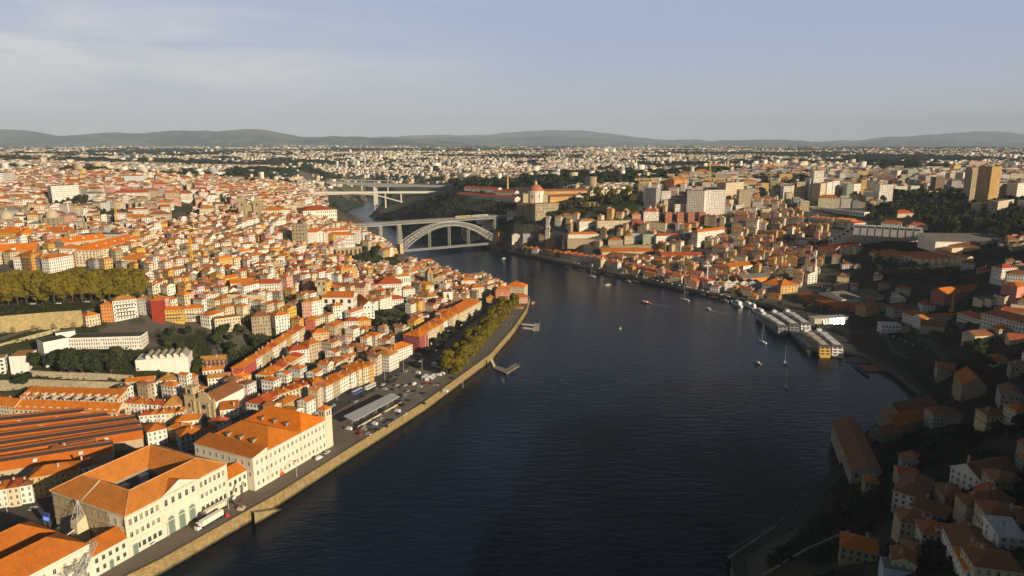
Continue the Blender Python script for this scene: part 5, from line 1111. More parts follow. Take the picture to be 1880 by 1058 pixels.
NB('white shaded house with round-topped roofs right of the brick chimney', 'house', (1758, 574), (1800, 588), 7, 14, 'white', 'rust')
NB('very long white four-storey building at the right edge in shade', 'office building', (1802, 575), (1890, 597), 14, 18, 'white', 'brown', bays=3.0, st=4)
NB('low brown-roofed sheds above the riverside trees', 'warehouse', (1690, 597), (1770, 607), 5, 16, 'tan', 'brown', 'gable', chimney=False, bays=0)
NB('small house with orange roof catching light below the long white building', 'house', (1835, 606), (1858, 606), 6, 12, 'cream', 'orange')
NB('brown-roofed shed with lit end wall above the riverside trees', 'warehouse', (1790, 618), (1832, 616), 6, 14, 'cream', 'brown', 'gable', chimney=False, bays=0)
NB('white flat-roofed restaurant catching the sun by the dock car park', 'restaurant', (1620, 597), (1656, 598), 8, 12, 'white', 'white', 'flat', bays=3, st=2)
ck = P(1745, 588, 16); o = empty('chimney_stack', (ck[0], ck[1], T2(*ck[:2]))); m = MB(); m.lathe([(1.3, 0), (.9, 22), (1.2, 22.2), (1.2, 23), (0, 23)], 8, 0, 0, (.5, .2, .1)); m.build('shaft', M_plain, o); m = MB(); m.box(-2, -2, -4, 2, 2, 2, (.4, .2, .12)); m.build('base', M_plain, o); tag(o, 'short orange brick chimney beside the shaded white office', 'chimney')
# shaded foreground right
NB('big barn with gable end and long rust roof at the river bend', 'warehouse', (1767, 708), (1812, 713), 9, 28, 'stone', 'rust', 'gable', gx=True, rise=7, chimney=False, bays=0, skylights=0)
NB('brown-roofed house at the right edge beside the big barn', 'house', (1838, 724), (1880, 730), 7, 20, 'grey', 'brown', 'gable', gx=True)
NB('long narrow riverside warehouse with brown gable roof in the dark foreground', 'warehouse', (1564, 864), (1621, 871), 6, 74, (.34, .31, .25), 'brown', 'gable', gx=True, rise=5, chimney=False, bays=5, st=1)
NB('brown gabled warehouse at the river bend, farthest of the dark group', 'warehouse', (1652, 760), (1722, 744), 6, 15, 'stone', 'brown', 'gable', rise=5, chimney=False, bays=0)
NB('brown gabled warehouse in the middle of the dark group at the bend', 'warehouse', (1646, 783), (1712, 767), 6, 14, 'stone', 'rust', 'gable', rise=5, chimney=False, bays=0)
NB('nearest brown-roofed warehouse of the dark group at the bend', 'warehouse', (1622, 800), (1660, 793), 5, 12, 'stone', 'brown', 'gable', rise=4, chimney=False)
NB('dusky green-shuttered house behind the dark warehouses', 'house', (1714, 761), (1768, 763), 8, 12, (.44, .42, .30), 'brown')
NB('cream house with long front facing the last sun', 'house', (1812, 764), (1866, 766), 7, 12, (.70, .55, .30), 'brown', real=False)
NB('brown-roofed house cut by the right edge beside the sunlit cream house', 'house', (1866, 756), (1900, 757), 8, 12, 'cream', 'rust')
NB('white manor with arched lower windows and dark red hip roof in the shade', 'manor', (1640, 901), (1695, 917), 9, 26, 'white', 'brown', 'hip', real=True)
NB('white gabled house with dark red roof behind the shaded manor', 'manor', (1746, 857), (1800, 883), 9.5, 26, 'white', 'brown', 'gable', gx=True, real=True, rise=5)
NB('stone cottage with brown roof in front of the shaded manor', 'house', (1674, 930), (1735, 952), 6, 12, 'tan', 'brown', 'gable', real=True)
NB('stone house with brown roof below the white gabled house', 'house', (1775, 931), (1826, 936), 7, 11, 'stone', 'brown', real=True)
NB('cream house with brown roof at the right edge below the gabled house', 'house', (1814, 923), (1862, 918), 6, 9, 'cream', 'brown', real=True)
for k in range(4):
    a, b = k / 4, (k + 1) / 4
    NB(['highest', 'second highest', 'third highest', 'lowest'][k] + ' of four stepped terrace houses with pale roof edges', 'house', (1731 + 41 * a, 966 + 82 * a), (1731 + 41 * b, 966 + 82 * b), 7, 15, 'white', ['brown', 'brown', 'rust', 'orange'][k], 'gable', rise=3.5, real=True)
NB('stone house with rust roof among gardens at the bottom right', 'house', (1543, 1003), (1612, 1019), 6, 12, 'stone', 'rust', real=True)
NB('pale yellow gabled house at the bottom edge', 'house', (1638, 1030), (1682, 1040), 6, 10, (.6, .54, .32), 'brown', 'gable', gx=True, real=True)
NB('low flat blue-grey shed at the bottom edge', 'shed', (1622, 1047), (1672, 1056), 4, 8, 'blue', 'grey', 'flat', bays=0)
NB('large brown roofs at the bottom-right corner', 'house', (1790, 1040), (1880, 1052), 7, 12, 'cream', 'brown', real=True)
NB('white rear house with slanted pale roof at the right edge', 'house', (1835, 985), (1885, 990), 5, 12, 'white', 'white', 'shed', rise=1.5, real=True)
wall_run('dark stone garden wall along the river at the bottom', [(1338, 1026), (1380, 997), (1426, 966)], 0, 5, (.2, .18, .13))
wall_run('upper dark garden wall at the bottom', [(1400, 1058), (1480, 1010), (1560, 975)], 0, 3, (.2, .18, .13))
wall_run('white boundary wall behind the four stepped terrace houses', [(1770, 965), (1830, 982), (1880, 978)], 0, 3, (.6, .6, .58))
# terraced hotel
hz0, hz1 = P(1525, 441, 60), P(1700, 441, 60)
ho = empty('terraced_hotel', (0, 0, 0)); tag(ho, 'large white hotel stepping up the slope in many balconied terraces', 'hotel')
for k in range(7):
    yl, yr = 441 - k * 4.6, 441 - k * 3.4; xl, xr = 1523 + k * 7.5, 1703 - k * 1.5
    zt = 56 + k * 4.4; a, b = P(xl, yl, zt), P(xr, yr, zt); L_ = math.hypot(b[0] - a[0], b[1] - a[1]); an = math.atan2(b[1] - a[1], b[0] - a[0])
    m = MB(); ca_, sa_ = math.cos(an), math.sin(an); tf = lambda X, Y, Z, a=a, ca_=ca_, sa_=sa_: (a[0] + X * ca_ - Y * sa_, a[1] + X * sa_ + Y * ca_, Z)
    n = int(L_ / 9)
    for i in range(n):
        x0 = L_ * i / n; x1 = L_ * (i + .8) / n
        q = [(x0, 0), (x1, 0), (x1, 16), (x0, 16)]; m.prism([tf(*p, 0)[:2] for p in q], zt - 14, zt, (.62, .60, .55)); m.prism([tf(x0 + .6, -.02, 0)[:2], tf(x1 - .6, -.02, 0)[:2], tf(x1 - .6, .4, 0)[:2], tf(x0 + .6, .4, 0)[:2]], zt - 3.4, zt - .7, (.06, .065, .07)); 
    m.prism([tf(*p, 0)[:2] for p in ((0, 2), (L_, 2), (L_, 18), (0, 18))], zt - 14, zt - .6, (.36, .35, .32)); m.build('terrace', M_wall, ho)
    add_foot((a[0] + b[0]) / 2, (a[1] + b[1]) / 2 + 8, an, L_, 20)
NB('white hotel top range with red roof at the right', 'hotel', (1669, 414), (1704, 415), 8, 14, 'white', 'red')
NB('small white hotel pavilion with red roof at the left top', 'hotel', (1568, 411), (1590, 409), 6, 12, 'white', 'red')
NB('red-roofed hotel range at the top centre', 'hotel', (1618, 409), (1655, 411), 6, 14, 'white', 'red')
GROW('cream gable row above the hotel', (1484, 400), (1530, 403), 5, 14, 18, 'cream', 'rust', bays=3)
GROW('orange gable row nearest the hotel', (1531, 403), (1563, 406), 3, 12, 18, 'cream', 'orange', bays=3)
NB('long white viaduct-like roof left of the park woods', 'station', (1478, 379), (1587, 391), 6, 12, 'white', 'white', 'flat', bays=6, st=1, chimney=False)
# apartment towers of the southern plateau
AP = [(1183,346,1205,347,27,18,'grey','grey slab with dark window grid'),(1196,374,1213,375,8,14,'ochre','low ochre block'),(1219,369,1238,369,12,16,'cream','cream block'),(1262,351,1294,352,36,22,'white','broad white tower, tallest of the white pair'),(1297,350,1333,350,34,24,'white','white tower with dark stripe, right of the white pair'),(1240,376,1262,376,12,14,'white','low white block'),
 (1358,350,1380,350,28,16,'tan','tan block with unfinished floors'),(1333,337,1366,335,22,20,'cream','wide cream block'),(1432,320,1455,320,20,20,'ochre','orange-ochre tower on the skyline of the wood'),(1397,337,1412,337,12,16,'ochre','small ochre block'),(1439,343,1452,343,20,16,'white','white slab'),(1453,342,1463,341,20,16,'cream','narrow cream block'),
 (1464,335,1479,335,25,16,'tan','tan tower'),(1488,328,1508,328,30,20,'white','white tower with vertical bays'),(1495,315,1513,315,40,20,'white','tallest white tower'),(1507,338,1518,337,24,16,'cream','cream block with flat roof'),(1519,336,1529,335,24,16,'white','white block'),(1530,334,1542,333,24,16,'white','white stepped block'),
 (1556,338,1567,338,22,18,'green','grey-green slab'),(1568,339,1581,338,20,18,'white','white office block'),(1582,331,1592,331,24,16,'ochre','ochre block'),(1593,333,1608,333,20,18,'dark','dark glass block'),(1585,354,1614,355,12,18,'grey','low grey block'),(1616,340,1641,340,27,20,'white','white slab with black window rows'),
 (1603,322,1646,323,16,16,'pink','wide pinkish slab'),(1643,343,1666,343,10,16,'white','low white block'),(1648,314,1667,313,18,18,'white','white block'),(1668,312,1686,312,20,18,'green','grey-green block'),(1690,311,1703,311,14,16,'tan','small tan block'),(1712,308,1724,308,14,16,'cream','small cream block'),(1729,309,1743,309,14,16,'cream','cream block'),
 (1686,323,1700,324,20,18,'grey','grey block'),(1701,323,1718,323,18,18,'white','white block with balconies'),(1719,326,1735,326,24,18,'brown','brown brick tower'),(1745,318,1768,318,20,18,'cream','cream balcony block'),(1748,333,1766,333,18,16,'grey','grey shaded block'),(1752,305,1765,303,16,16,'ochre','ochre tower'),(1769,318,1779,317,20,16,'white','narrow white tower'),
 (1785,309,1797,309,45,18,'tan','shaded side tower joined to the big ochre tower'),(1797,306,1822,307,48,20,'ochre','big ochre tower, tallest on the right'),(1826,338,1868,337,22,18,'tan','wide curved tan slab'),(1869,338,1892,337,22,18,'white','white slab cut by the right photo edge'),(1706,352,1723,352,7,14,'yellow','low yellow block'),(1780,297,1810,297,14,18,'pink','pinkish block'),(1823,317,1840,316,12,16,'cream','cream block'),
 (1238,331,1262,329,14,20,'orange','orange-roofed block'),(1400,302,1418,302,16,18,'orange','orange block'),(1420,300,1445,300,16,18,'cream','cream twin block'),(1448,299,1470,300,14,18,'white','white block'),(1520,318,1545,318,12,18,'white','long white block'),(1556,308,1590,309,14,20,'cream','cream block on the rise'),(1575,315,1596,315,14,18,'ochre','ochre block'),
 (1240,330,1250,330,12,14,'white','white block'),(1215,352,1232,352,14,16,'white','white block'),(1340,368,1356,367,14,16,'cream','cream block'),(1382,372,1398,372,12,14,'grey','grey block'),(1400,385,1412,385,9,12,'cream','cream block'),(1352,378,1366,378,10,12,'white','white block'),(1170,352,1181,353,12,14,'tan','tan block'),(1466,352,1486,353,10,14,'white','low white block'),(1490,352,1515,352,9,14,'tan','low tan block'),(1520,362,1560,361,7,16,'white','long low white block')]
for i, (x0, y0, x1, y1, h, d, c, l) in enumerate(AP):
    o = NB(l, 'apartment block', (x0, y0), (x1, y1), h * 1.35, d, c, 'tan' if 'orange' in l else 'grey', 'hip' if 'orange-roofed' in l else 'flat', name='apartment_block', auto=True, bays=3.0)
    o['group'] = 'tower blocks on the southern plateau'
# ------------------------------------------------------------------ bridges
GREYB = (.50, .50, .45)
def truss(m, A, B_, hgt, wid, n, r, col, xs=True):
    """box truss between two deck points (top chord level)"""
    A, B_ = Vector(A), Vector(B_); d = (B_ - A).normalized(); s = Vector((-d.y, d.x, 0)).normalized() * wid / 2; dn = Vector((0, 0, -hgt))
    for sg_ in (1, -1):
        m.tube(A + s * sg_, B_ + s * sg_, r, 4, col); m.tube(A + s * sg_ + dn, B_ + s * sg_ + dn, r, 4, col)
        for k in range(n):
            p, q = A.lerp(B_, k / n) + s * sg_, A.lerp(B_, (k + 1) / n) + s * sg_
            m.tube(p, p + dn, r * .6, 4, col); m.tube(p, q + dn, r * .55, 4, col)
            if xs: m.tube(p + dn, q, r * .55, 4, col)
def pier_tower(par, x, y, z0, z1, d, w0, w1, n, name='pier', col=GREYB):
    m = MB(); d = Vector((d.x, d.y, 0)).normalized(); s = Vector((-d.y, d.x, 0))
    cs = lambda f, z: [Vector((x, y, z)) + d * a * (w0 * (1 - f) + w1 * f) / 2 + s * b * (w0 * (1 - f) + w1 * f) * .8 for a, b in ((1, 1), (1, -1), (-1, -1), (-1, 1))]
    for k in range(n):
        A, B2 = cs(k / n, z0 + (z1 - z0) * k / n), cs((k + 1) / n, z0 + (z1 - z0) * (k + 1) / n)
        for i in range(4): j = (i + 1) % 4; m.tube(A[i], B2[i], .42, 4, col); m.tube(A[i], B2[j], .28, 4, col); m.tube(A[j], B2[i], .28, 4, col); m.tube(B2[i], B2[j], .28, 4, col)
    o = m.build(name, M_metal, par); return o
br = empty('arch_bridge', (0, 0, 0)); tag(br, 'double-deck iron arch bridge across the river with a tram on its upper deck', 'bridge')
UA, UB = Vector(PD(625, 414, 1206)), Vector(PD(975, 402, 1352)); UZ = 61.5
FA, FB = Vector(P(741, 462, 8)), Vector(P(903, 448, 8))     # arch feet
bd = (FB - FA); bd.z = 0; SPAN = bd.length; bd.normalize(); bs = Vector((-bd.y, bd.x, 0))
dl = Vector((FA.x, FA.y, UZ)) - bd * 96; dr = Vector((FB.x, FB.y, UZ)) + bd * 112
m = MB(); truss(m, dl, dr, 4.0, 8.5, 64, .3, GREYB); m.build('truss', M_metal, br)
m = MB(); q = [dl + bs * 5, dr + bs * 5, dr - bs * 5, dl - bs * 5]; m.prism([(p.x, p.y) for p in q][::-1], UZ + .1, UZ + .6, (.36, .34, .30), bottom=True); m.build('upper_deck', M_metal, br)
m = MB()
for sg_ in (1, -1):
    m.tube(dl + bs * 4.9 * sg_ + Vector((0, 0, 2.1)), dr + bs * 4.9 * sg_ + Vector((0, 0, 2.1)), .12, 4, GREYB)
    for k in range(0, 85): p = dl.lerp(dr, k / 84) + bs * 4.9 * sg_; m.tube(p + Vector((0, 0, .9)), p + Vector((0, 0, 2.2)), .1, 4, GREYB)
m.build('railing', M_metal, br)
m = MB(); NA = 26
def archp(t, o): # outer crown rises to the deck, ribs deeper at the feet
    x = t * SPAN; f = 4 * t * (1 - t)
    zi = 12 + 37.5 * f; zo = 26 + 30.5 * (1 - abs(2 * t - 1) ** 2.1)
    return zi, zo
for sg_, wd in ((1, 1), (-1, 1)):
    prev = None
    for k in range(NA + 1):
        t = k / NA; zi, zo = archp(t, 0); off = bs * sg_ * (4.2 + 3.6 * abs(2 * t - 1)); c = FA + bd * (t * SPAN) + off
        pi_, po_ = Vector((c.x, c.y, zi)), Vector((c.x, c.y, zo))
        m.tube(pi_, po_, .33, 4, GREYB)
        if prev: m.tube(prev[0], pi_, .55, 6, GREYB); m.tube(prev[1], po_, .55, 6, GREYB); m.tube(prev[0], po_, .33, 4, GREYB); m.tube(prev[1], pi_, .33, 4, GREYB)
        prev = (pi_, po_)
for k in range(NA + 1):
    t = k / NA; zi, zo = archp(t, 0); o1 = bs * (4.2 + 3.6 * abs(2 * t - 1)); c = FA + bd * (t * SPAN)
    for z in (zi, zo): m.tube((c.x + o1.x, c.y + o1.y, z), (c.x - o1.x, c.y - o1.y, z), .25, 4, GREYB)
m.build('arch', M_metal, br)
for t, z in ((.28, 14), (.5, 14), (.72, 14)):    # hangers carrying the lower deck
    c = FA + bd * (t * SPAN); hm = MB(); zi = archp(t, 0)[0]
    for sg_ in (1, -1): lattice(hm, (c.x + bs.x * 4 * sg_, c.y + bs.y * 4 * sg_, 11), (c.x + bs.x * 4 * sg_, c.y + bs.y * 4 * sg_, zi + 2), 1.5, 7, .2, GREYB)
    hm.build('hanger', M_metal, br)
la, lb = FA - bd * 3, FB + bd * 3; m = MB(); truss(m, (la.x, la.y, 10.6), (lb.x, lb.y, 10.6), 2.6, 8, 30, .26, GREYB)
q = [la + bs * 4.4, lb + bs * 4.4, lb - bs * 4.4, la - bs * 4.4]; m.prism([(p.x, p.y) for p in q][::-1], 10.7, 11.2, (.27, .24, .20), bottom=True); m.build('lower_deck', M_metal, br)
for e, sg_ in ((FA, -1), (FB, 1)):
    pm = MB(); c = e + bd * sg_ * 7
    for k in (-1, 1):
        p = c + bs * 6 * k; w2 = 3.2; pm.prism([(p.x + bd.x * a * w2 + bs.x * b * w2, p.y + bd.y * a * w2 + bs.y * b * w2) for a, b in ((-1, -1), (1, -1), (1, 1), (-1, 1))], -3, 24, (.52, .42, .26))
    pm.build('abutment', M_stone, br); pier_tower(br, c.x, c.y, 23.5, UZ - 4.6, bd, 7, 4.2, 6)
for e, dist in ((FA, -42), (FA, -70), (FB, 34), (FB, 56)):
    c = e + bd * dist; z0 = T2(c.x, c.y) - 2
    if z0 < UZ - 10: pier_tower(br, c.x, c.y, z0, UZ - 4.6, bd, 5.5, 3.6, 5)
tr = dl.lerp(dr, .60); o = empty('tram', (tr.x - bs.x * 2, tr.y - bs.y * 2, UZ + 1.0), math.atan2(bd.y, bd.x))
for k, c in ((-1, (.62, .48, .10)), (1, (.66, .62, .56))):
    m = MB(); m.box(k * 18 - 16.5, -1.3, .5, k * 18 + 16.5, 1.3, 3.6, c); m.box(k * 18 - 16, -1.0, 3.6, k * 18 + 16, 1.0, 3.9, (.5, .48, .42)); m.box(k * 18 - 15.8, -1.0, .05, k * 18 + 15.8, 1.0, .5, (.1, .1, .1)); u = m.build('carriage', M_paint, o)
    m = MB(); m.box(k * 18 - 15.5, -1.34, 1.7, k * 18 + 15.5, 1.34, 2.9, (.05, .05, .06)); m.build('window', M_glass, u)
    if k == 1:
        m = MB()
        for i in range(4): m.box(k * 18 - 13 + 8 * i, -1.37, .7, k * 18 - 10 + 8 * i, 1.37, 3.2, [(.6, .06, .04), (.1, .4, .3)][i % 2])
        m.build('advert_panel', M_paint, u)
tag(o, 'yellow and white coupled tram crossing the upper deck of the arch bridge', 'tram')
# concrete arch bridge upstream
cb = empty('concrete_bridge', (0, 0, 0)); tag(cb, 'white flat-arched concrete road bridge upstream of the iron bridge', 'bridge')
CC = (.66, .62, .54); Y0 = 1860
a, b = Vector(P(532, 353, 69)), Vector(P(850, 351.5, 69)); dd = (b - a).normalized(); ss = Vector((-dd.y, dd.x, 0)) * 6
m = MB(); m.prism([((a + ss).x, (a + ss).y), ((a - ss).x, (a - ss).y), ((b - ss).x, (b - ss).y), ((b + ss).x, (b + ss).y)], 64.5, 70, CC, bottom=True); m.build('deck', M_plain, cb)
def lerpX(px): return a.lerp(b, (px - 532) / (850 - 532))
m = MB(); lv = [(lerpX(552), 50), (lerpX(598), 62), (lerpX(655), 64.4), (lerpX(690), 60), (lerpX(738), 40)]
for (p, z), (q, y) in zip(lv[:-1], lv[1:]):
    for k in (-3, 3):
        s2 = ss.normalized() * k
        for w2 in (0,):
            P0, P1 = Vector((p.x + s2.x, p.y + s2.y, z)), Vector((q.x + s2.x, q.y + s2.y, y)); m.tube(P0, P1, 1.6, 4, CC)
m.build('arch', M_plain, cb)
for px in (556, 580, 706, 735): 
    p = lerpX(px); m = MB(); z0 = min(T2(p.x, p.y), 60) - 3; m.prism([(p.x - 1.2, p.y - 4), (p.x + 1.2, p.y - 4), (p.x + 1.2, p.y + 4), (p.x - 1.2, p.y + 4)], z0, 64.6, CC); m.build('pier', M_plain, cb)
rb = empty('railway_bridge', (0, 0, 0)); tag(rb, 'white box-girder railway bridge with one broad river pier, behind the flat-arched bridge', 'bridge')
a2, b2 = Vector(P(600, 333, 72)), Vector(P(820, 341, 72)); pp = a2.lerp(b2, .43); m = MB()
for (s_, e_) in ((a2, pp), (pp, b2)):
    N_ = 10
    for k in range(N_):
        p, q = s_.lerp(e_, k / N_), s_.lerp(e_, (k + 1) / N_)
        f = lambda t: (t if e_ is pp else 1 - t) ** 2
        h0, h1 = 6 + 8 * f(k / N_), 6 + 8 * f((k + 1) / N_)
        for y0 in (-5, 5):
            m.face([(p.x, p.y + y0, 72 - h0), (q.x, q.y + y0, 72 - h1), (q.x, q.y + y0, 72), (p.x, p.y + y0, 72)] if y0 < 0 else [(q.x, q.y + y0, 72 - h1), (p.x, p.y + y0, 72 - h0), (p.x, p.y + y0, 72), (q.x, q.y + y0, 72)], CC)
        m.face([(p.x, p.y - 5, 72), (q.x, q.y - 5, 72), (q.x, q.y + 5, 72), (p.x, p.y + 5, 72)], CC); m.face([(q.x, q.y - 5, 72 - h1), (p.x, p.y - 5, 72 - h0), (p.x, p.y + 5, 72 - h0), (q.x, q.y + 5, 72 - h1)], CC)
m.build('deck', M_plain, rb); m = MB(); m.prism([(pp.x - 6, pp.y - 5), (pp.x + 6, pp.y - 5), (pp.x + 6, pp.y + 5), (pp.x - 6, pp.y + 5)], -4, 60, CC); m.build('pier', M_plain, rb); m = MB()
for k in range(24): p = a2.lerp(b2, (k + .5) / 24); m.tube((p.x, p.y, 72), (p.x, p.y, 77), .14, 4, (.5, .5, .46))
m.build('mast', M_metal, rb)
vb = empty('viaduct', (0, 0, 0)); tag(vb, 'thin far road viaduct on slender piers above the railway bridge', 'bridge'); a3, b3 = Vector(P(606, 329, 62)), Vector(P(724, 332, 62)); m = MB()
m.prism([(a3.x, a3.y - 6), (b3.x, b3.y - 6), (b3.x, b3.y + 6), (a3.x, a3.y + 6)], 59.5, 62, CC, bottom=True); m.build('deck', M_plain, vb)
for k in range(5): p = a3.lerp(b3, (k + .5) / 5); m = MB(); m.prism([(p.x - 1.5, p.y - 3), (p.x + 1.5, p.y - 3), (p.x + 1.5, p.y + 3), (p.x - 1.5, p.y + 3)], min(T2(p.x, p.y), 50) - 4, 59.6, CC); m.build('pier', M_plain, vb)
# ------------------------------------------------------------------ the old town: house after house between the single buildings
ZONES = [  # polygon in the photograph, base direction of the rows (degrees), storeys, wall colours, keep-out flag
 ([(-40,735),(225,735),(300,832),(560,778),(640,737),(700,692),(760,652),(838,592),(884,560),(968,520),(905,505),(850,480),(790,462),(742,455),(700,448),(655,430),(600,412),(540,402),(430,398),(250,432),(-40,432)], 62, (3, 5), 1),
 ([(-40,432),(250,432),(430,398),(540,402),(555,380),(600,372),(590,352),(470,340),(300,326),(-40,322)], 20, (3, 5), 2),
 ([(915,448),(985,470),(1060,488),(1180,512),(1300,540),(1400,562),(1480,520),(1560,465),(1500,400),(1450,385),(1400,362),(1180,385),(1090,400),(1010,395),(930,430)], -35, (2, 5), 3),
 ([(1400,362),(1450,385),(1600,395),(1640,365),(1880,345),(1880,318),(1400,312),(1180,340),(1180,385)], -15, (3, 6), 4),
 ([(1500,560),(1560,470),(1640,465),(1900,440),(1900,700),(1760,720),(1650,600)], -25, (1, 3), 5),
 ([(1620,870),(1900,760),(1900,1080),(1560,1080),(1500,1000)], -20, (1, 3), 6),
]
NOGO = [[(-40,486),(262,498),(282,560),(150,600),(-40,660)], [(-40,600),(150,572),(262,590),(352,606),(360,690),(240,730),(-40,730)], [(286,600),(400,600),(500,605),(520,640),(440,690),(350,700),(330,640)],
        [(560,636),(600,645),(650,612),(720,600),(735,575),(690,565),(640,610)], [(560,780),(640,740),(700,700),(760,660),(845,600),(895,565),(970,560),(900,700),(640,860)], [(693,566),(745,570),(760,610),(700,612)],
        [(605,462),(662,452),(700,475),(735,470),(755,500),(690,500),(610,480)], [(90,368),(172,368),(172,388),(90,388)], [(175,388),(255,385),(255,404),(175,404)], [(310,415),(335,350),(360,350),(350,415)],
        [(1640,480),(1760,495),(1780,520),(1700,540),(1620,520)], [(1560,1058),(1430,1058),(1340,1058),(1440,960),(1560,900),(1600,960)], [(1580,420),(1640,350),(1880,355),(1880,440),(1700,440)], [(1080,350),(1180,350),(1180,385),(1080,400)],
        [(1690,625),(1740,610),(1820,640),(1830,720),(1760,700)], [(940,375),(1090,370),(1090,400),(940,400)], [(1700,790),(1880,790),(1880,850),(1720,860)], [(-40,850),(70,880),(70,1000),(-40,1000)]]
CW = {1: ['white', 'white', 'white', 'white', 'cream', 'cream', 'tan', 'ochre', 'white', 'pink', 'cream', 'white', 'grey', 'white', 'yellow'], 2: ['white', 'white', 'cream', 'cream', 'tan', 'white', 'pink', 'grey'], 3: ['white', 'cream', 'white', 'tan', 'cream', 'pink', 'ochre'], 4: ['white', 'cream', 'white', 'grey', 'tan', 'cream'], 5: ['white', 'cream', 'grey', 'tan'], 6: ['white', 'cream', 'tan', 'grey', 'stone']}
CR = {1: ['orange', 'rust', 'orange', 'red', 'rust', 'tan', 'bright', 'brown'], 2: ['orange', 'rust', 'red', 'tan', 'rust', 'brown', 'grey'], 3: ['rust', 'red', 'orange', 'brown', 'tan', 'rust'], 4: ['rust', 'tan', 'grey', 'brown', 'orange'], 5: ['rust', 'brown', 'red', 'brown'], 6: ['brown', 'rust', 'brown', 'red']}
rr = random.Random(42); cand = []
for poly, adeg, sts, zi in ZONES:
    gp = [G(min(max(p[0], -60), 1940), min(max(p[1], 312), 1080)) for p in poly]; xs = [p[0] for p in gp]; ys = [p[1] for p in gp]
    x0, x1, y0, y1 = min(xs) - 40, max(xs) + 40, min(ys) - 40, max(ys) + 60; cx, cy = (x0 + x1) / 2, (y0 + y1) / 2; A = R(adeg); ca, sa = math.cos(A), math.sin(A)
    half = math.hypot(x1 - x0, y1 - y0) / 2; v = -half; row = 0
    big = {1: 1.0, 2: 1.45, 3: 1.15, 4: 1.9, 5: 1.5, 6: 1.25}[zi]; gapp = {1: .09, 2: .16, 3: .26, 4: .45, 5: .66, 6: .66}[zi]
    while v < half:
        d = 10.5 * big; u = -half
        while u < half:
            w = (rr.uniform(4.5, 10.5) if rr.random() < .88 else rr.uniform(12, 20)) * big
            if rr.random() < gapp: u += w * rr.uniform(.6, 1.6); continue
            uu, vv = u + w / 2, v + rr.uniform(-1.3, 1.3)
            def wp(uu, vv):
                x, y = cx + uu * ca - vv * sa, cy + uu * sa + vv * ca
                return x + (vnoise(x, y, 210, 9) - .5) * 46, y + (vnoise(x, y, 190, 19) - .5) * 60
            x, y = wp(uu, vv); x2, y2 = wp(uu + 2, vv); la = math.atan2(y2 - y, x2 - x)
            u += w + (rr.uniform(1, 5) if rr.random() < .06 else .05)
            if not (x0 < x < x1 and y0 < y < y1): continue
            z = T(x, y)
            if z < 2.5: continue
            px, py = proj(x, y, z)
            if not (-70 < px < 1950 and py < 1130): continue
            cand.append([x, y, z, la + rr.uniform(-.03, .03), w, d * rr.uniform(.7, 1.12), rr.randint(*sts) * rr.uniform(2.5, 3.3), zi, px, py])
        v += d + (.4 if row % 2 == 0 else rr.uniform(3.5, 6.0)); row += 1
cand = [c for c in cand]
PX = np.array([c[8] for c in cand]); PY = np.array([c[9] for c in cand]); ok = np.zeros(len(cand), bool)
for zn, (poly, *_r) in enumerate(ZONES):
    ok |= inpoly(PX, PY, poly) & np.array([c[7] == zn + 1 for c in cand])
for pl in NOGO: ok &= ~inpoly(PX, PY, pl)
XY = np.array([c[:2] for c in cand]); db = np.minimum(seg_dist(XY[:, 0], XY[:, 1], LB + LB2[1:]), seg_dist(XY[:, 0], XY[:, 1], RB + RB2[1:]))
ok &= (db > np.where(XY[:, 1] > 800, 14, 20)) & ~inpoly(XY[:, 0], XY[:, 1], RIVER)
st_line = [G(*p)[:2] for p in [(480, 720), (500, 690), (530, 662), (570, 632), (600, 610), (622, 590)]]
ok &= seg_dist(XY[:, 0], XY[:, 1], st_line) > 6
cand = [c for c, k in zip(cand, ok) if k]; cand.sort(key=lambda c: math.hypot(c[0], c[1]))
fill = []
HSH = random.Random(5)
for c in cand:
    if hits(c[0], c[1], c[3], c[4], c[5], .8): continue
    fill.append(c); add_foot(c[0], c[1], c[3], c[4] - 1.2, c[5] - 1.2)
N_IND = 165; SN = ['', 'single-storey', 'two-storey', 'three-storey', 'four-storey', 'five-storey', 'six-storey']
farW, farR = MB(), MB(); ncount = 0
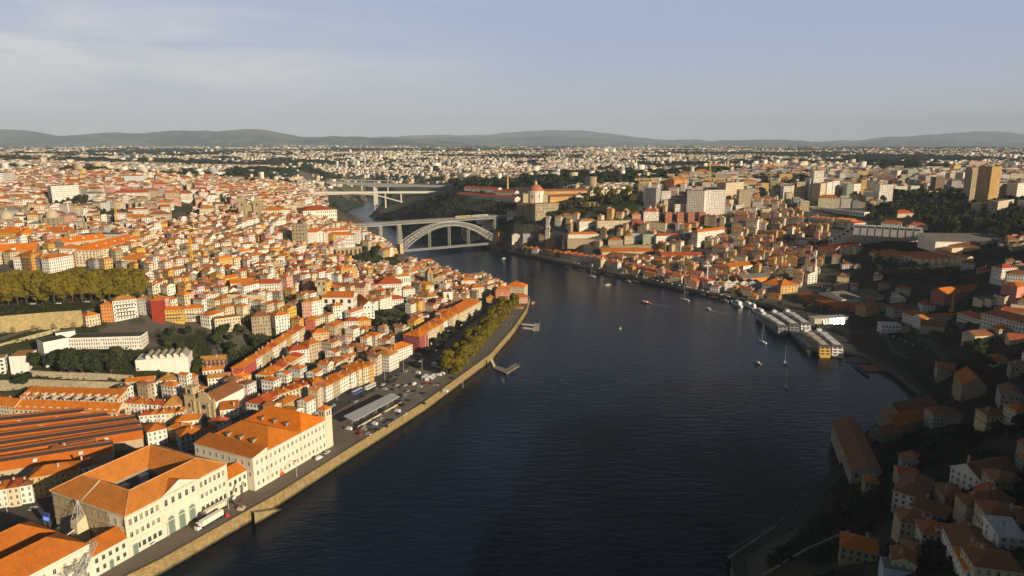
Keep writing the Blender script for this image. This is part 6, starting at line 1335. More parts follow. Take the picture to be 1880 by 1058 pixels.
for c in fill:
    x, y, z, a, w, d, h, zi, px, py = c
    wn, rn = HSH.choice(CW[zi]), HSH.choice(CR[zi]); k = HSH.uniform(.82, 1.12); wc = tuple(v_ * k * q_ for v_, q_ in zip(C[wn], (HSH.uniform(.94, 1.06), 1, HSH.uniform(.88, 1.1)))); mx_, k2 = HSH.uniform(0, .5), HSH.uniform(.78, 1.15); rc = tuple((v_ * (1 - mx_) + q_ * mx_) * k2 for v_, q_ in zip(RC[rn], (.34, .17, .085)))
    kind = HSH.choice(['hip', 'hip', 'hip', 'gable', 'gable']) if zi != 4 else HSH.choice(['flat', 'flat', 'hip']); gx = HSH.random() < .4; rise = min(w, d) * HSH.uniform(.2, .32)
    if kind == 'flat': rc = HSH.choice([RC['grey'], RC['white'], RC['tan']])
    if ncount < N_IND and 0 < px < 1880 and py < 1058 and not (zi in (5,) and ncount > N_IND - 10):
        ncount += 1; near = math.hypot(x, y) < 500 and x < 0
        o = house('house', (x, y, z - .3), a, w, d, h, wc, kind, rc, rise, bays=2.5, real=near, gx=gx, chimney=HSH.random() < .5, dormers=HSH.choice([0, 0, 0, 1]) if kind == 'hip' and d < w * 1.2 else 0)
        FOOT.pop(); _occ['n'] = min(_occ['n'], len(FOOT)); ns = max(1, round(h / 3.1))
        tag(o, f'{wn} {SN[min(ns, 6)]} house with {RN[rn]} {"hip" if kind == "hip" else "gable" if kind == "gable" else "flat"} roof', 'house', 'houses of the old town' if zi < 3 else 'houses of the south bank', auto=True)
    else:
        ca, sa = math.cos(a), math.sin(a); tf = lambda X, Y, Z, x=x, y=y, z=z, ca=ca, sa=sa: (x + X * ca - Y * sa, y + X * sa + Y * ca, z - .3 + Z)
        shell(farW, farR, tf, w, d, h, kind, rise, wc, rc, 2.6, 0, 7, .35, gx=gx)
        if kind != 'flat' and HSH.random() < .6:
            X, Y = HSH.uniform(-w / 3, w / 3), HSH.uniform(-d / 4, d / 4)
            if HSH.random() < .5: farW.prism([tf(X - .6, Y - .5, 0)[:2], tf(X + .6, Y - .5, 0)[:2], tf(X + .6, Y + .5, 0)[:2], tf(X - .6, Y + .5, 0)[:2]], z + h, z + h + rise + 1.2, (.5, .42, .32))
            else: s_ = w * .22; farW.prism([tf(X - s_, Y - 1.5, 0)[:2], tf(X + s_, Y - 1.5, 0)[:2], tf(X + s_, Y + 2, 0)[:2], tf(X - s_, Y + 2, 0)[:2]], z + h, z + h + rise + .9, (.68, .62, .5), tcol=rc)
print('fill', len(fill), 'individual', ncount)
ow = farW.build('packed_houses', [M_wall, M_win], weld=False); ow['kind'] = 'stuff'; orf = farR.build('packed_house_roofs', M_roof, weld=False); orf['kind'] = 'stuff'

# ------------------------------------------------------------------ the far city, woods and hills
rng = np.random.default_rng(11)
def boxes(n_try, rmin, rmax, dens, sc, name, up):
    """far buildings as one object: walls and low hipped or flat tops"""
    th = rng.uniform(-.72, .72, n_try); r = np.exp(rng.uniform(math.log(rmin), math.log(rmax), n_try)); x = np.sin(th) * r; y = np.cos(th) * r
    k = fbm(x, y, 700, 31) + .75 * (fbm(x, y, 190, 33) - .5); keep = k > dens
    keep &= (np.hypot(x, y) > rmin)
    x, y, r = x[keep], y[keep], r[keep]
    z = Tv(x, y); m = z > 3
    x, y, z, r = x[m], y[m], z[m], r[m]
    dep = y * _c - (z - CAMH) * _s; px = 940 + FPX * x / dep; py = 529 - FPX * (y * _s + (z - CAMH) * _c) / dep
    bad = np.zeros(len(x), bool)
    for zn in (ZONES[0][0], ZONES[1][0], ZONES[2][0], ZONES[3][0], [(690, 400), (840, 345), (950, 342), (1090, 352), (1180, 345), (1180, 400), (930, 430)], [(1560, 400), (1640, 350), (1900, 345), (1900, 600), (1560, 560)], [(600, 395), (600, 345), (830, 336), (830, 350), (760, 430), (640, 440)]): bad |= inpoly(px, py, zn)
    bad |= (px < -120) | (px > 2000) | (py > 440) | occ(x, y)
    x, y, z, r = x[~bad], y[~bad], z[~bad], r[~bad]; n = len(x)
    s = np.clip(r / 2800, .8, 2.0)
    tall = rng.random(n) < up
    w = rng.uniform(9, 24, n) * s * sc * np.where(tall, 1.5, 1); d = rng.uniform(7, 12, n) * s * sc; h = np.where(tall, rng.uniform(14, 26, n), rng.uniform(4.5, 8.5, n) * np.clip(s, 1, 1.25)); a = (fbm(x, y, 400, 41) - .5) * 6 + rng.uniform(-.15, .15, n)
    flat = tall | (rng.random(n) < .25); rise = np.where(flat, .05, np.minimum(w, d) * .22)
    ca, sa = np.cos(a), np.sin(a); V = []
    for lx, ly in ((-.5, -.5), (.5, -.5), (.5, .5), (-.5, .5)): V.append((x + lx * w * ca - ly * d * sa, y + lx * w * sa + ly * d * ca))
    P0 = np.stack([np.stack([vx, vy, z - 12], -1) for vx, vy in V], 1); P1 = np.stack([np.stack([vx, vy, z + h], -1) for vx, vy in V], 1)
    rl = np.where(flat, .5, .22); R0_ = np.stack([x - rl * w * ca, y - rl * w * sa, z + h + rise], -1); R1_ = np.stack([x + rl * w * ca, y + rl * w * sa, z + h + rise], -1)
    wallc = np.array([C['white'], C['white'], C['cream'], C['white'], C['tan'], C['cream'], C['grey'], C['concrete']])[rng.integers(0, 8, n)] * rng.uniform(.8, 1.08, (n, 1)); roofc = np.array([RC['rust'], (.40, .2, .1), RC['tan'], (.34, .2, .12), RC['grey'], RC['white']])[rng.integers(0, 6, n)] * rng.uniform(.8, 1.15, (n, 1)); roofc[flat] = np.array(RC['grey']) * 1.6
    V0 = np.concatenate([P0, P1, P1, R0_[:, None], R1_[:, None]], 1).reshape(-1, 3)      # 14 verts each
    cc = np.concatenate([np.repeat(wallc[:, None], 8, 1), np.repeat(roofc[:, None], 6, 1)], 1).reshape(-1, 3)
    b = np.arange(n)[:, None] * 14
    F = np.stack([b + np.array(q) for q in ((0, 1, 5, 4), (1, 2, 6, 5), (2, 3, 7, 6), (3, 0, 4, 7), (8, 9, 13, 12), (10, 11, 12, 13), (9, 10, 13, 13), (11, 8, 12, 12))], 1).reshape(-1, 4)
    F3 = F.copy()
    me = bpy.data.meshes.new(name); q4 = F[F[:, 2] != F[:, 3]]; q3 = F[F[:, 2] == F[:, 3]][:, :3]
    loops = np.concatenate([q4.ravel(), q3.ravel()]).astype(np.int32); st = np.concatenate([np.arange(0, q4.size, 4), q4.size + np.arange(0, q3.size, 3)]).astype(np.int32)
    me.vertices.add(len(V0)); me.vertices.foreach_set('co', V0.astype(np.float32).ravel()); me.loops.add(len(loops)); me.loops.foreach_set('vertex_index', loops); me.polygons.add(len(st)); me.polygons.foreach_set('loop_start', st); me.update(calc_edges=True)
    at_ = me.color_attributes.new('Col', 'FLOAT_COLOR', 'POINT'); at_.data.foreach_set('color', np.c_[cc, np.ones(len(cc))].astype(np.float32).ravel()); me.materials.append(M_plain)
    o = bpy.data.objects.new(name, me); COL.objects.link(o); o['kind'] = 'stuff'; return n
print('far', boxes(15000, 1350, 3200, .39, .9, 'distant_town', .02), boxes(26000, 3000, 13500, .47, .62, 'distant_suburbs', .012))
# ------------------------------------------------------------------ trees
def crown_mesh(name, seed, n, shape='round', leaf=.55, mat=L_green):
    """leaf clumps spread through several overlapping boughs of a crown 1 m in radius, 1 m half height"""
    g = np.random.default_rng(seed); nb = 15; V = []; F = []
    cen = g.normal(size=(nb, 3)); cen /= np.linalg.norm(cen, axis=1)[:, None]; cen *= g.uniform(.3, .72, (nb, 1)); rad = g.uniform(.28, .5, nb)
    if shape == 'umbrella': cen[:, 2] = np.abs(cen[:, 2]) * .5; 
    if shape == 'tall': cen[:, :2] *= .75
    if shape == 'cone': cen[:, 2] = g.uniform(-.9, .9, nb); cen[:, :2] *= (1 - (cen[:, 2:3] + 1) / 2) * .9; rad *= (1.15 - (cen[:, 2] + 1) / 2)
    for i in range(n):
        b = g.integers(nb); u = g.normal(size=3); u /= np.linalg.norm(u); u[2] = u[2] if u[2] > -.55 else -u[2]
        p = cen[b] + u * rad[b] * g.uniform(.62, 1.05)
        nrm = u * .8 + g.normal(size=3) * .5; nrm /= np.linalg.norm(nrm); t = np.cross(nrm, g.normal(size=3)); t /= np.linalg.norm(t); s = np.cross(nrm, t); k = leaf * g.uniform(.05, .13)
        q = len(V); V += [p - t * k - s * k * .7, p + t * k - s * k, p + t * k * .8 + s * k, p - t * k + s * k * .8]; F.append((q, q + 1, q + 2, q + 3))
    me = bpy.data.meshes.new(name); me.from_pydata([tuple(v) for v in V], [], F); me.materials.append(mat); return me
def trunk_mesh(seed):
    m = MB(); g = random.Random(seed); m.tube((0, 0, -1.5), (0, 0, .45), .055, 7, (.10, .075, .05), r2=.04)
    for k in range(6):
        a = k * 1.05 + g.uniform(-.3, .3); z = g.uniform(.32, .5); m.tube((0, 0, z * .8), (.5 * math.cos(a), .5 * math.sin(a), z + g.uniform(.3, .7)), .032, 5, (.10, .075, .05), r2=.012)
    o = m.build('trunk', M_bark, link=False); return o.data
KINDS = {'round': ('round', L_green), 'dark': ('round', L_dark), 'gold': ('tall', L_gold), 'pine': ('umbrella', L_dark), 'tall': ('tall', L_green), 'cone': ('cone', L_dark)}
TM = {k: [crown_mesh('crown_' + k, 100 + 7 * i + len(k), 2400, s, 1.0, m) for i in range(3)] for k, (s, m) in KINDS.items()}
TT = [trunk_mesh(i) for i in range(3)]
tr_ = random.Random(77); NTREE = [0]
TLAB = dict(round='green round-crowned tree', dark='dark green dense tree', gold='golden autumn plane tree', pine='wide dark umbrella pine', tall='tall green tree', cone='dark pointed conifer')
TNAME = dict(round='broadleaf_tree', dark='broadleaf_tree', gold='plane_tree', pine='pine_tree', tall='broadleaf_tree', cone='conifer')
def tree(x, y, h, rad, kind='round', group=None, label=None, z=None):
    z = T2(x, y) if z is None else z; NTREE[0] += 1
    o = empty(TNAME[kind], (x, y, z), tr_.uniform(0, 6.28)); cz = h * ({'cone': .5, 'gold': .56}.get(kind, .6)); rz = h - cz
    if kind == 'pine': cz, rz = h * .72, h * .34
    c = bpy.data.objects.new('crown', tr_.choice(TM[kind])); COL.objects.link(c); c.parent = o; c.location = (0, 0, cz); c.scale = (rad, rad, rz)
    t = bpy.data.objects.new('trunk', tr_.choice(TT)); COL.objects.link(t); t.parent = o; t.scale = (rad * .9, rad * .9, cz); 
    tag(o, label or TLAB[kind], 'tree', group, auto=not label); return o
def tree_px(px, py, h, rad, kind='round', group=None, label=None):
    g = G(px, py); return tree(g[0], g[1], h, rad, kind, group, label, g[2])
# rows of big autumn trees on the promenade above the tall retaining wall
for row, (dy, n) in enumerate(((0, 17), (-7, 17), (-14, 14))):
    for k in range(n):
        px = -18 + (288 - 8 * row) * (k + .5 * (row % 2)) / n; py = 560 - px * .03 + dy * .9
        tree_px(px, py, tr_.uniform(21, 27), tr_.uniform(10, 12.5), 'gold', 'autumn trees on the promenade')
# golden trees along the quay
qa = [(838, 690), (850, 672), (866, 655), (880, 640), (896, 622), (910, 605), (924, 590), (938, 575), (945, 566)]
ql = resample([P(*p, 7)[:2] for p in qa], 8.5)
for k, p in enumerate(ql):
    for s_ in (0, 1):
        if s_ and k % 2: continue
        tree(p.x + tr_.uniform(-2, 2) - s_ * 9, p.y + tr_.uniform(-2, 2) + s_ * 3, tr_.uniform(14, 19), tr_.uniform(7, 9), 'gold', 'golden trees along the quay', z=7)
for px, py in ((800, 640), (815, 628), (828, 618), (842, 604), (858, 592), (872, 580), (786, 652)): tree_px(px, py, tr_.uniform(9, 12), 4.5, 'dark', 'trees in the shaded street')
# grove and garden trees
for px, py, h, r, k in ((112, 684, 19, 9.5, 'dark'), (132, 694, 23, 11, 'dark'), (154, 692, 21, 9.5, 'dark'), (105, 680, 15, 8, 'dark'), (178, 694, 17, 6.5, 'dark'), (206, 692, 18, 6, 'dark'), (197, 680, 14, 6, 'round'), (218, 668, 15, 6, 'round'), (65, 676, 13, 6.5, 'dark'), (46, 712, 12, 7, 'dark'), (228, 730, 11, 6, 'round'), (142, 582, 9, 4, 'dark')):
    tree_px(px, py, h, r, k, 'grove below the white modernist block')
def scatter(poly, n, hs, kinds, group, maxpx=None, rs=(.32, .48)):
    xs = [p[0] for p in poly]; ys = [p[1] for p in poly]; c = 0; tries = 0
    while c < n and tries < n * 30:
        tries += 1; px, py = tr_.uniform(min(xs), max(xs)), tr_.uniform(min(ys), max(ys))
        if not inpoly([px], [py], poly)[0]: continue
        g = G(px, py)
        if g[2] < 2 or hits(g[0], g[1], 0, 3, 3, 0): continue
        h = tr_.uniform(*hs); tree(g[0], g[1], h, h * tr_.uniform(*rs), tr_.choice(kinds), group, z=g[2]); c += 1
scatter([(290, 615), (350, 612), (362, 690), (338, 690), (300, 640)], 9, (6, 10), ['dark', 'round'], 'bushy garden trees behind the sawtooth hall')
scatter([(360, 612), (480, 612), (480, 640), (430, 660), (380, 640)], 16, (6, 11), ['round', 'dark', 'tall'], 'garden trees above the dark red house')
scatter([(330, 660), (366, 655), (372, 700), (340, 705)], 8, (6, 10), ['dark', 'round'], 'garden trees above the dark red house')
scatter([(585, 650), (640, 625), (690, 595), (720, 600), (700, 625), (640, 655), (600, 665)], 20, (7, 12), ['round', 'dark'], 'garden trees behind the car park houses')
scatter([(690, 575), (740, 585), (735, 615), (690, 600)], 6, (6, 9), ['round', 'dark'], 'garden trees by the sloping square')
scatter([(610, 480), (690, 490), (752, 500), (735, 478), (690, 445), (655, 445), (660, 470)], 22, (7, 12), ['dark', 'round'], 'trees on the slope below the seminary')
for px, py in ((238, 520), (258, 466), (266, 462), (405, 440), (408, 552), (420, 556), (470, 640), (300, 560), (245, 560)): tree_px(px, py, 10, 5, 'dark', 'single trees among the old town roofs')
scatter([(92, 372), (170, 372), (170, 384), (92, 384)], 10, (10, 14), ['dark', 'round'], 'trees of the hilltop garden')
scatter([(178, 390), (252, 390), (252, 402), (178, 402)], 8, (7, 10), ['dark', 'round'], 'trees of the hilltop garden')
# south bank
scatter([(1090, 358), (1175, 352), (1178, 382), (1100, 390), (1040, 392)], 20, (14, 22), ['round', 'tall', 'gold'] , 'wood right of the round church')
scatter([(1585, 400), (1640, 358), (1800, 352), (1880, 380), (1880, 440), (1760, 432), (1715, 432), (1710, 405), (1600, 402)], 46, (14, 24), ['round', 'tall', 'round', 'dark'], 'park trees on the right plateau')
scatter([(1585, 480), (1660, 478), (1665, 500), (1600, 500)], 7, (10, 15), ['dark'], 'dark trees beside the gabled lodges')
scatter([(1700, 612), (1765, 620), (1830, 660), (1820, 720), (1740, 690)], 22, (9, 15), ['dark', 'round'], 'riverside trees on the dark bank')
scatter([(935, 398), (1030, 392), (1090, 388), (1060, 420), (1000, 438), (940, 440)], 20, (7, 12), ['round', 'dark'], 'trees on the slope below the round church')
scatter([(1480, 555), (1545, 560), (1510, 585), (1470, 570)], 7, (6, 10), ['round'], 'trees around the mirror-glass pavilion')
scatter([(1690, 800), (1880, 790), (1880, 850), (1720, 865), (1650, 880)], 12, (6, 11), ['dark', 'round'], 'garden trees in the dark foreground')
scatter([(1500, 930), (1620, 890), (1640, 960), (1560, 1000)], 8, (4, 8), ['dark', 'round'], 'garden trees in the dark foreground')
for px, py, h in ((905, 462, 10), (915, 464, 11), (965, 470, 16), (970, 468, 13), (1133, 432, 14), (1120, 436, 14), (1108, 430, 13), (1330, 410, 16), (1432, 402, 14)): tree_px(px, py, h, h * .45, tr_.choice(['round', 'dark']), 'trees near the wine quay')
print('trees', NTREE[0])
# woods that read as one mass: every tuft is a small cluster of leaf faces
def woods(name, pts, mat):
    g = np.random.default_rng(5); V = []; F = []; U = []
    base = []
    for i in range(34):
        u = g.normal(size=3); u /= np.linalg.norm(u); u[2] = abs(u[2]) * .9 - .15; t = np.cross(u + g.normal(size=3) * .5, g.normal(size=3)); t /= np.linalg.norm(t); s = np.cross(u, t); s /= np.linalg.norm(s) + 1e-6; k = g.uniform(.14, .3); p = u * g.uniform(.6, 1)
        base += [p - t * k - s * k, p + t * k - s * k, p + t * k + s * k, p - t * k + s * k]
    base = np.array(base); nb = len(base)
    pts = np.array(pts); a = g.uniform(0, 6.28, len(pts)); ca, sa = np.cos(a), np.sin(a)
    B2 = base[None].repeat(len(pts), 0); X = B2[..., 0] * ca[:, None] - B2[..., 1] * sa[:, None]; Y = B2[..., 0] * sa[:, None] + B2[..., 1] * ca[:, None]
    Vv = np.stack([pts[:, 0:1] + X * pts[:, 3:4], pts[:, 1:2] + Y * pts[:, 3:4], pts[:, 2:3] + pts[:, 4:5] * .45 + B2[..., 2] * pts[:, 4:5] * .6], -1).reshape(-1, 3)
    Ff = np.arange(len(Vv)).reshape(-1, 4); return arrmesh(name, Vv, Ff, None, mat, 'stuff')
def wood_pts(n_try, rmin, rmax, cond, hs, thr=(-.72, .72), pxm=2000):
    th = rng.uniform(*thr, n_try); r = np.exp(rng.uniform(math.log(rmin), math.log(rmax), n_try)); x = np.sin(th) * r; y = np.cos(th) * r
    z = Tv(x, y); dep = y * _c - (z - CAMH) * _s; px = 940 + FPX * x / dep; py = 529 - FPX * (y * _s + (z - CAMH) * _c) / dep
    k = (z > 2.5) & cond(x, y, px, py) & (px > -120) & (px < pxm) & (py < 3000); x, y, z, r = x[k], y[k], z[k], r[k]; s = np.clip(r / 1500, .8, 3); h = rng.uniform(*hs, len(x)) * np.clip(s, .8, 1.5)
    return np.stack([x, y, z, h * .55 * np.clip(s, 1, 2), h], -1)
cliff = [(690, 402), (790, 366), (850, 345), (950, 350), (945, 385), (930, 425), (880, 440), (780, 432), (715, 412)]
woods('cliff_scrub', wood_pts(30000, 1250, 1900, lambda x, y, px, py: inpoly(px, py, cliff) & (vnoise(x, y, 25, 8) > .25) & ~occ(x, y), (3.5, 7)), L_dark)
woods('distant_woods', wood_pts(40000, 1300, 14500, lambda x, y, px, py: ((fbm(x, y, 700, 31) < .445) | (vnoise(x, y, 120, 61) > .8)) & (py < 345) & ~occ(x, y) & ~inpoly(px, py, ZONES[1][0]) & ~inpoly(px, py, [(540, 395), (540, 348), (600, 330), (830, 338), (830, 362), (700, 395)]), (7, 12)), L_dark)
woods('bank_woods', wood_pts(9000, 1500, 3000, lambda x, y, px, py: inpoly(px, py, [(600, 386), (612, 372), (640, 366), (668, 360), (690, 362), (675, 374), (640, 382)]), (4, 7)), L_green)
woods('skyline_wood', wood_pts(20000, 1500, 6000, lambda x, y, px, py: (inpoly(px, py, [(420, 318), (540, 316), (540, 328), (420, 330)]) | inpoly(px, py, [(1380, 332), (1480, 330), (1480, 345), (1380, 350)]) | inpoly(px, py, [(830, 340), (940, 336), (940, 345), (840, 348)]) | inpoly(px, py, [(960, 328), (1240, 322), (1230, 345), (980, 346)]) | inpoly(px, py, [(1600, 303), (1680, 300), (1680, 312), (1600, 314)])), (12, 18)), L_dark)
dk = [(1560, 560), (1640, 470), (1900, 400), (1900, 1080), (1340, 1080), (1450, 960), (1600, 800), (1700, 720)]
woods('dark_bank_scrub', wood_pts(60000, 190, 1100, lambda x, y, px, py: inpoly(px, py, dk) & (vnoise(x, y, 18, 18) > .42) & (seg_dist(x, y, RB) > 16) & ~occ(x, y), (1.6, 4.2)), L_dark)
woods('hillside_scrub', wood_pts(60000, 450, 1100, lambda x, y, px, py: (inpoly(px, py, PARK[0]) | inpoly(px, py, PARK[1]) | inpoly(px, py, PARK[2]) | inpoly(px, py, PARK[3]) | inpoly(px, py, PARK[4]) | inpoly(px, py, [(360, 606), (400, 600), (500, 605), (520, 640), (440, 690), (350, 690)])) & (vnoise(x, y, 14, 28) > .45) & ~occ(x, y), (1.2, 3.0)), L_green)
woods('park_wood', wood_pts(26000, 900, 1900, lambda x, y, px, py: (inpoly(px, py, [(1585, 400), (1640, 356), (1900, 350), (1900, 440), (1760, 434), (1715, 432), (1710, 406), (1600, 404)]) | inpoly(px, py, [(1640, 478), (1760, 495), (1780, 520), (1620, 512), (1590, 490)]) | inpoly(px, py, [(1500, 470), (1540, 445), (1530, 438), (1460, 425), (1440, 440)])) & (vnoise(x, y, 22, 48) > .35) & ~occ(x, y), (6, 12)), L_green)
woods('ridge_wood', wood_pts(26000, 180, 1300, lambda x, y, px, py: (px > 1895) & (x > 190) & (y > 30) & (np.abs((x - 365) * .68 + (y - 775) * .73 + 65) > 140), (7, 13), (.55, 1.45), 1e9), L_dark)
# far ridges, real relief at real distance
def ridge(name, prof, dist, depth, z0, col, seed):
    pts = []; N = 240; K = 14; V = []; Fq = []
    pxs = np.linspace(-260, 2140, N); tp = np.interp(pxs, [p[0] for p in prof], [p[1] for p in prof])
    tp = tp + (fbm(pxs, pxs * 0 + seed * 50, 90, seed) - .46) * 7 + (fbm(pxs, pxs * 0 + seed * 9, 22, seed) - .46) * 2.5
    for i, (px, py) in enumerate(zip(pxs, tp)):
        d = ray(px, 262); L = math.hypot(d[0], d[1])
        for k in range(K):
            f = k / (K - 1); y = dist + depth * (f - .55); x = d[0] / d[1] * y
            top = PD(px, py, dist)[2]; q = 1 - abs(f - .55) / .55 if f < .55 else 1 - (f - .55) / .45
            z = z0 + (top - z0) * (q ** 1.25) + (fbm(np.array([x]), np.array([y]), 650, seed)[0] - .46) * 230 * q * (1 if k else 0) * (0.5 + 0.5 * min(1, abs(f - .55) * 4))
            V.append((x, y, z))
    for i in range(N - 1):
        for k in range(K - 1): a = i * K + k; Fq.append((a, a + K, a + K + 1, a + 1))
    V = np.array(V); n1 = fbm(V[:, 0], V[:, 1], 500, seed + 3); cc = np.where((n1 > .47)[:, None], np.array(col), np.array((.14, .115, .07))); o = arrmesh(name, V, np.array(Fq), cc, M_ground, 'structure'); o.data.polygons.foreach_set('use_smooth', [True] * len(Fq))
ridge('hills', [(-260, 232), (0, 234), (60, 240), (118, 249), (150, 246), (240, 243), (330, 241), (430, 240), (480, 237), (515, 245), (560, 249), (640, 249), (700, 252), (760, 255), (850, 262), (930, 270), (2200, 274)], 17000, 5500, 100, (.03, .038, .022), 3)
ridge('hills', [(-260, 262), (500, 262), (700, 257), (800, 252), (900, 254), (1000, 251), (1080, 252), (1160, 262), (1260, 266), (1330, 256), (1440, 254), (1540, 262), (1600, 258), (1700, 252), (1900, 262), (2200, 262)], 23000, 6000, 90, (.03, .038, .022), 5)
ridge('hills', [(-260, 262), (600, 256), (720, 249), (850, 247), (930, 242), (1000, 238), (1070, 238), (1140, 246), (1220, 256), (1400, 262), (1560, 258), (1640, 250), (1740, 243), (1800, 241), (1900, 246), (2200, 244)], 29000, 6500, 80, (.03, .036, .024), 7)
# ------------------------------------------------------------------ vehicles, boats and quay furniture
QA = ANG
def px_ang(p, q, z=7): a, b = P(*p, z), P(*q, z); return math.atan2(b[1] - a[1], b[0] - a[0])
CARC = dict(white=(.78, .77, .74), silver=(.45, .46, .48), black=(.02, .02, .024), grey=(.16, .165, .175), red=(.42, .03, .025), blue=(.05, .10, .26), dark=(.04, .045, .055))
def car_mesh(col, van):
    L, Wd, H = (5.2, 1.95, 2.1) if van else (4.3, 1.75, 1.42); m = MB(); hl, hw = L / 2, Wd / 2; zb = .28; zs = 1.0 if van else .86
    pr = [(-hl, zb), (hl, zb), (hl, zs * .85), (hl * .62, zs), (-hl * .95, zs), (-hl, zs * .9)]
    for y, rv in ((-hw, False), (hw, True)):
        f = [(x, y, z) for x, z in pr]; m.face(f[::-1] if rv else f, col)
    for i in range(len(pr)): j = (i + 1) % len(pr); m.face([(pr[j][0], -hw, pr[j][1]), (pr[i][0], -hw, pr[i][1]), (pr[i][0], hw, pr[i][1]), (pr[j][0], hw, pr[j][1])], col)
    c = MB(); x0, x1 = (-hl * .97, hl * .55) if van else (-hl * .9, hl * .42); t0, t1 = (-hl * .95, hl * .3) if van else (-hl * .62, hl * .08); w2 = hw * .86
    b4 = [(x0, -hw * .97), (x1, -hw * .97), (x1, hw * .97), (x0, hw * .97)]; t4 = [(t0, -w2), (t1, -w2), (t1, w2), (t0, w2)]
    for i in range(4):
        j = (i + 1) % 4; c.face([(*b4[i], zs), (*b4[j], zs), (*t4[j], H), (*t4[i], H)], (.03, .035, .04) if not van or i == 1 else col)
    c.face([(*p, H) for p in t4], col)
    w = MB()
    return m, c, L, hw
_cars = {}
def car(x, y, z, ang, col='white', van=False, where='', wheels=True):
    k = (col, van)
    if k not in _cars:
        m, c, L, hw = car_mesh(CARC[col], van); o = empty('van' if van else 'car', (0, 0, 0)); m.build('body', M_paint, o); c.build('cabin', M_paint, o)
        for sx in (-1, 1):
            for sy in (-1, 1): w = MB(); w.tube((sx * L * .31, sy * (hw - .1) - .1, .32), (sx * L * .31, sy * (hw - .1) + .12, .32), .33, 10, (.02, .02, .02)); w.build('wheel', M_plain, o)
        _cars[k] = o; first = True
    else: o = dup(_cars[k])
    o.location = (x, y, z); o.rotation_euler = (0, 0, ang); tag(o, f'{col} {"van" if van else "car"} {where}', 'van' if van else 'car', 'parked vehicles', auto=True); return o
cr_ = random.Random(9)
PKC = [(640,789,'white',1),(687,780,'white',1),(655,781,'dark',0),(679,770,'black',0),(683,767,'dark',0),(701,757,'black',0),(726,740,'dark',0),(711,777,'grey',0),(718,772,'dark',0),(726,773,'silver',0),(679,790,'dark',0),(692,790,'black',0),(701,783,'grey',0),(676,798,'white',0),(745,761,'white',0),(777,742,'dark',0),(817,720,'white',1),(778,723,'black',0),(761,719,'black',0),(749,719,'silver',0),(729,709,'white',0),(745,708,'white',0),(706,715,'white',0),(735,712,'dark',0),(767,686,'white',1),(805,690,'white',1),(812,687,'white',1),(797,685,'black',0),(829,695,'dark',0),(726,716,'grey',0),(752,706,'dark',0),(735,762,'grey',0),(668,784,'silver',0),(664,776,'dark',0),(708,784,'dark',0),(690,772,'grey',0),(790,705,'red',0),(800,708,'silver',0),(806,706,'dark',0)]
for k in range(46):
    t, r_ = cr_.random(), cr_.random(); px_, py_ = (662 + 118 * t - 30 * r_, 800 - 76 * t - 12 * r_) if k < 30 else (735 + 70 * t - 26 * r_, 735 - 42 * t - 6 * r_)
    if all(abs(px_ - a) + 1.6 * abs(py_ - b) > 8 for a, b, *_q in PKC): PKC.append((px_, py_, cr_.choice(['black', 'dark', 'grey', 'silver', 'white', 'white', 'blue', 'red']), int(cr_.random() < .1)))
for px, py, c, v in PKC: q = P(px, py, 7.05); car(q[0], q[1], 7.05, QA + (1.57 if cr_.random() < .6 else .1) + cr_.uniform(-.12, .12), c, bool(v), 'in the quay car park')
for px, py, c, v in [(582,761,'white',0),(572,775,'white',0),(563,771,'white',1),(612,747,'silver',0),(645,740,'dark',0),(653,739,'silver',0),(703,708,'white',0),(600,762,'white',1),(722,695,'grey',0),(731,690,'dark',0),(745,683,'silver',0),(760,672,'dark',0),(716,702,'black',0),(690,716,'grey',0),(587,768,'dark',0),(668,729,'dark',0),(770,665,'white',0),(800,645,'silver',0),(812,638,'dark',0)]:
    q = P(px, py, 7.2); car(q[0], q[1], max(7.2, T(q[0], q[1]) + .4), QA + cr_.choice([0, 3.14]) + cr_.uniform(-.05, .05), c, bool(v), 'on the riverside street')
for px, py, c, v in [(280,999,'white',0),(586,843,'white',1),(601,832,'white',0),(40,925,'dark',0),(60,935,'silver',0)]: q = P(px, py, 7.05); car(q[0], q[1], 7.05, QA + .05, c, bool(v), 'beside the custom house front' if px > 100 else 'in the shaded yard')
for px, py, c in [(72,616,'white'),(55,622,'silver'),(118,601,'dark'),(60,560,'white'),(90,559,'dark'),(130,557,'red'),(160,556,'white'),(188,553,'silver'),(30,562,'dark'),(108,559,'white')]: q = G(px, py); car(q[0], q[1], q[2] + .45, -.1, c, False, 'on the hillside promenade')
for px, py, c in [(1640,620,'white'),(1652,626,'silver'),(1662,632,'white'),(1668,618,'dark'),(1678,628,'blue'),(1688,634,'white'),(1694,642,'dark'),(1675,640,'silver'),(1648,612,'white'),(1700,648,'silver'),(1660,610,'dark'),(1684,616,'white')]: q = P(px, py, 6.6); car(q[0], q[1], max(6.62, T(q[0], q[1]) + .3), .9, c, False, 'in the dock car park')
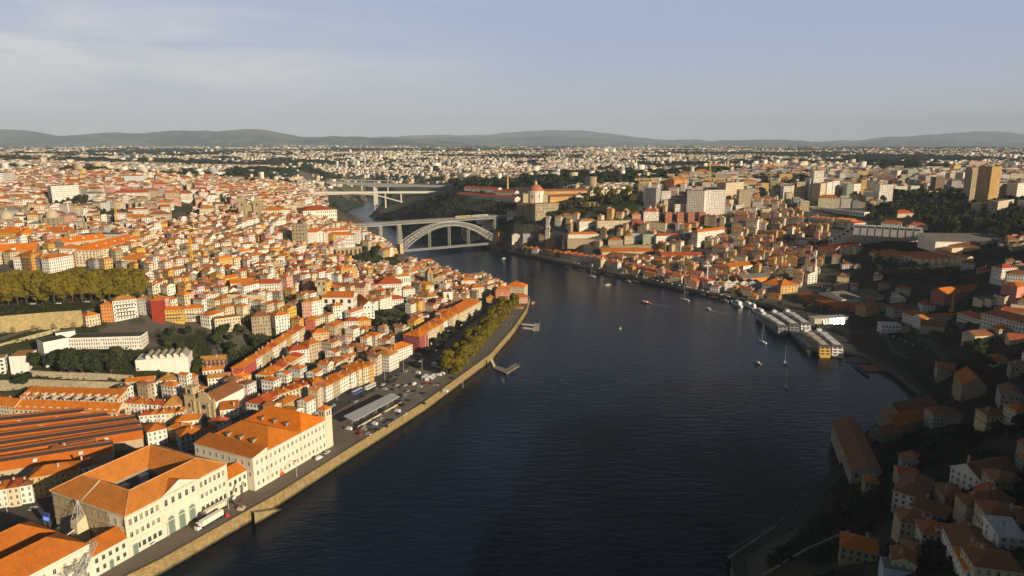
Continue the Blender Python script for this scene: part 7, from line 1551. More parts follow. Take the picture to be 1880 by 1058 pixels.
def bus(px, py, ang, col, label, L=12.0, z=7.05, win=(.03, .035, .045), roofc=None):
    q = P(px, py, z); o = empty('bus', (q[0], q[1], max(z, T(q[0], q[1]) + .3)), ang); m = MB(); m.box(-L / 2, -1.27, .45, L / 2, 1.27, 1.5, col); m.box(-L / 2, -1.27, 2.55, L / 2, 1.27, 3.15, col); m.box(-L / 2, -1.26, 1.5, -L / 2 + .5, 1.26, 2.55, col); m.build('body', M_paint, o)
    m = MB(); m.box(-L / 2 + .5, -1.24, 1.5, L / 2 - .02, 1.24, 2.55, win); m.build('window', M_glass, o); m = MB(); m.box(-L / 2 + .4, -1.1, 3.152, L / 2 - .4, 1.1, 3.3, roofc or col); m.build('roof', M_paint, o)
    for sx in (-.3, .32):
        for sy in (-1.2, .95): m = MB(); m.tube((sx * L, sy, .5), (sx * L, sy + .28, .5), .5, 10, (.02, .02, .02)); m.build('wheel', M_plain, o)
    tag(o, label, 'bus', 'buses along the riverside'); return o
bus(656, 724, QA, (.06, .10, .28), 'blue and white bus waiting on the street by the bus shelter', roofc=(.6, .6, .6)); bus(680, 714, QA, (.72, .7, .66), 'white bus right behind the blue bus by the bus shelter')
for k, (x, y, c, l) in enumerate(((803, 674, (.75, .74, .72), 'white coach nearest the car park, below the quay trees'), (810, 668, (.06, .12, .34), 'blue coach second in the coach rank by the trees'), (817, 662, (.45, .5, .6), 'pale blue coach third in the coach rank by the trees'), (824, 657, (.05, .10, .3), 'dark blue coach fourth in the coach rank by the trees'))): bus(x, y, px_ang((790, 668), (816, 675)), c, l)
for x, y, l in ((780, 696, 'white camper van left of the three parked together'), (786, 698, 'white camper van in the middle of the three'), (794, 695, 'white camper van right of the three parked together')): bus(x, y, QA + .15, (.78, .77, .74), l, L=7.5)
# bus shelter with long pale roof
sc4 = [P(x, y, 12.4) for x, y in ((630.6, 764.6), (650, 774), (733.6, 728), (718, 722))]; o = empty('bus_shelter', (sum(p[0] for p in sc4) / 4, sum(p[1] for p in sc4) / 4, 7.0)); lc = o.location.copy(); m = MB(); q = [(p[0] - lc.x, p[1] - lc.y) for p in sc4]
m.prism(q, 5.1, 5.5, (.50, .50, .49), bottom=True); n_ = 16
for k in range(1, n_):
    a = [q[0][i] + (q[3][i] - q[0][i]) * k / n_ for i in (0, 1)]; b = [q[1][i] + (q[2][i] - q[1][i]) * k / n_ for i in (0, 1)]; m.tube((*a, 5.53), (*b, 5.53), .07, 4, (.42, .42, .42))
m.build('roof', M_metal, o)
for k in range(8):
    t = (k + .5) / 8; a = [(q[0][i] + (q[3][i] - q[0][i]) * t) * .5 + (q[1][i] + (q[2][i] - q[1][i]) * t) * .5 for i in (0, 1)]; m = MB(); m.tube((*a, 0), (*a, 5.15), .2, 6, (.4, .4, .38)); m.build('column', M_metal, o)
m = MB(); a, b = q[1], q[2]; d = Vector((b[0] - a[0], b[1] - a[1])).normalized(); nv = Vector((d.y, -d.x)) * .7; m.prism([(a[0] + nv.x, a[1] + nv.y), (b[0] + nv.x, b[1] + nv.y), (b[0] + nv.x * 2, b[1] + nv.y * 2), (a[0] + nv.x * 2, a[1] + nv.y * 2)], 0, 1.2, (.55, .45, .28)); m.build('kerb_wall', M_plain, o)
tag(o, 'long pale grey shelter roof standing in the middle of the quay car park', 'bus shelter')
# lorries
def lorry(p, q, label, cab, box):
    a, b = P(*p, 7.05), P(*q, 7.05); L = 16.4; ang = QA; o = empty('lorry', ((a[0] + b[0]) / 2, (a[1] + b[1]) / 2, 7.05), ang); m = MB()
    m.box(-L / 2 + 3, -1.27, 1.15, L / 2, 1.27, 4.0, box); m.build('trailer', M_paint, o); m = MB(); m.box(-L / 2 + 3.2, -1.0, .75, L / 2 - .3, 1.0, 1.149, (.05, .05, .05)); m.build('chassis', M_plain, o)
    c = MB(); pr = [(-L / 2, .5), (-L / 2 + 2.4, .5), (-L / 2 + 2.4, 3.7), (-L / 2 + .9, 3.7), (-L / 2 + .15, 2.5), (-L / 2, 1.4)]
    for y, rv in ((-1.22, 0), (1.22, 1)): f = [(x, y, z) for x, z in pr]; c.face(f[::-1] if rv else f, cab)
    for i in range(len(pr)): j = (i + 1) % len(pr); c.face([(pr[j][0], -1.22, pr[j][1]), (pr[i][0], -1.22, pr[i][1]), (pr[i][0], 1.22, pr[i][1]), (pr[j][0], 1.22, pr[j][1])], (.03, .03, .04) if i in (3,) else cab)
    u = c.build('cab', M_paint, o); m = MB(); m.box(-L / 2 + .5, -1.25, 2.0, -L / 2 + 1.7, 1.25, 2.9, (.03, .03, .04)); m.build('window', M_glass, u)
    for x in (-L / 2 + 1.2, -L / 2 + 3.9, L / 2 - 3.6, L / 2 - 2.4, L / 2 - 1.2):
        for y in (-1.2, .9): m = MB(); m.tube((x, y, .5), (x, y + .3, .5), .5, 10, (.02, .02, .02)); m.build('wheel', M_plain, o)
    tag(o, label, 'lorry')
lorry((357, 976), (411, 947), 'white articulated lorry on the open quay side', (.78, .77, .74), (.72, .70, .62)); lorry((366, 958), (416, 928), 'articulated lorry with dark cab parked against the custom house wall', (.10, .11, .13), (.66, .62, .50))
def at_px(name, px, py, ang, z=7.05): q = P(px, py, z); return empty(name, (q[0], q[1], z), ang)
o = at_px('telehandler', 222, 1028, QA); m = MB(); m.box(-2, -1, .6, 2, 1, 1.7, (.80, .42, .02)); m.box(-.6, -1, 1.7, .9, .1, 2.7, (.80, .42, .02)); m.build('body', M_paint, o); m = MB(); m.tube((-1.6, .6, 1.9), (4.6, .6, 3.0), .28, 4, (.2, .2, .2)); m.tube((4.4, .6, 3), (6.4, .6, 2.6), .18, 4, (.5, .5, .5)); m.build('boom', M_metal, o)
for x in (-1.4, 1.4):
    for y in (-1.1, .8): m = MB(); m.tube((x, y, .6), (x, y + .35, .6), .6, 10, (.02, .02, .02)); m.build('wheel', M_plain, o)
tag(o, 'yellow telehandler with raised boom on the quay below the low custom house wing', 'telehandler')
o = at_px('boom_lift', 517, 873, QA); m = MB(); m.box(-1.6, -1, .5, 1.6, 1, 1.3, (.70, .10, .03)); m.box(-1.2, -.8, 1.3, .8, .8, 2.3, (.70, .10, .03)); m.build('body', M_paint, o); m = MB(); m.tube((0, 0, 2.2), (7, 0, 6.4), .22, 4, (.70, .12, .04)); m.tube((7, 0, 6.4), (10.5, -.5, 4.6), .16, 4, (.70, .12, .04)); m.box(10.2, -1, 4.0, 11.4, 0, 5.1, (.5, .1, .05)); m.build('boom', M_paint, o)
for x in (-1.2, 1.2):
    for y in (-1.05, .8): m = MB(); m.tube((x, y, .45), (x, y + .3, .45), .45, 10, (.02, .02, .02)); m.build('wheel', M_plain, o)
tag(o, 'red boom lift parked on the quay below the long custom house block', 'boom lift')
o = at_px('quay_crane', 443, 935, QA + .4); m = MB(); m.box(-1.6, -1.6, 0, 1.6, 1.6, 1.4, (.5, .42, .3)); m.build('plinth', M_stone, o); m = MB(); m.tube((0, 0, 1.4), (0, 0, 4.2), .5, 8, (.10, .07, .05)); m.box(-2.2, -.9, 3.6, .8, .9, 5.2, (.12, .08, .06)); m.build('cab', M_metal, o); m = MB(); lattice(m, (.4, 0, 4.4), (8.5, 2.0, 11.5), .8, 7, .1, (.12, .08, .06)); m.build('jib', M_metal, o); tag(o, 'small dark old crane on a stone plinth by the quay ramp', 'crane')
o = at_px('skip', 424, 918, QA); m = MB(); m.prism([(-2.4, -1.1), (2.4, -1.1), (2.4, 1.1), (-2.4, 1.1)], 0, 1.7, (.7, .7, .68)); m.box(-2.2, -.95, 1.702, 2.2, .95, 1.75, (.12, .11, .1)); m.build('hull', M_paint, o); tag(o, 'white skip container beside the low linking wing of the custom house', 'skip')
o = at_px('forklift', 418, 949, QA); m = MB(); m.box(-1.1, -.6, .3, .8, .6, 1.2, (.6, .05, .03)); m.box(-.9, -.55, 1.2, .2, .55, 2.1, (.5, .05, .03)); m.build('body', M_paint, o); m = MB(); m.box(.85, -.5, 0, .98, .5, 2.6, (.1, .1, .1)); m.build('mast', M_metal, o); tag(o, 'small red forklift behind the white articulated lorry', 'forklift')
# slipway beside the quay
sl_ = [P(510, 928, 0), P(445, 962, 0)]; m = MB(); a, b = P(462, 924, 6.8), P(505, 938, .4); dv = Vector((fx, fy)) ; q0 = P(458, 925, 6.9)[:2]
A0 = Vector(P(455, 938, 6.9)[:2]); A1 = Vector(P(506, 931, .5)[:2]); nv = Vector((fy, -fx)) * 4.5
m.face([(A0.x, A0.y, 6.9), (A0.x + nv.x, A0.y + nv.y, 6.9), (A1.x + nv.x, A1.y + nv.y, .3), (A1.x, A1.y, .3)], (.4, .33, .22), 0, [(0, 0), (4, 0), (4, 14), (0, 14)]); m.face([(A0.x + nv.x, A0.y + nv.y, -3), (A1.x + nv.x, A1.y + nv.y, -3), (A1.x + nv.x, A1.y + nv.y, .3), (A0.x + nv.x, A0.y + nv.y, 6.9)], (.34, .27, .14), 0, [(0, -3), (15, -3), (15, 0), (0, 7)])
o = m.build('slipway', M_quay); tag(o, 'stone slipway running down to the water beside the small dark crane', 'slipway')
# lamps on the street and quay
def lamp(px, py, h, label, z=None, arms=2):
    q = P(px, py, 7.1) if z is None else P(px, py, z); o = empty('street_lamp', (q[0], q[1], max(z or 7.0, T(q[0], q[1]))), QA + 1.2); m = MB(); m.tube((0, 0, 0), (0, 0, h), .16, 6, (.55, .54, .5), r2=.09); m.build('pole', M_metal, o); m = MB()
    for s in ((-1, 1)[:arms]): m.tube((0, 0, h), (s * 1.6, 0, h + .35), .07, 4, (.55, .54, .5)); m.box(s * 1.6 - .45, -.18, h + .25, s * 1.6 + .45, .18, h + .42, (.6, .6, .58))
    m.build('lamp_head', M_metal, o); tag(o, label, 'street lamp', 'street lamps', auto=True)
for px, py, h in ((571, 759, 13), (619, 738, 13), (665, 714, 11), (707, 700, 13), (741, 684, 11), (775, 680, 10), (598, 775, 9), (14, 945, 11), (310, 985, 7), (420, 935, 7), (545, 876, 7), (850, 712, 8), (905, 665, 8), (935, 625, 8)): lamp(px, py, h, 'tall pale street lamp with two arms' if h > 9 else 'short quay lamp', z=7.05)
# landing stages on the left bank
def pontoon(label, deck, gang, col=(.22, .2, .17), piles=()):
    o = empty('landing_stage', (*P(*deck[0], .8)[:2], 0)); L0 = o.location; m = MB(); pl = [P(*p, .9)[:2] for p in deck]; m.prism([(p[0] - L0.x, p[1] - L0.y) for p in pl], -.4, 1.0, col, bottom=True); m.build('deck', M_plain, o)
    for (p, q) in gang:
        m = MB(); a, b = P(*p, 6.5), P(*q, 1.4); A, B2 = Vector((a[0] - L0.x, a[1] - L0.y, 6.5)), Vector((b[0] - L0.x, b[1] - L0.y, 1.3)); dd = (B2 - A); s = Vector((-dd.y, dd.x, 0)).normalized() * 1.0
        m.face([tuple(A - s), tuple(A + s), tuple(B2 + s), tuple(B2 - s)], (.45, .42, .36)); up = Vector((0, 0, 1.1))
        for t in (-1, 1):
            m.tube(A + s * t, B2 + s * t, .14, 4, (.55, .52, .46)); m.tube(A + s * t + up, B2 + s * t + up, .1, 4, (.55, .52, .46))
            for k in range(9): c = A.lerp(B2, k / 8) + s * t; m.tube(c, c + up, .07, 4, (.55, .52, .46))
        m.build('gangway', M_metal, o)
    for p in piles: q = P(*p, 1); m = MB(); m.tube((q[0] - L0.x, q[1] - L0.y, -3), (q[0] - L0.x, q[1] - L0.y, 4.5), .3, 6, (.12, .11, .1)); m.build('pile', M_plain, o)
    tag(o, label, 'landing stage')
pontoon('dark floating landing stage with an angled gangway below the quay trees', [(905, 676), (930, 686), (953, 672), (947, 666), (930, 677), (908, 671)], [((902, 660), (908, 673))], piles=[(930, 688), (942, 681), (954, 672), (922, 700), (925, 702)])
pontoon('short pier with two pale beams and a square head near the pink house', [(978, 606), (989, 606), (991, 594), (981, 594)], [((958, 596), (981, 598)), ((960, 603), (980, 605))], (.4, .36, .28), piles=[(979, 608), (990, 607), (992, 594)])
pontoon('low dock platform with a red deck beside the moored cruise ships', [(1578, 672), (1592, 682), (1632, 680), (1615, 668)], [], (.45, .10, .07)); pontoon('dark jetty right of the cruise ship sterns', [(1552, 662), (1594, 668), (1596, 660), (1556, 655)], [], (.16, .15, .13)); pontoon('small dark jetty running out beside the red dock platform', [(1562, 668), (1592, 692), (1597, 690), (1568, 666)], [], (.10, .09, .08))
pontoon('pale pontoon with barges below the wine quay promenade', [(1190, 516), (1222, 523), (1228, 519), (1197, 512)], [], (.45, .42, .36)); pontoon('pale pontoon right of the second sailing boat', [(1258, 536), (1278, 538), (1280, 532), (1262, 530)], [], (.4, .38, .34))
# ---- boats
def hull(m, L, Wd, z0, z1, col, sheer=.5, n=9, stern=.75, deck=None):
    st = []
    for k in range(n):
        t = k / (n - 1); x = -L / 2 + L * t; w = Wd / 2 * (stern + (1 - stern) * min(1, t * 3)) if t < .45 else Wd / 2 * math.cos((t - .45) / .55 * math.pi / 2) ** .7; zt = z1 + sheer * max(0, (t - .5) * 2) ** 2; st.append((x, max(w, .03), zt))
    for (x0, w0, a0), (x1, w1, a1) in zip(st[:-1], st[1:]):
        for s in (-1, 1): q = [(x0, s * w0 * .8, z0), (x1, s * w1 * .8, z0), (x1, s * w1, a1), (x0, s * w0, a0)]; m.face(q if s < 0 else q[::-1], col)
        m.face([(x0, -w0, a0 - .08), (x1, -w1, a1 - .08), (x1, w1, a1 - .08), (x0, w0, a0 - .08)], deck or tuple(c * .8 for c in col))
    x, w, zt = st[0]; m.face([(x, w * .8, z0), (x, -w * .8, z0), (x, -w, zt), (x, w, zt)], col); return st
def ship(ps, pb, label, hullc, upc, roofc, Wd=11.0, decks=3, stern=None, name='cruise_ship'):
    a, b = P(*ps, 0), P(*pb, 0); L = math.hypot(b[0] - a[0], b[1] - a[1]); o = empty(name, ((a[0] + b[0]) / 2, (a[1] + b[1]) / 2, 0), math.atan2(b[1] - a[1], b[0] - a[0])); m = MB(); hull(m, L, Wd, -.8, 2.0, hullc, 1.2, 11, .96); m.build('hull', M_paint, o)
    for k in range(decks):
        z = 2.0 + k * 2.6; x0, x1 = -L / 2 + 1.0 + k * .9, L / 2 - L * .16 - k * L * .05; w = Wd / 2 - .35 - .18 * k; m = MB(); m.box(x0, -w, z, x1, w, z + 2.6, upc); m.box(x0 - 1.0, -w - .3, z + 2.45, x1 + .8, w + .3, z + 2.62, upc if k < decks - 1 else (.17, .13, .10)); u = m.build('deck_house', M_paint, o); g = MB(); n = max(4, int((x1 - x0) / 3.2))
        for s in (-1, 1):
            for i in range(n): xx = x0 + (x1 - x0) * (i + .2) / n; xe = xx + (x1 - x0) / n * .65; g.box(xx, s * w - .04, z + .8, xe, s * w + .04, z + 1.9, (.03, .03, .04))
        g.box(x0 - .04, -w * .8, z + .7, x0 + .02, -w * .15, z + 1.9, (.03, .03, .04)); g.box(x0 - .04, w * .15, z + .7, x0 + .02, w * .8, z + 1.9, (.03, .03, .04));
        g.build('window', M_glass, u)
    top = 2.0 + decks * 2.6; x0, x1 = -L / 2 + 4, L / 2 - L * .34; m = MB()
    for (u0, u1) in ((0, .3), (.36, .62), (.68, .86)):
        xa, xb = x0 + (x1 - x0) * u0, x0 + (x1 - x0) * u1; m.box(xa, -Wd * .3, top + 2.1, xb, Wd * .3, top + 2.25, roofc)
        for xx in (xa + .3, xb - .3):
            for yy in (-Wd * .38, Wd * .38): m.tube((xx, yy, top), (xx, yy, top + 2.1), .08, 4, (.5, .5, .5))
    m.build('awning', M_metal, o); m = MB(); w = Wd / 2 - .8
    for s in (-1, 1):
        m.tube((x0 - 4, s * w, top + 1.0), (x1 + 6, s * w, top + 1.0), .06, 4, (.6, .6, .6))
        for k in range(24): xx = x0 - 4 + (x1 - x0 + 10) * k / 23; m.tube((xx, s * w, top), (xx, s * w, top + 1), .04, 4, (.6, .6, .6))
    m.build('railing', M_metal, o); m = MB(); xb = L / 2 - L * .3; m.box(xb, -2.2, top, xb + 4.5, 2.2, top + 2.2, (.7, .7, .68)); m.box(xb + 4.4, -2.0, top + 1.0, xb + 4.56, 2.0, top + 1.9, (.03, .03, .04)); m.tube((xb + 2, 0, top + 2.2), (xb + 2, 0, top + 5), .09, 4, (.6, .6, .6)); m.build('wheelhouse', M_paint, o)
    tag(o, label, 'cruise ship', 'moored river cruise ships'); return o
DK, WH = (.045, .05, .06), (.76, .75, .71)
ship((1438, 618), (1388, 583), 'dark-hulled river cruise ship, outermost of the farther three, with white awnings', DK, (.30, .30, .30), (.72, .72, .7))
ship((1459, 615), (1407, 579), 'river cruise ship in the middle of the farther three', DK, (.25, .25, .26), (.70, .70, .68)); ship((1480, 613), (1432, 578), 'white-sterned river cruise ship nearest the quay among the farther three', DK, WH, (.66, .66, .66))
ship((1490, 653), (1451, 610), 'low dark river ship with one pale awning, outermost of the nearer three', (.035, .035, .035), (.09, .085, .08), (.45, .46, .47), Wd=8.5, decks=1)
ship((1515, 657), (1466, 614), 'yellow-sterned river cruise ship in the middle of the nearer three', (.62, .40, .08), (.66, .46, .14), (.62, .52, .36)); ship((1538, 657), (1490, 613), 'white river cruise ship nearest the quay among the nearer three', WH, WH, (.74, .74, .72))
def yacht(px, py, ang, L, label):
    q = P(px, py, 0); o = empty('motor_yacht', (q[0], q[1], 0), ang); m = MB(); hull(m, L, L * .24, -.5, 2.2, (.78, .78, .77), 1.1); m.build('hull', M_paint, o); m = MB(); w = L * .085
    m.box(-L * .35, -w, 2.1, L * .2, w, 4.2, (.76, .76, .75)); m.box(-L * .3, -w * .85, 4.2, L * .06, w * .85, 5.9, (.76, .76, .75)); m.box(-L * .28, -w * .9, 5.9, L * .02, w * .9, 6.1, (.78, .78, .77)); u = m.build('cabin', M_paint, o); m = MB(); m.box(-L * .3, -w - .03, 2.9, L * .205, w + .03, 3.7, (.03, .03, .04)); m.box(-L * .26, -w * .88, 4.8, L * .065, w * .88, 5.5, (.03, .03, .04)); m.build('window', M_glass, u); m = MB(); m.tube((-L * .1, 0, 6.1), (-L * .16, 0, 9), .1, 4, (.7, .7, .7)); m.build('mast', M_metal, o); tag(o, label, 'yacht', 'white motor yachts')
yb = px_ang((1400, 582), (1345, 558), 0)
yacht(1352, 560, yb, 28, 'large white motor yacht, leftmost of the group by the grey stone warehouse'); yacht(1370, 562, yb + .1, 24, 'white motor yacht moored inside the large leftmost yacht'); yacht(1392, 575, yb, 28, 'white motor yacht moored just ahead of the cruise ships'); yacht(1381, 566, yb, 18, 'small white yacht between the larger motor yachts')
def sailboat(px, py, ang, label, col=(.72, .71, .68), L=10, H=14):
    q = P(px, py, 0); o = empty('sailing_boat', (q[0], q[1], 0), ang); m = MB(); hull(m, L, L * .3, -.4, 1.0, col, .4); m.build('hull', M_paint, o); m = MB(); m.box(-L * .18, -L * .08, .9, L * .15, L * .08, 1.6, (.7, .69, .65)); m.build('cabin', M_paint, o); m = MB(); m.tube((L * .08, 0, 1), (L * .08, 0, H), .13, 5, (.7, .69, .66), r2=.07); m.tube((L * .08, 0, 2), (-L * .36, 0, 2.1), .1, 4, (.6, .58, .5)); m.tube((L * .08, 0, H), (L * .48, 0, 1.4), .03, 3, (.5, .5, .5)); m.tube((L * .08, 0, H), (-L * .48, 0, 1.2), .03, 3, (.5, .5, .5)); m.build('mast', M_metal, o); tag(o, label, 'sailing boat', 'anchored sailing boats')
sailboat(1087, 508, 2.4, 'white sailing boat anchored off the wine lodges', L=12, H=22); sailboat(1257, 551, 2.3, 'white sailing boat anchored mid-river off the cable pylon', L=13, H=24); sailboat(1400, 629, 2.0, 'white sailing boat nearest the dark cruise ship', L=10, H=20); sailboat(1441, 667, 1.2, 'dark-hulled sailing boat right of the small open boat', (.12, .11, .10), 9, 16); sailboat(1443, 711, 1.4, 'grey-white sailing boat, the one closest to the camera', (.5, .5, .5), 8, 15)
def small(px, py, ang, L, hc, cc, label, name='motor_boat', cat='boat'):
    q = P(px, py, 0); o = empty(name, (q[0], q[1], 0), ang); m = MB(); hull(m, L, L * .3, -.3, .95, hc, .4); m.build('hull', M_paint, o); m = MB(); m.box(-L * .22, -L * .1, .85, L * .16, L * .1, 2.1, cc); m.box(-L * .25, -L * .12, 2.1, L * .18, L * .12, 2.25, cc); u = m.build('cabin', M_paint, o); m = MB(); m.box(-L * .2, -L * .103, 1.35, L * .163, L * .103, 1.85, (.03, .03, .04)); m.build('window', M_glass, u); tag(o, label, cat)
small(1391, 668, 2.2, 7, (.5, .38, .26), (.66, .64, .6), 'small wooden boat with white cabin near the dark sailing boat'); small(1184, 556, 2.5, 17, (.62, .10, .07), (.76, .74, .72), 'red and white tour boat under way in mid-river', 'tour_boat'); small(1116, 524, .4, 9, (.6, .58, .52), (.6, .58, .5), 'small pale boat under way left of the red and white tour boat'); small(1299, 568, 2.3, 9, (.7, .68, .62), (.72, .7, .64), 'small white motor boat heading in towards the yachts'); small(925, 475, .9, 9, (.76, .75, .72), (.74, .73, .7), 'small white motor boat near the right bridge foot'); small(838, 498, 1.0, 10, (.74, .73, .7), (.74, .73, .7), 'white boat moored behind the riverside houses'); small(979, 558, 1.4, 15, (.40, .05, .05), (.7, .5, .4), 'red boat moored at the pink riverside house'); small(1139, 604, .5, 3, (.6, .5, .1), (.5, .42, .1), 'tiny yellow buoy boat alone in the middle of the river', 'buoy_boat')
small(1232, 526, 2.6, 16, (.62, .13, .04), (.6, .18, .06), 'orange-red tour boat moored at the wine quay', 'tour_boat'); small(1312, 547, 2.6, 17, (.62, .12, .04), (.5, .14, .06), 'orange-red tour boat moored right of the second sailing boat', 'tour_boat'); small(1703, 711, 2.7, 16, (.05, .05, .055), (.5, .5, .52), 'dark tug moored in the shaded corner below the big barn', 'tug')
for k, (x, y) in enumerate(((1041, 492), (1066, 497), (1092, 501), (1117, 507), (1138, 510), (1165, 518), (1022, 483), (1182, 516))):
    q = P(x, y, 0); o = empty('wooden_barge', (q[0], q[1], 0), 2.35 + .1 * (k % 3)); m = MB(); hull(m, 17, 4.2, -.4, 1.1, (.07, .045, .03), 1.6, deck=(.12, .08, .05)); m.build('hull', M_plain, o); m = MB()
    for yy in (-1, 1):
        for t in range(4): m.tube((-4 + t * 2.2, yy * .8, 1.4), (-4 + t * 2.2, yy * .8 + .01, 2.3), .55, 8, (.16, .09, .05))
    m.build('barrel', M_plain, o); m = MB(); m.tube((1.5, 0, 1), (1.5, 0, 9), .12, 5, (.2, .14, .09)); m.tube((-8, 0, 1.8), (-12, 0, 3.4), .1, 4, (.2, .14, .09)); m.build('mast', M_plain, o); tag(o, 'dark wooden wine barge moored along the wine quay', 'barge', 'wooden wine barges', auto=True)
wk = MB()
for px, py, an_, L in ((1190, 557, 2.5, 70), (1304, 570, 2.3, 60), (1119, 523, .4, 40), (929, 476, .9, 40)):
    q = P(px, py, .03); dx, dy = -math.cos(an_), -math.sin(an_); rw = random.Random(px)
    for s_ in (-1, 1):
        for k in range(12):
            a, b = L * k / 12, L * (k + .75) / 12; sp_a, sp_b = s_ * (.8 + a * .16), s_ * (.8 + b * .16); w_ = .55 * (1 - k / 13) * rw.uniform(.5, 1.3)
            pt = lambda t, o: (q[0] + dx * t - dy * o, q[1] + dy * t + dx * o, .03); wk.face([pt(a, sp_a - w_), pt(b, sp_b - w_), pt(b, sp_b + w_), pt(a, sp_a + w_)], (.26, .28, .30))
o = wk.build('boat_wake', M_plain); o['kind'] = 'stuff'
for i, (px, py) in enumerate(((1152, 517), (1210, 524), (1245, 533), (1290, 543), (1330, 553))): small(px, py, 2.4, 11, (.10, .07, .05) if i % 2 else (.5, .48, .44), (.4, .32, .22), ['first pale', 'first dark', 'second pale', 'second dark', 'third pale'][i] + ' small boat along the wine quay, counted from the bridge', 'moored_boat')
# cable pylon, cranes
def mast(px, py, h, label, r=1.2, col=(.66, .65, .62)):
    q = G(px, py); o = empty('pylon', q); m = MB(); m.tube((0, 0, -2), (0, 0, h), r, 8, col, r2=r * .75); m.build('shaft', M_metal, o); m = MB(); m.box(-5, -.6, h - 1.5, 5, .6, h, col); m.box(-5.5, -1, h - 2.2, -4, 1, h - 1, (.3, .3, .3)); m.box(4, -1, h - 2.2, 5.5, 1, h - 1, (.3, .3, .3)); m.build('crosshead', M_metal, o); tag(o, label, 'pylon')
mast(1297, 526, 30, 'tall white cable-car pylon on the wine quay'); mast(129, 412, 30, 'slim white mast among the hilltop roofs left of the stone tower', 1.0)
def tower_crane(px, py, h, jl, ang, label, col=(.72, .40, .03)):
    q = G(px, py); o = empty('tower_crane', q, ang); m = MB(); lattice(m, (0, 0, -2), (0, 0, h), 2.0, max(4, int(h / 3)), .22, col); m.build('tower', M_metal, o); m = MB(); lattice(m, (-jl * .28, 0, h + .8), (jl, 0, h + .8), 1.5, max(6, int(jl / 3)), .18, col); m.tube((0, 0, h), (0, 0, h + 6), .25, 4, col); m.tube((0, 0, h + 6), (jl * .7, 0, h + 1.5), .1, 3, col); m.tube((0, 0, h + 6), (-jl * .25, 0, h + 1.5), .1, 3, col); m.build('jib', M_metal, o); m = MB(); m.box(-jl * .28, -1, h - 1.6, -jl * .18, 1, h + .6, (.4, .38, .34)); m.build('counterweight', M_plain, o); tag(o, label, 'tower crane')
tower_crane(216, 416, 28, 16, 1.4, 'yellow tower crane among roofs left of the salmon hall'); tower_crane(354, 498, 38, 14, 1.7, 'yellow tower crane standing in the middle of the old town'); tower_crane(605, 473, 17, 22, .1, 'small red tower crane below the white seminary', (.55, .10, .05)); tower_crane(1173, 352, 24, 34, .1, 'left yellow crane of the pair near the grey slab'); tower_crane(1181, 354, 20, 30, .4, 'right yellow crane of the pair near the grey slab'); tower_crane(1301, 352, 52, 40, .05, 'tall yellow crane with long jib between the white towers'); tower_crane(1343, 356, 30, 44, 3.1, 'yellow crane right of the white tower pair'); tower_crane(1389, 384, 46, 10, 1.5, 'orange-red crane mast beside the unfinished tan block', (.6, .16, .06)); tower_crane(152, 340, 26, 26, .3, 'distant yellow crane beyond the office slab')
# pavilion with sloping mirror glazing that throws the low sun back
gp_ = P(1535, 588, 9); base = Vector((gp_[0], gp_[1], T2(gp_[0], gp_[1]))); nrm = ((Vector((0, 0, CAMH)) - Vector(gp_)).normalized() + sd).normalized(); az = math.atan2(nrm.y, nrm.x) + math.pi / 2; o = empty('glass_pavilion', base, az); tilt = math.asin(nrm.z); LL = 26.0; m = MB(); m.box(-LL / 2 - 10, 4.4, -3, LL / 2 + 4, 15, 6.4, (.5, .47, .40)); m.box(-LL / 2 - 11, 3.8, 6.4, LL / 2 + 5, 15.6, 6.9, (.40, .38, .33)); m.build('hall', M_wall, o); dy = math.sin(tilt) * 6.6; dz = math.cos(tilt) * 6.6
for k in range(11):
    x0 = -LL / 2 + LL * k / 11; x1 = x0 + LL / 11 - .25; e = random.Random(k).uniform(-.17, .17); y0 = 4.3 - dy; m = MB(); q = [(x0, y0, 0), (x1, y0, 0), (x1, y0 + dy + e * 4, dz), (x0, y0 + dy + e * 4, dz)]; m.face(q); b2 = [(x, y + .12, z - .02) for x, y, z in q]; m.face(b2[::-1])
    for i in range(4): j = (i + 1) % 4; m.face([q[j], q[i], b2[i], b2[j]])
    m.build('glazing', M_mirror, o); m = MB(); m.tube((x1 + .12, y0, 0), (x1 + .12, y0 + dy, dz), .12, 4, (.4, .4, .38)); m.build('mullion', M_metal, o)
tag(o, 'long low pavilion whose sloping mirror glass flashes back the sun', 'pavilion'); add_foot(base.x, base.y + 6, az, LL + 12, 18)
# parasols and people on the promenades
pc = MB(); pm_ = MB()
par0 = None
def parasol(x, y, z, label, group):
    global par0
    if par0 is None:
        o = empty('parasol', (x, y, z)); m = MB(); m.tube((0, 0, -.5), (0, 0, 2.7), .05, 5, (.3, .25, .2)); m.build('pole', M_plain, o); m = MB(); m.lathe([(1.9, 2.3), (1.0, 2.7), (0, 3.1)], 8, 0, 0, (.72, .70, .64)); m.lathe([(0, 3.0), (1.85, 2.25)], 8, 0, 0, (.5, .48, .44)); m.build('canopy', M_plain, o); par0 = o
    else: o = dup(par0, (x, y, z))
    tag(o, label, 'parasol', group)
pl_ = resample([P(*p, 4.3)[:2] for p in [(1050, 486), (1150, 508), (1250, 530), (1330, 548)]], 5); rp = random.Random(4)
for p in pl_[::2]:
    if rp.random() < .75: parasol(p.x + rp.uniform(4, 9), p.y + rp.uniform(2, 7), 4.2, 'white cafe parasol on the wine quay promenade among its like', 'cafe parasols on the wine quay')
for k in range(24): q = P(rp.uniform(892, 935), rp.uniform(552, 572), 7.1); parasol(q[0], q[1], max(7.0, T(q[0], q[1])), 'white cafe parasol on the riverside square', 'cafe parasols on the riverside square')
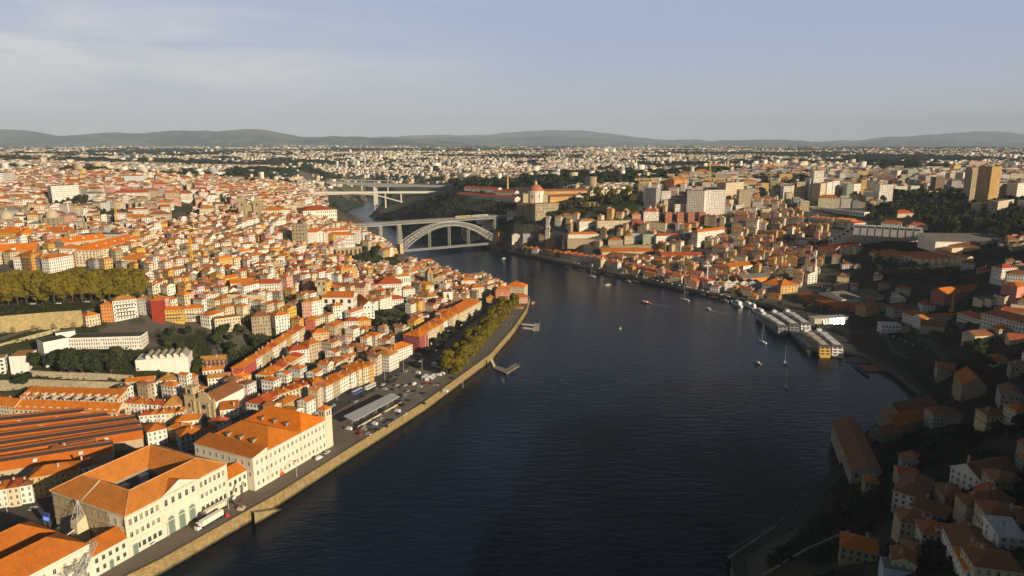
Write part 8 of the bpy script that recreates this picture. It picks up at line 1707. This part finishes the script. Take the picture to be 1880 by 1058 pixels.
def person(m, x, y, z, c1, c2):
    m.lathe([(.10, z), (.13, z + .45), (.19, z + .85), (.16, z + 1.0)], 5, x, y, c2); m.lathe([(.17, z + .95), (.24, z + 1.4), (.08, z + 1.5), (.06, z + 1.55)], 5, x, y, c1); m.lathe([(.05, z + 1.53), (.11, z + 1.65), (.09, z + 1.76), (0, z + 1.8)], 5, x, y, (.3, .2, .14))
cm = MB(); CL = [(.6, .58, .55), (.1, .1, .12), (.4, .08, .06), (.1, .16, .3), (.5, .42, .3)]
for k in range(150): q = P(rp.uniform(885, 945), rp.uniform(548, 600), 7.1); person(cm, q[0], q[1], max(7.03, T(q[0], q[1])), rp.choice(CL), (.06, .06, .08))
for p in pl_:
    for _ in range(4): person(cm, p.x + rp.uniform(3, 14), p.y + rp.uniform(2, 10), 4.25, rp.choice(CL), (.06, .06, .08))
o = cm.build('crowd', M_plain, weld=False); o['kind'] = 'stuff'; o['label'] = 'people strolling on the riverside squares'
# ------------------------------------------------------------------ haze: closed box of thin air round the scene, sky outside
hz = MB(); hz.box(-34000, -1500, -9, 34000, 36000, 1400, bottom=True); hm, hnt, hb = newmat('haze'); hnt.nodes.remove(hb)
pv = nn(hnt, 'ShaderNodeVolumePrincipled'); pv.inputs['Color'].default_value = (.63, .80, 1.0, 1); pv.inputs['Density'].default_value = 4.2e-5; pv.inputs['Anisotropy'].default_value = -0.1
lk(hnt, pv.outputs[0], hnt.nodes['Material Output'].inputs['Volume']); ho_ = hz.build('haze', hm); ho_['kind'] = 'stuff'; ho_['label'] = 'thin pale air haze over the whole city'
# ------------------------------------------------------------------ labels: every thing is told apart by look and by what it stands near
bpy.context.view_layer.update()
LMK = [('stone-fronted church', 380, 760), ('courtyard custom house', 330, 880), ('custom house turret', 600, 800), ('bus shelter', 690, 745), ('long red sheds', 150, 790), ('dormered range', 120, 740), ('sawtooth hall', 300, 670), ('pine grove', 140, 690), ('tall retaining wall', 70, 590), ('orange tower house', 195, 570), ('red gable wall', 297, 560), ('bright red street house', 460, 670),
       ('white square block', 700, 670), ('crimson house', 755, 640), ('painted sign tower', 822, 565), ('round white lantern', 733, 520), ('white church wall', 620, 570), ('bright-roofed hall', 680, 580), ('pink riverside houses', 940, 550), ('left bridge foot', 742, 470), ('white seminary', 625, 450), ('bishops palace', 587, 415), ('cathedral', 460, 405), ('hospital roof', 200, 460), ('domed church', 88, 415), ('office slab', 120, 365), ('tan terrace wall', 450, 550), ('yellow riverside chapel', 900, 555),
       ('round church', 984, 372), ('right bridge foot', 905, 450), ('wine lodges', 1065, 480), ('green-tiled house', 1190, 450), ('arcaded wall', 1305, 450), ('cable pylon', 1297, 525), ('spired church', 1492, 515), ('terraced hotel', 1615, 430), ('white tower pair', 1300, 380), ('big ochre tower', 1810, 350), ('grey-roofed hall', 1585, 555), ('mirror pavilion', 1535, 585), ('moored cruise ships', 1480, 620), ('big river-bend barn', 1790, 725), ('shaded manor', 1665, 930), ('riverside warehouse', 1592, 850), ('stepped terrace houses', 1750, 1010), ('sunlit cream house', 1840, 775), ('station roof', 1785, 450), ('river crane', 443, 930), ('quay trees', 890, 640), ('pontoon', 935, 680)]
LP = [(n, G(a, b)) for n, a, b in LMK]
def ordw(n):
    w = ['', 'second ', 'third ', 'fourth ', 'fifth ', 'sixth ', 'seventh ', 'eighth ', 'ninth ', 'tenth ', 'eleventh ', 'twelfth ']
    return w[n] if n < len(w) else f'{n + 1}{"th" if 10 < (n + 1) % 100 < 14 else {1: "st", 2: "nd", 3: "rd"}.get((n + 1) % 10, "th")} '
bag = {}
for o, auto in THINGS:
    if not auto: continue
    p = o.matrix_world.translation; d = [(math.hypot(p.x - q[0], p.y - q[1]), n) for n, q in LP]; dm, n = min(d)
    bag.setdefault((o['label'], n), []).append((dm, o))
for (lab, n), l in bag.items():
    l.sort(key=lambda t: t[0])
    for i, (_d, o) in enumerate(l): o['label'] = f'{lab}, {ordw(i)}closest to the {n}' if len(l) > 1 else f'{lab} near the {n}'
_over = [o.name for o, a in THINGS if len(o['label'].split()) > 16]; print('LONG', len(_over), [bpy.data.objects[n]['label'] for n in _over[:12]])
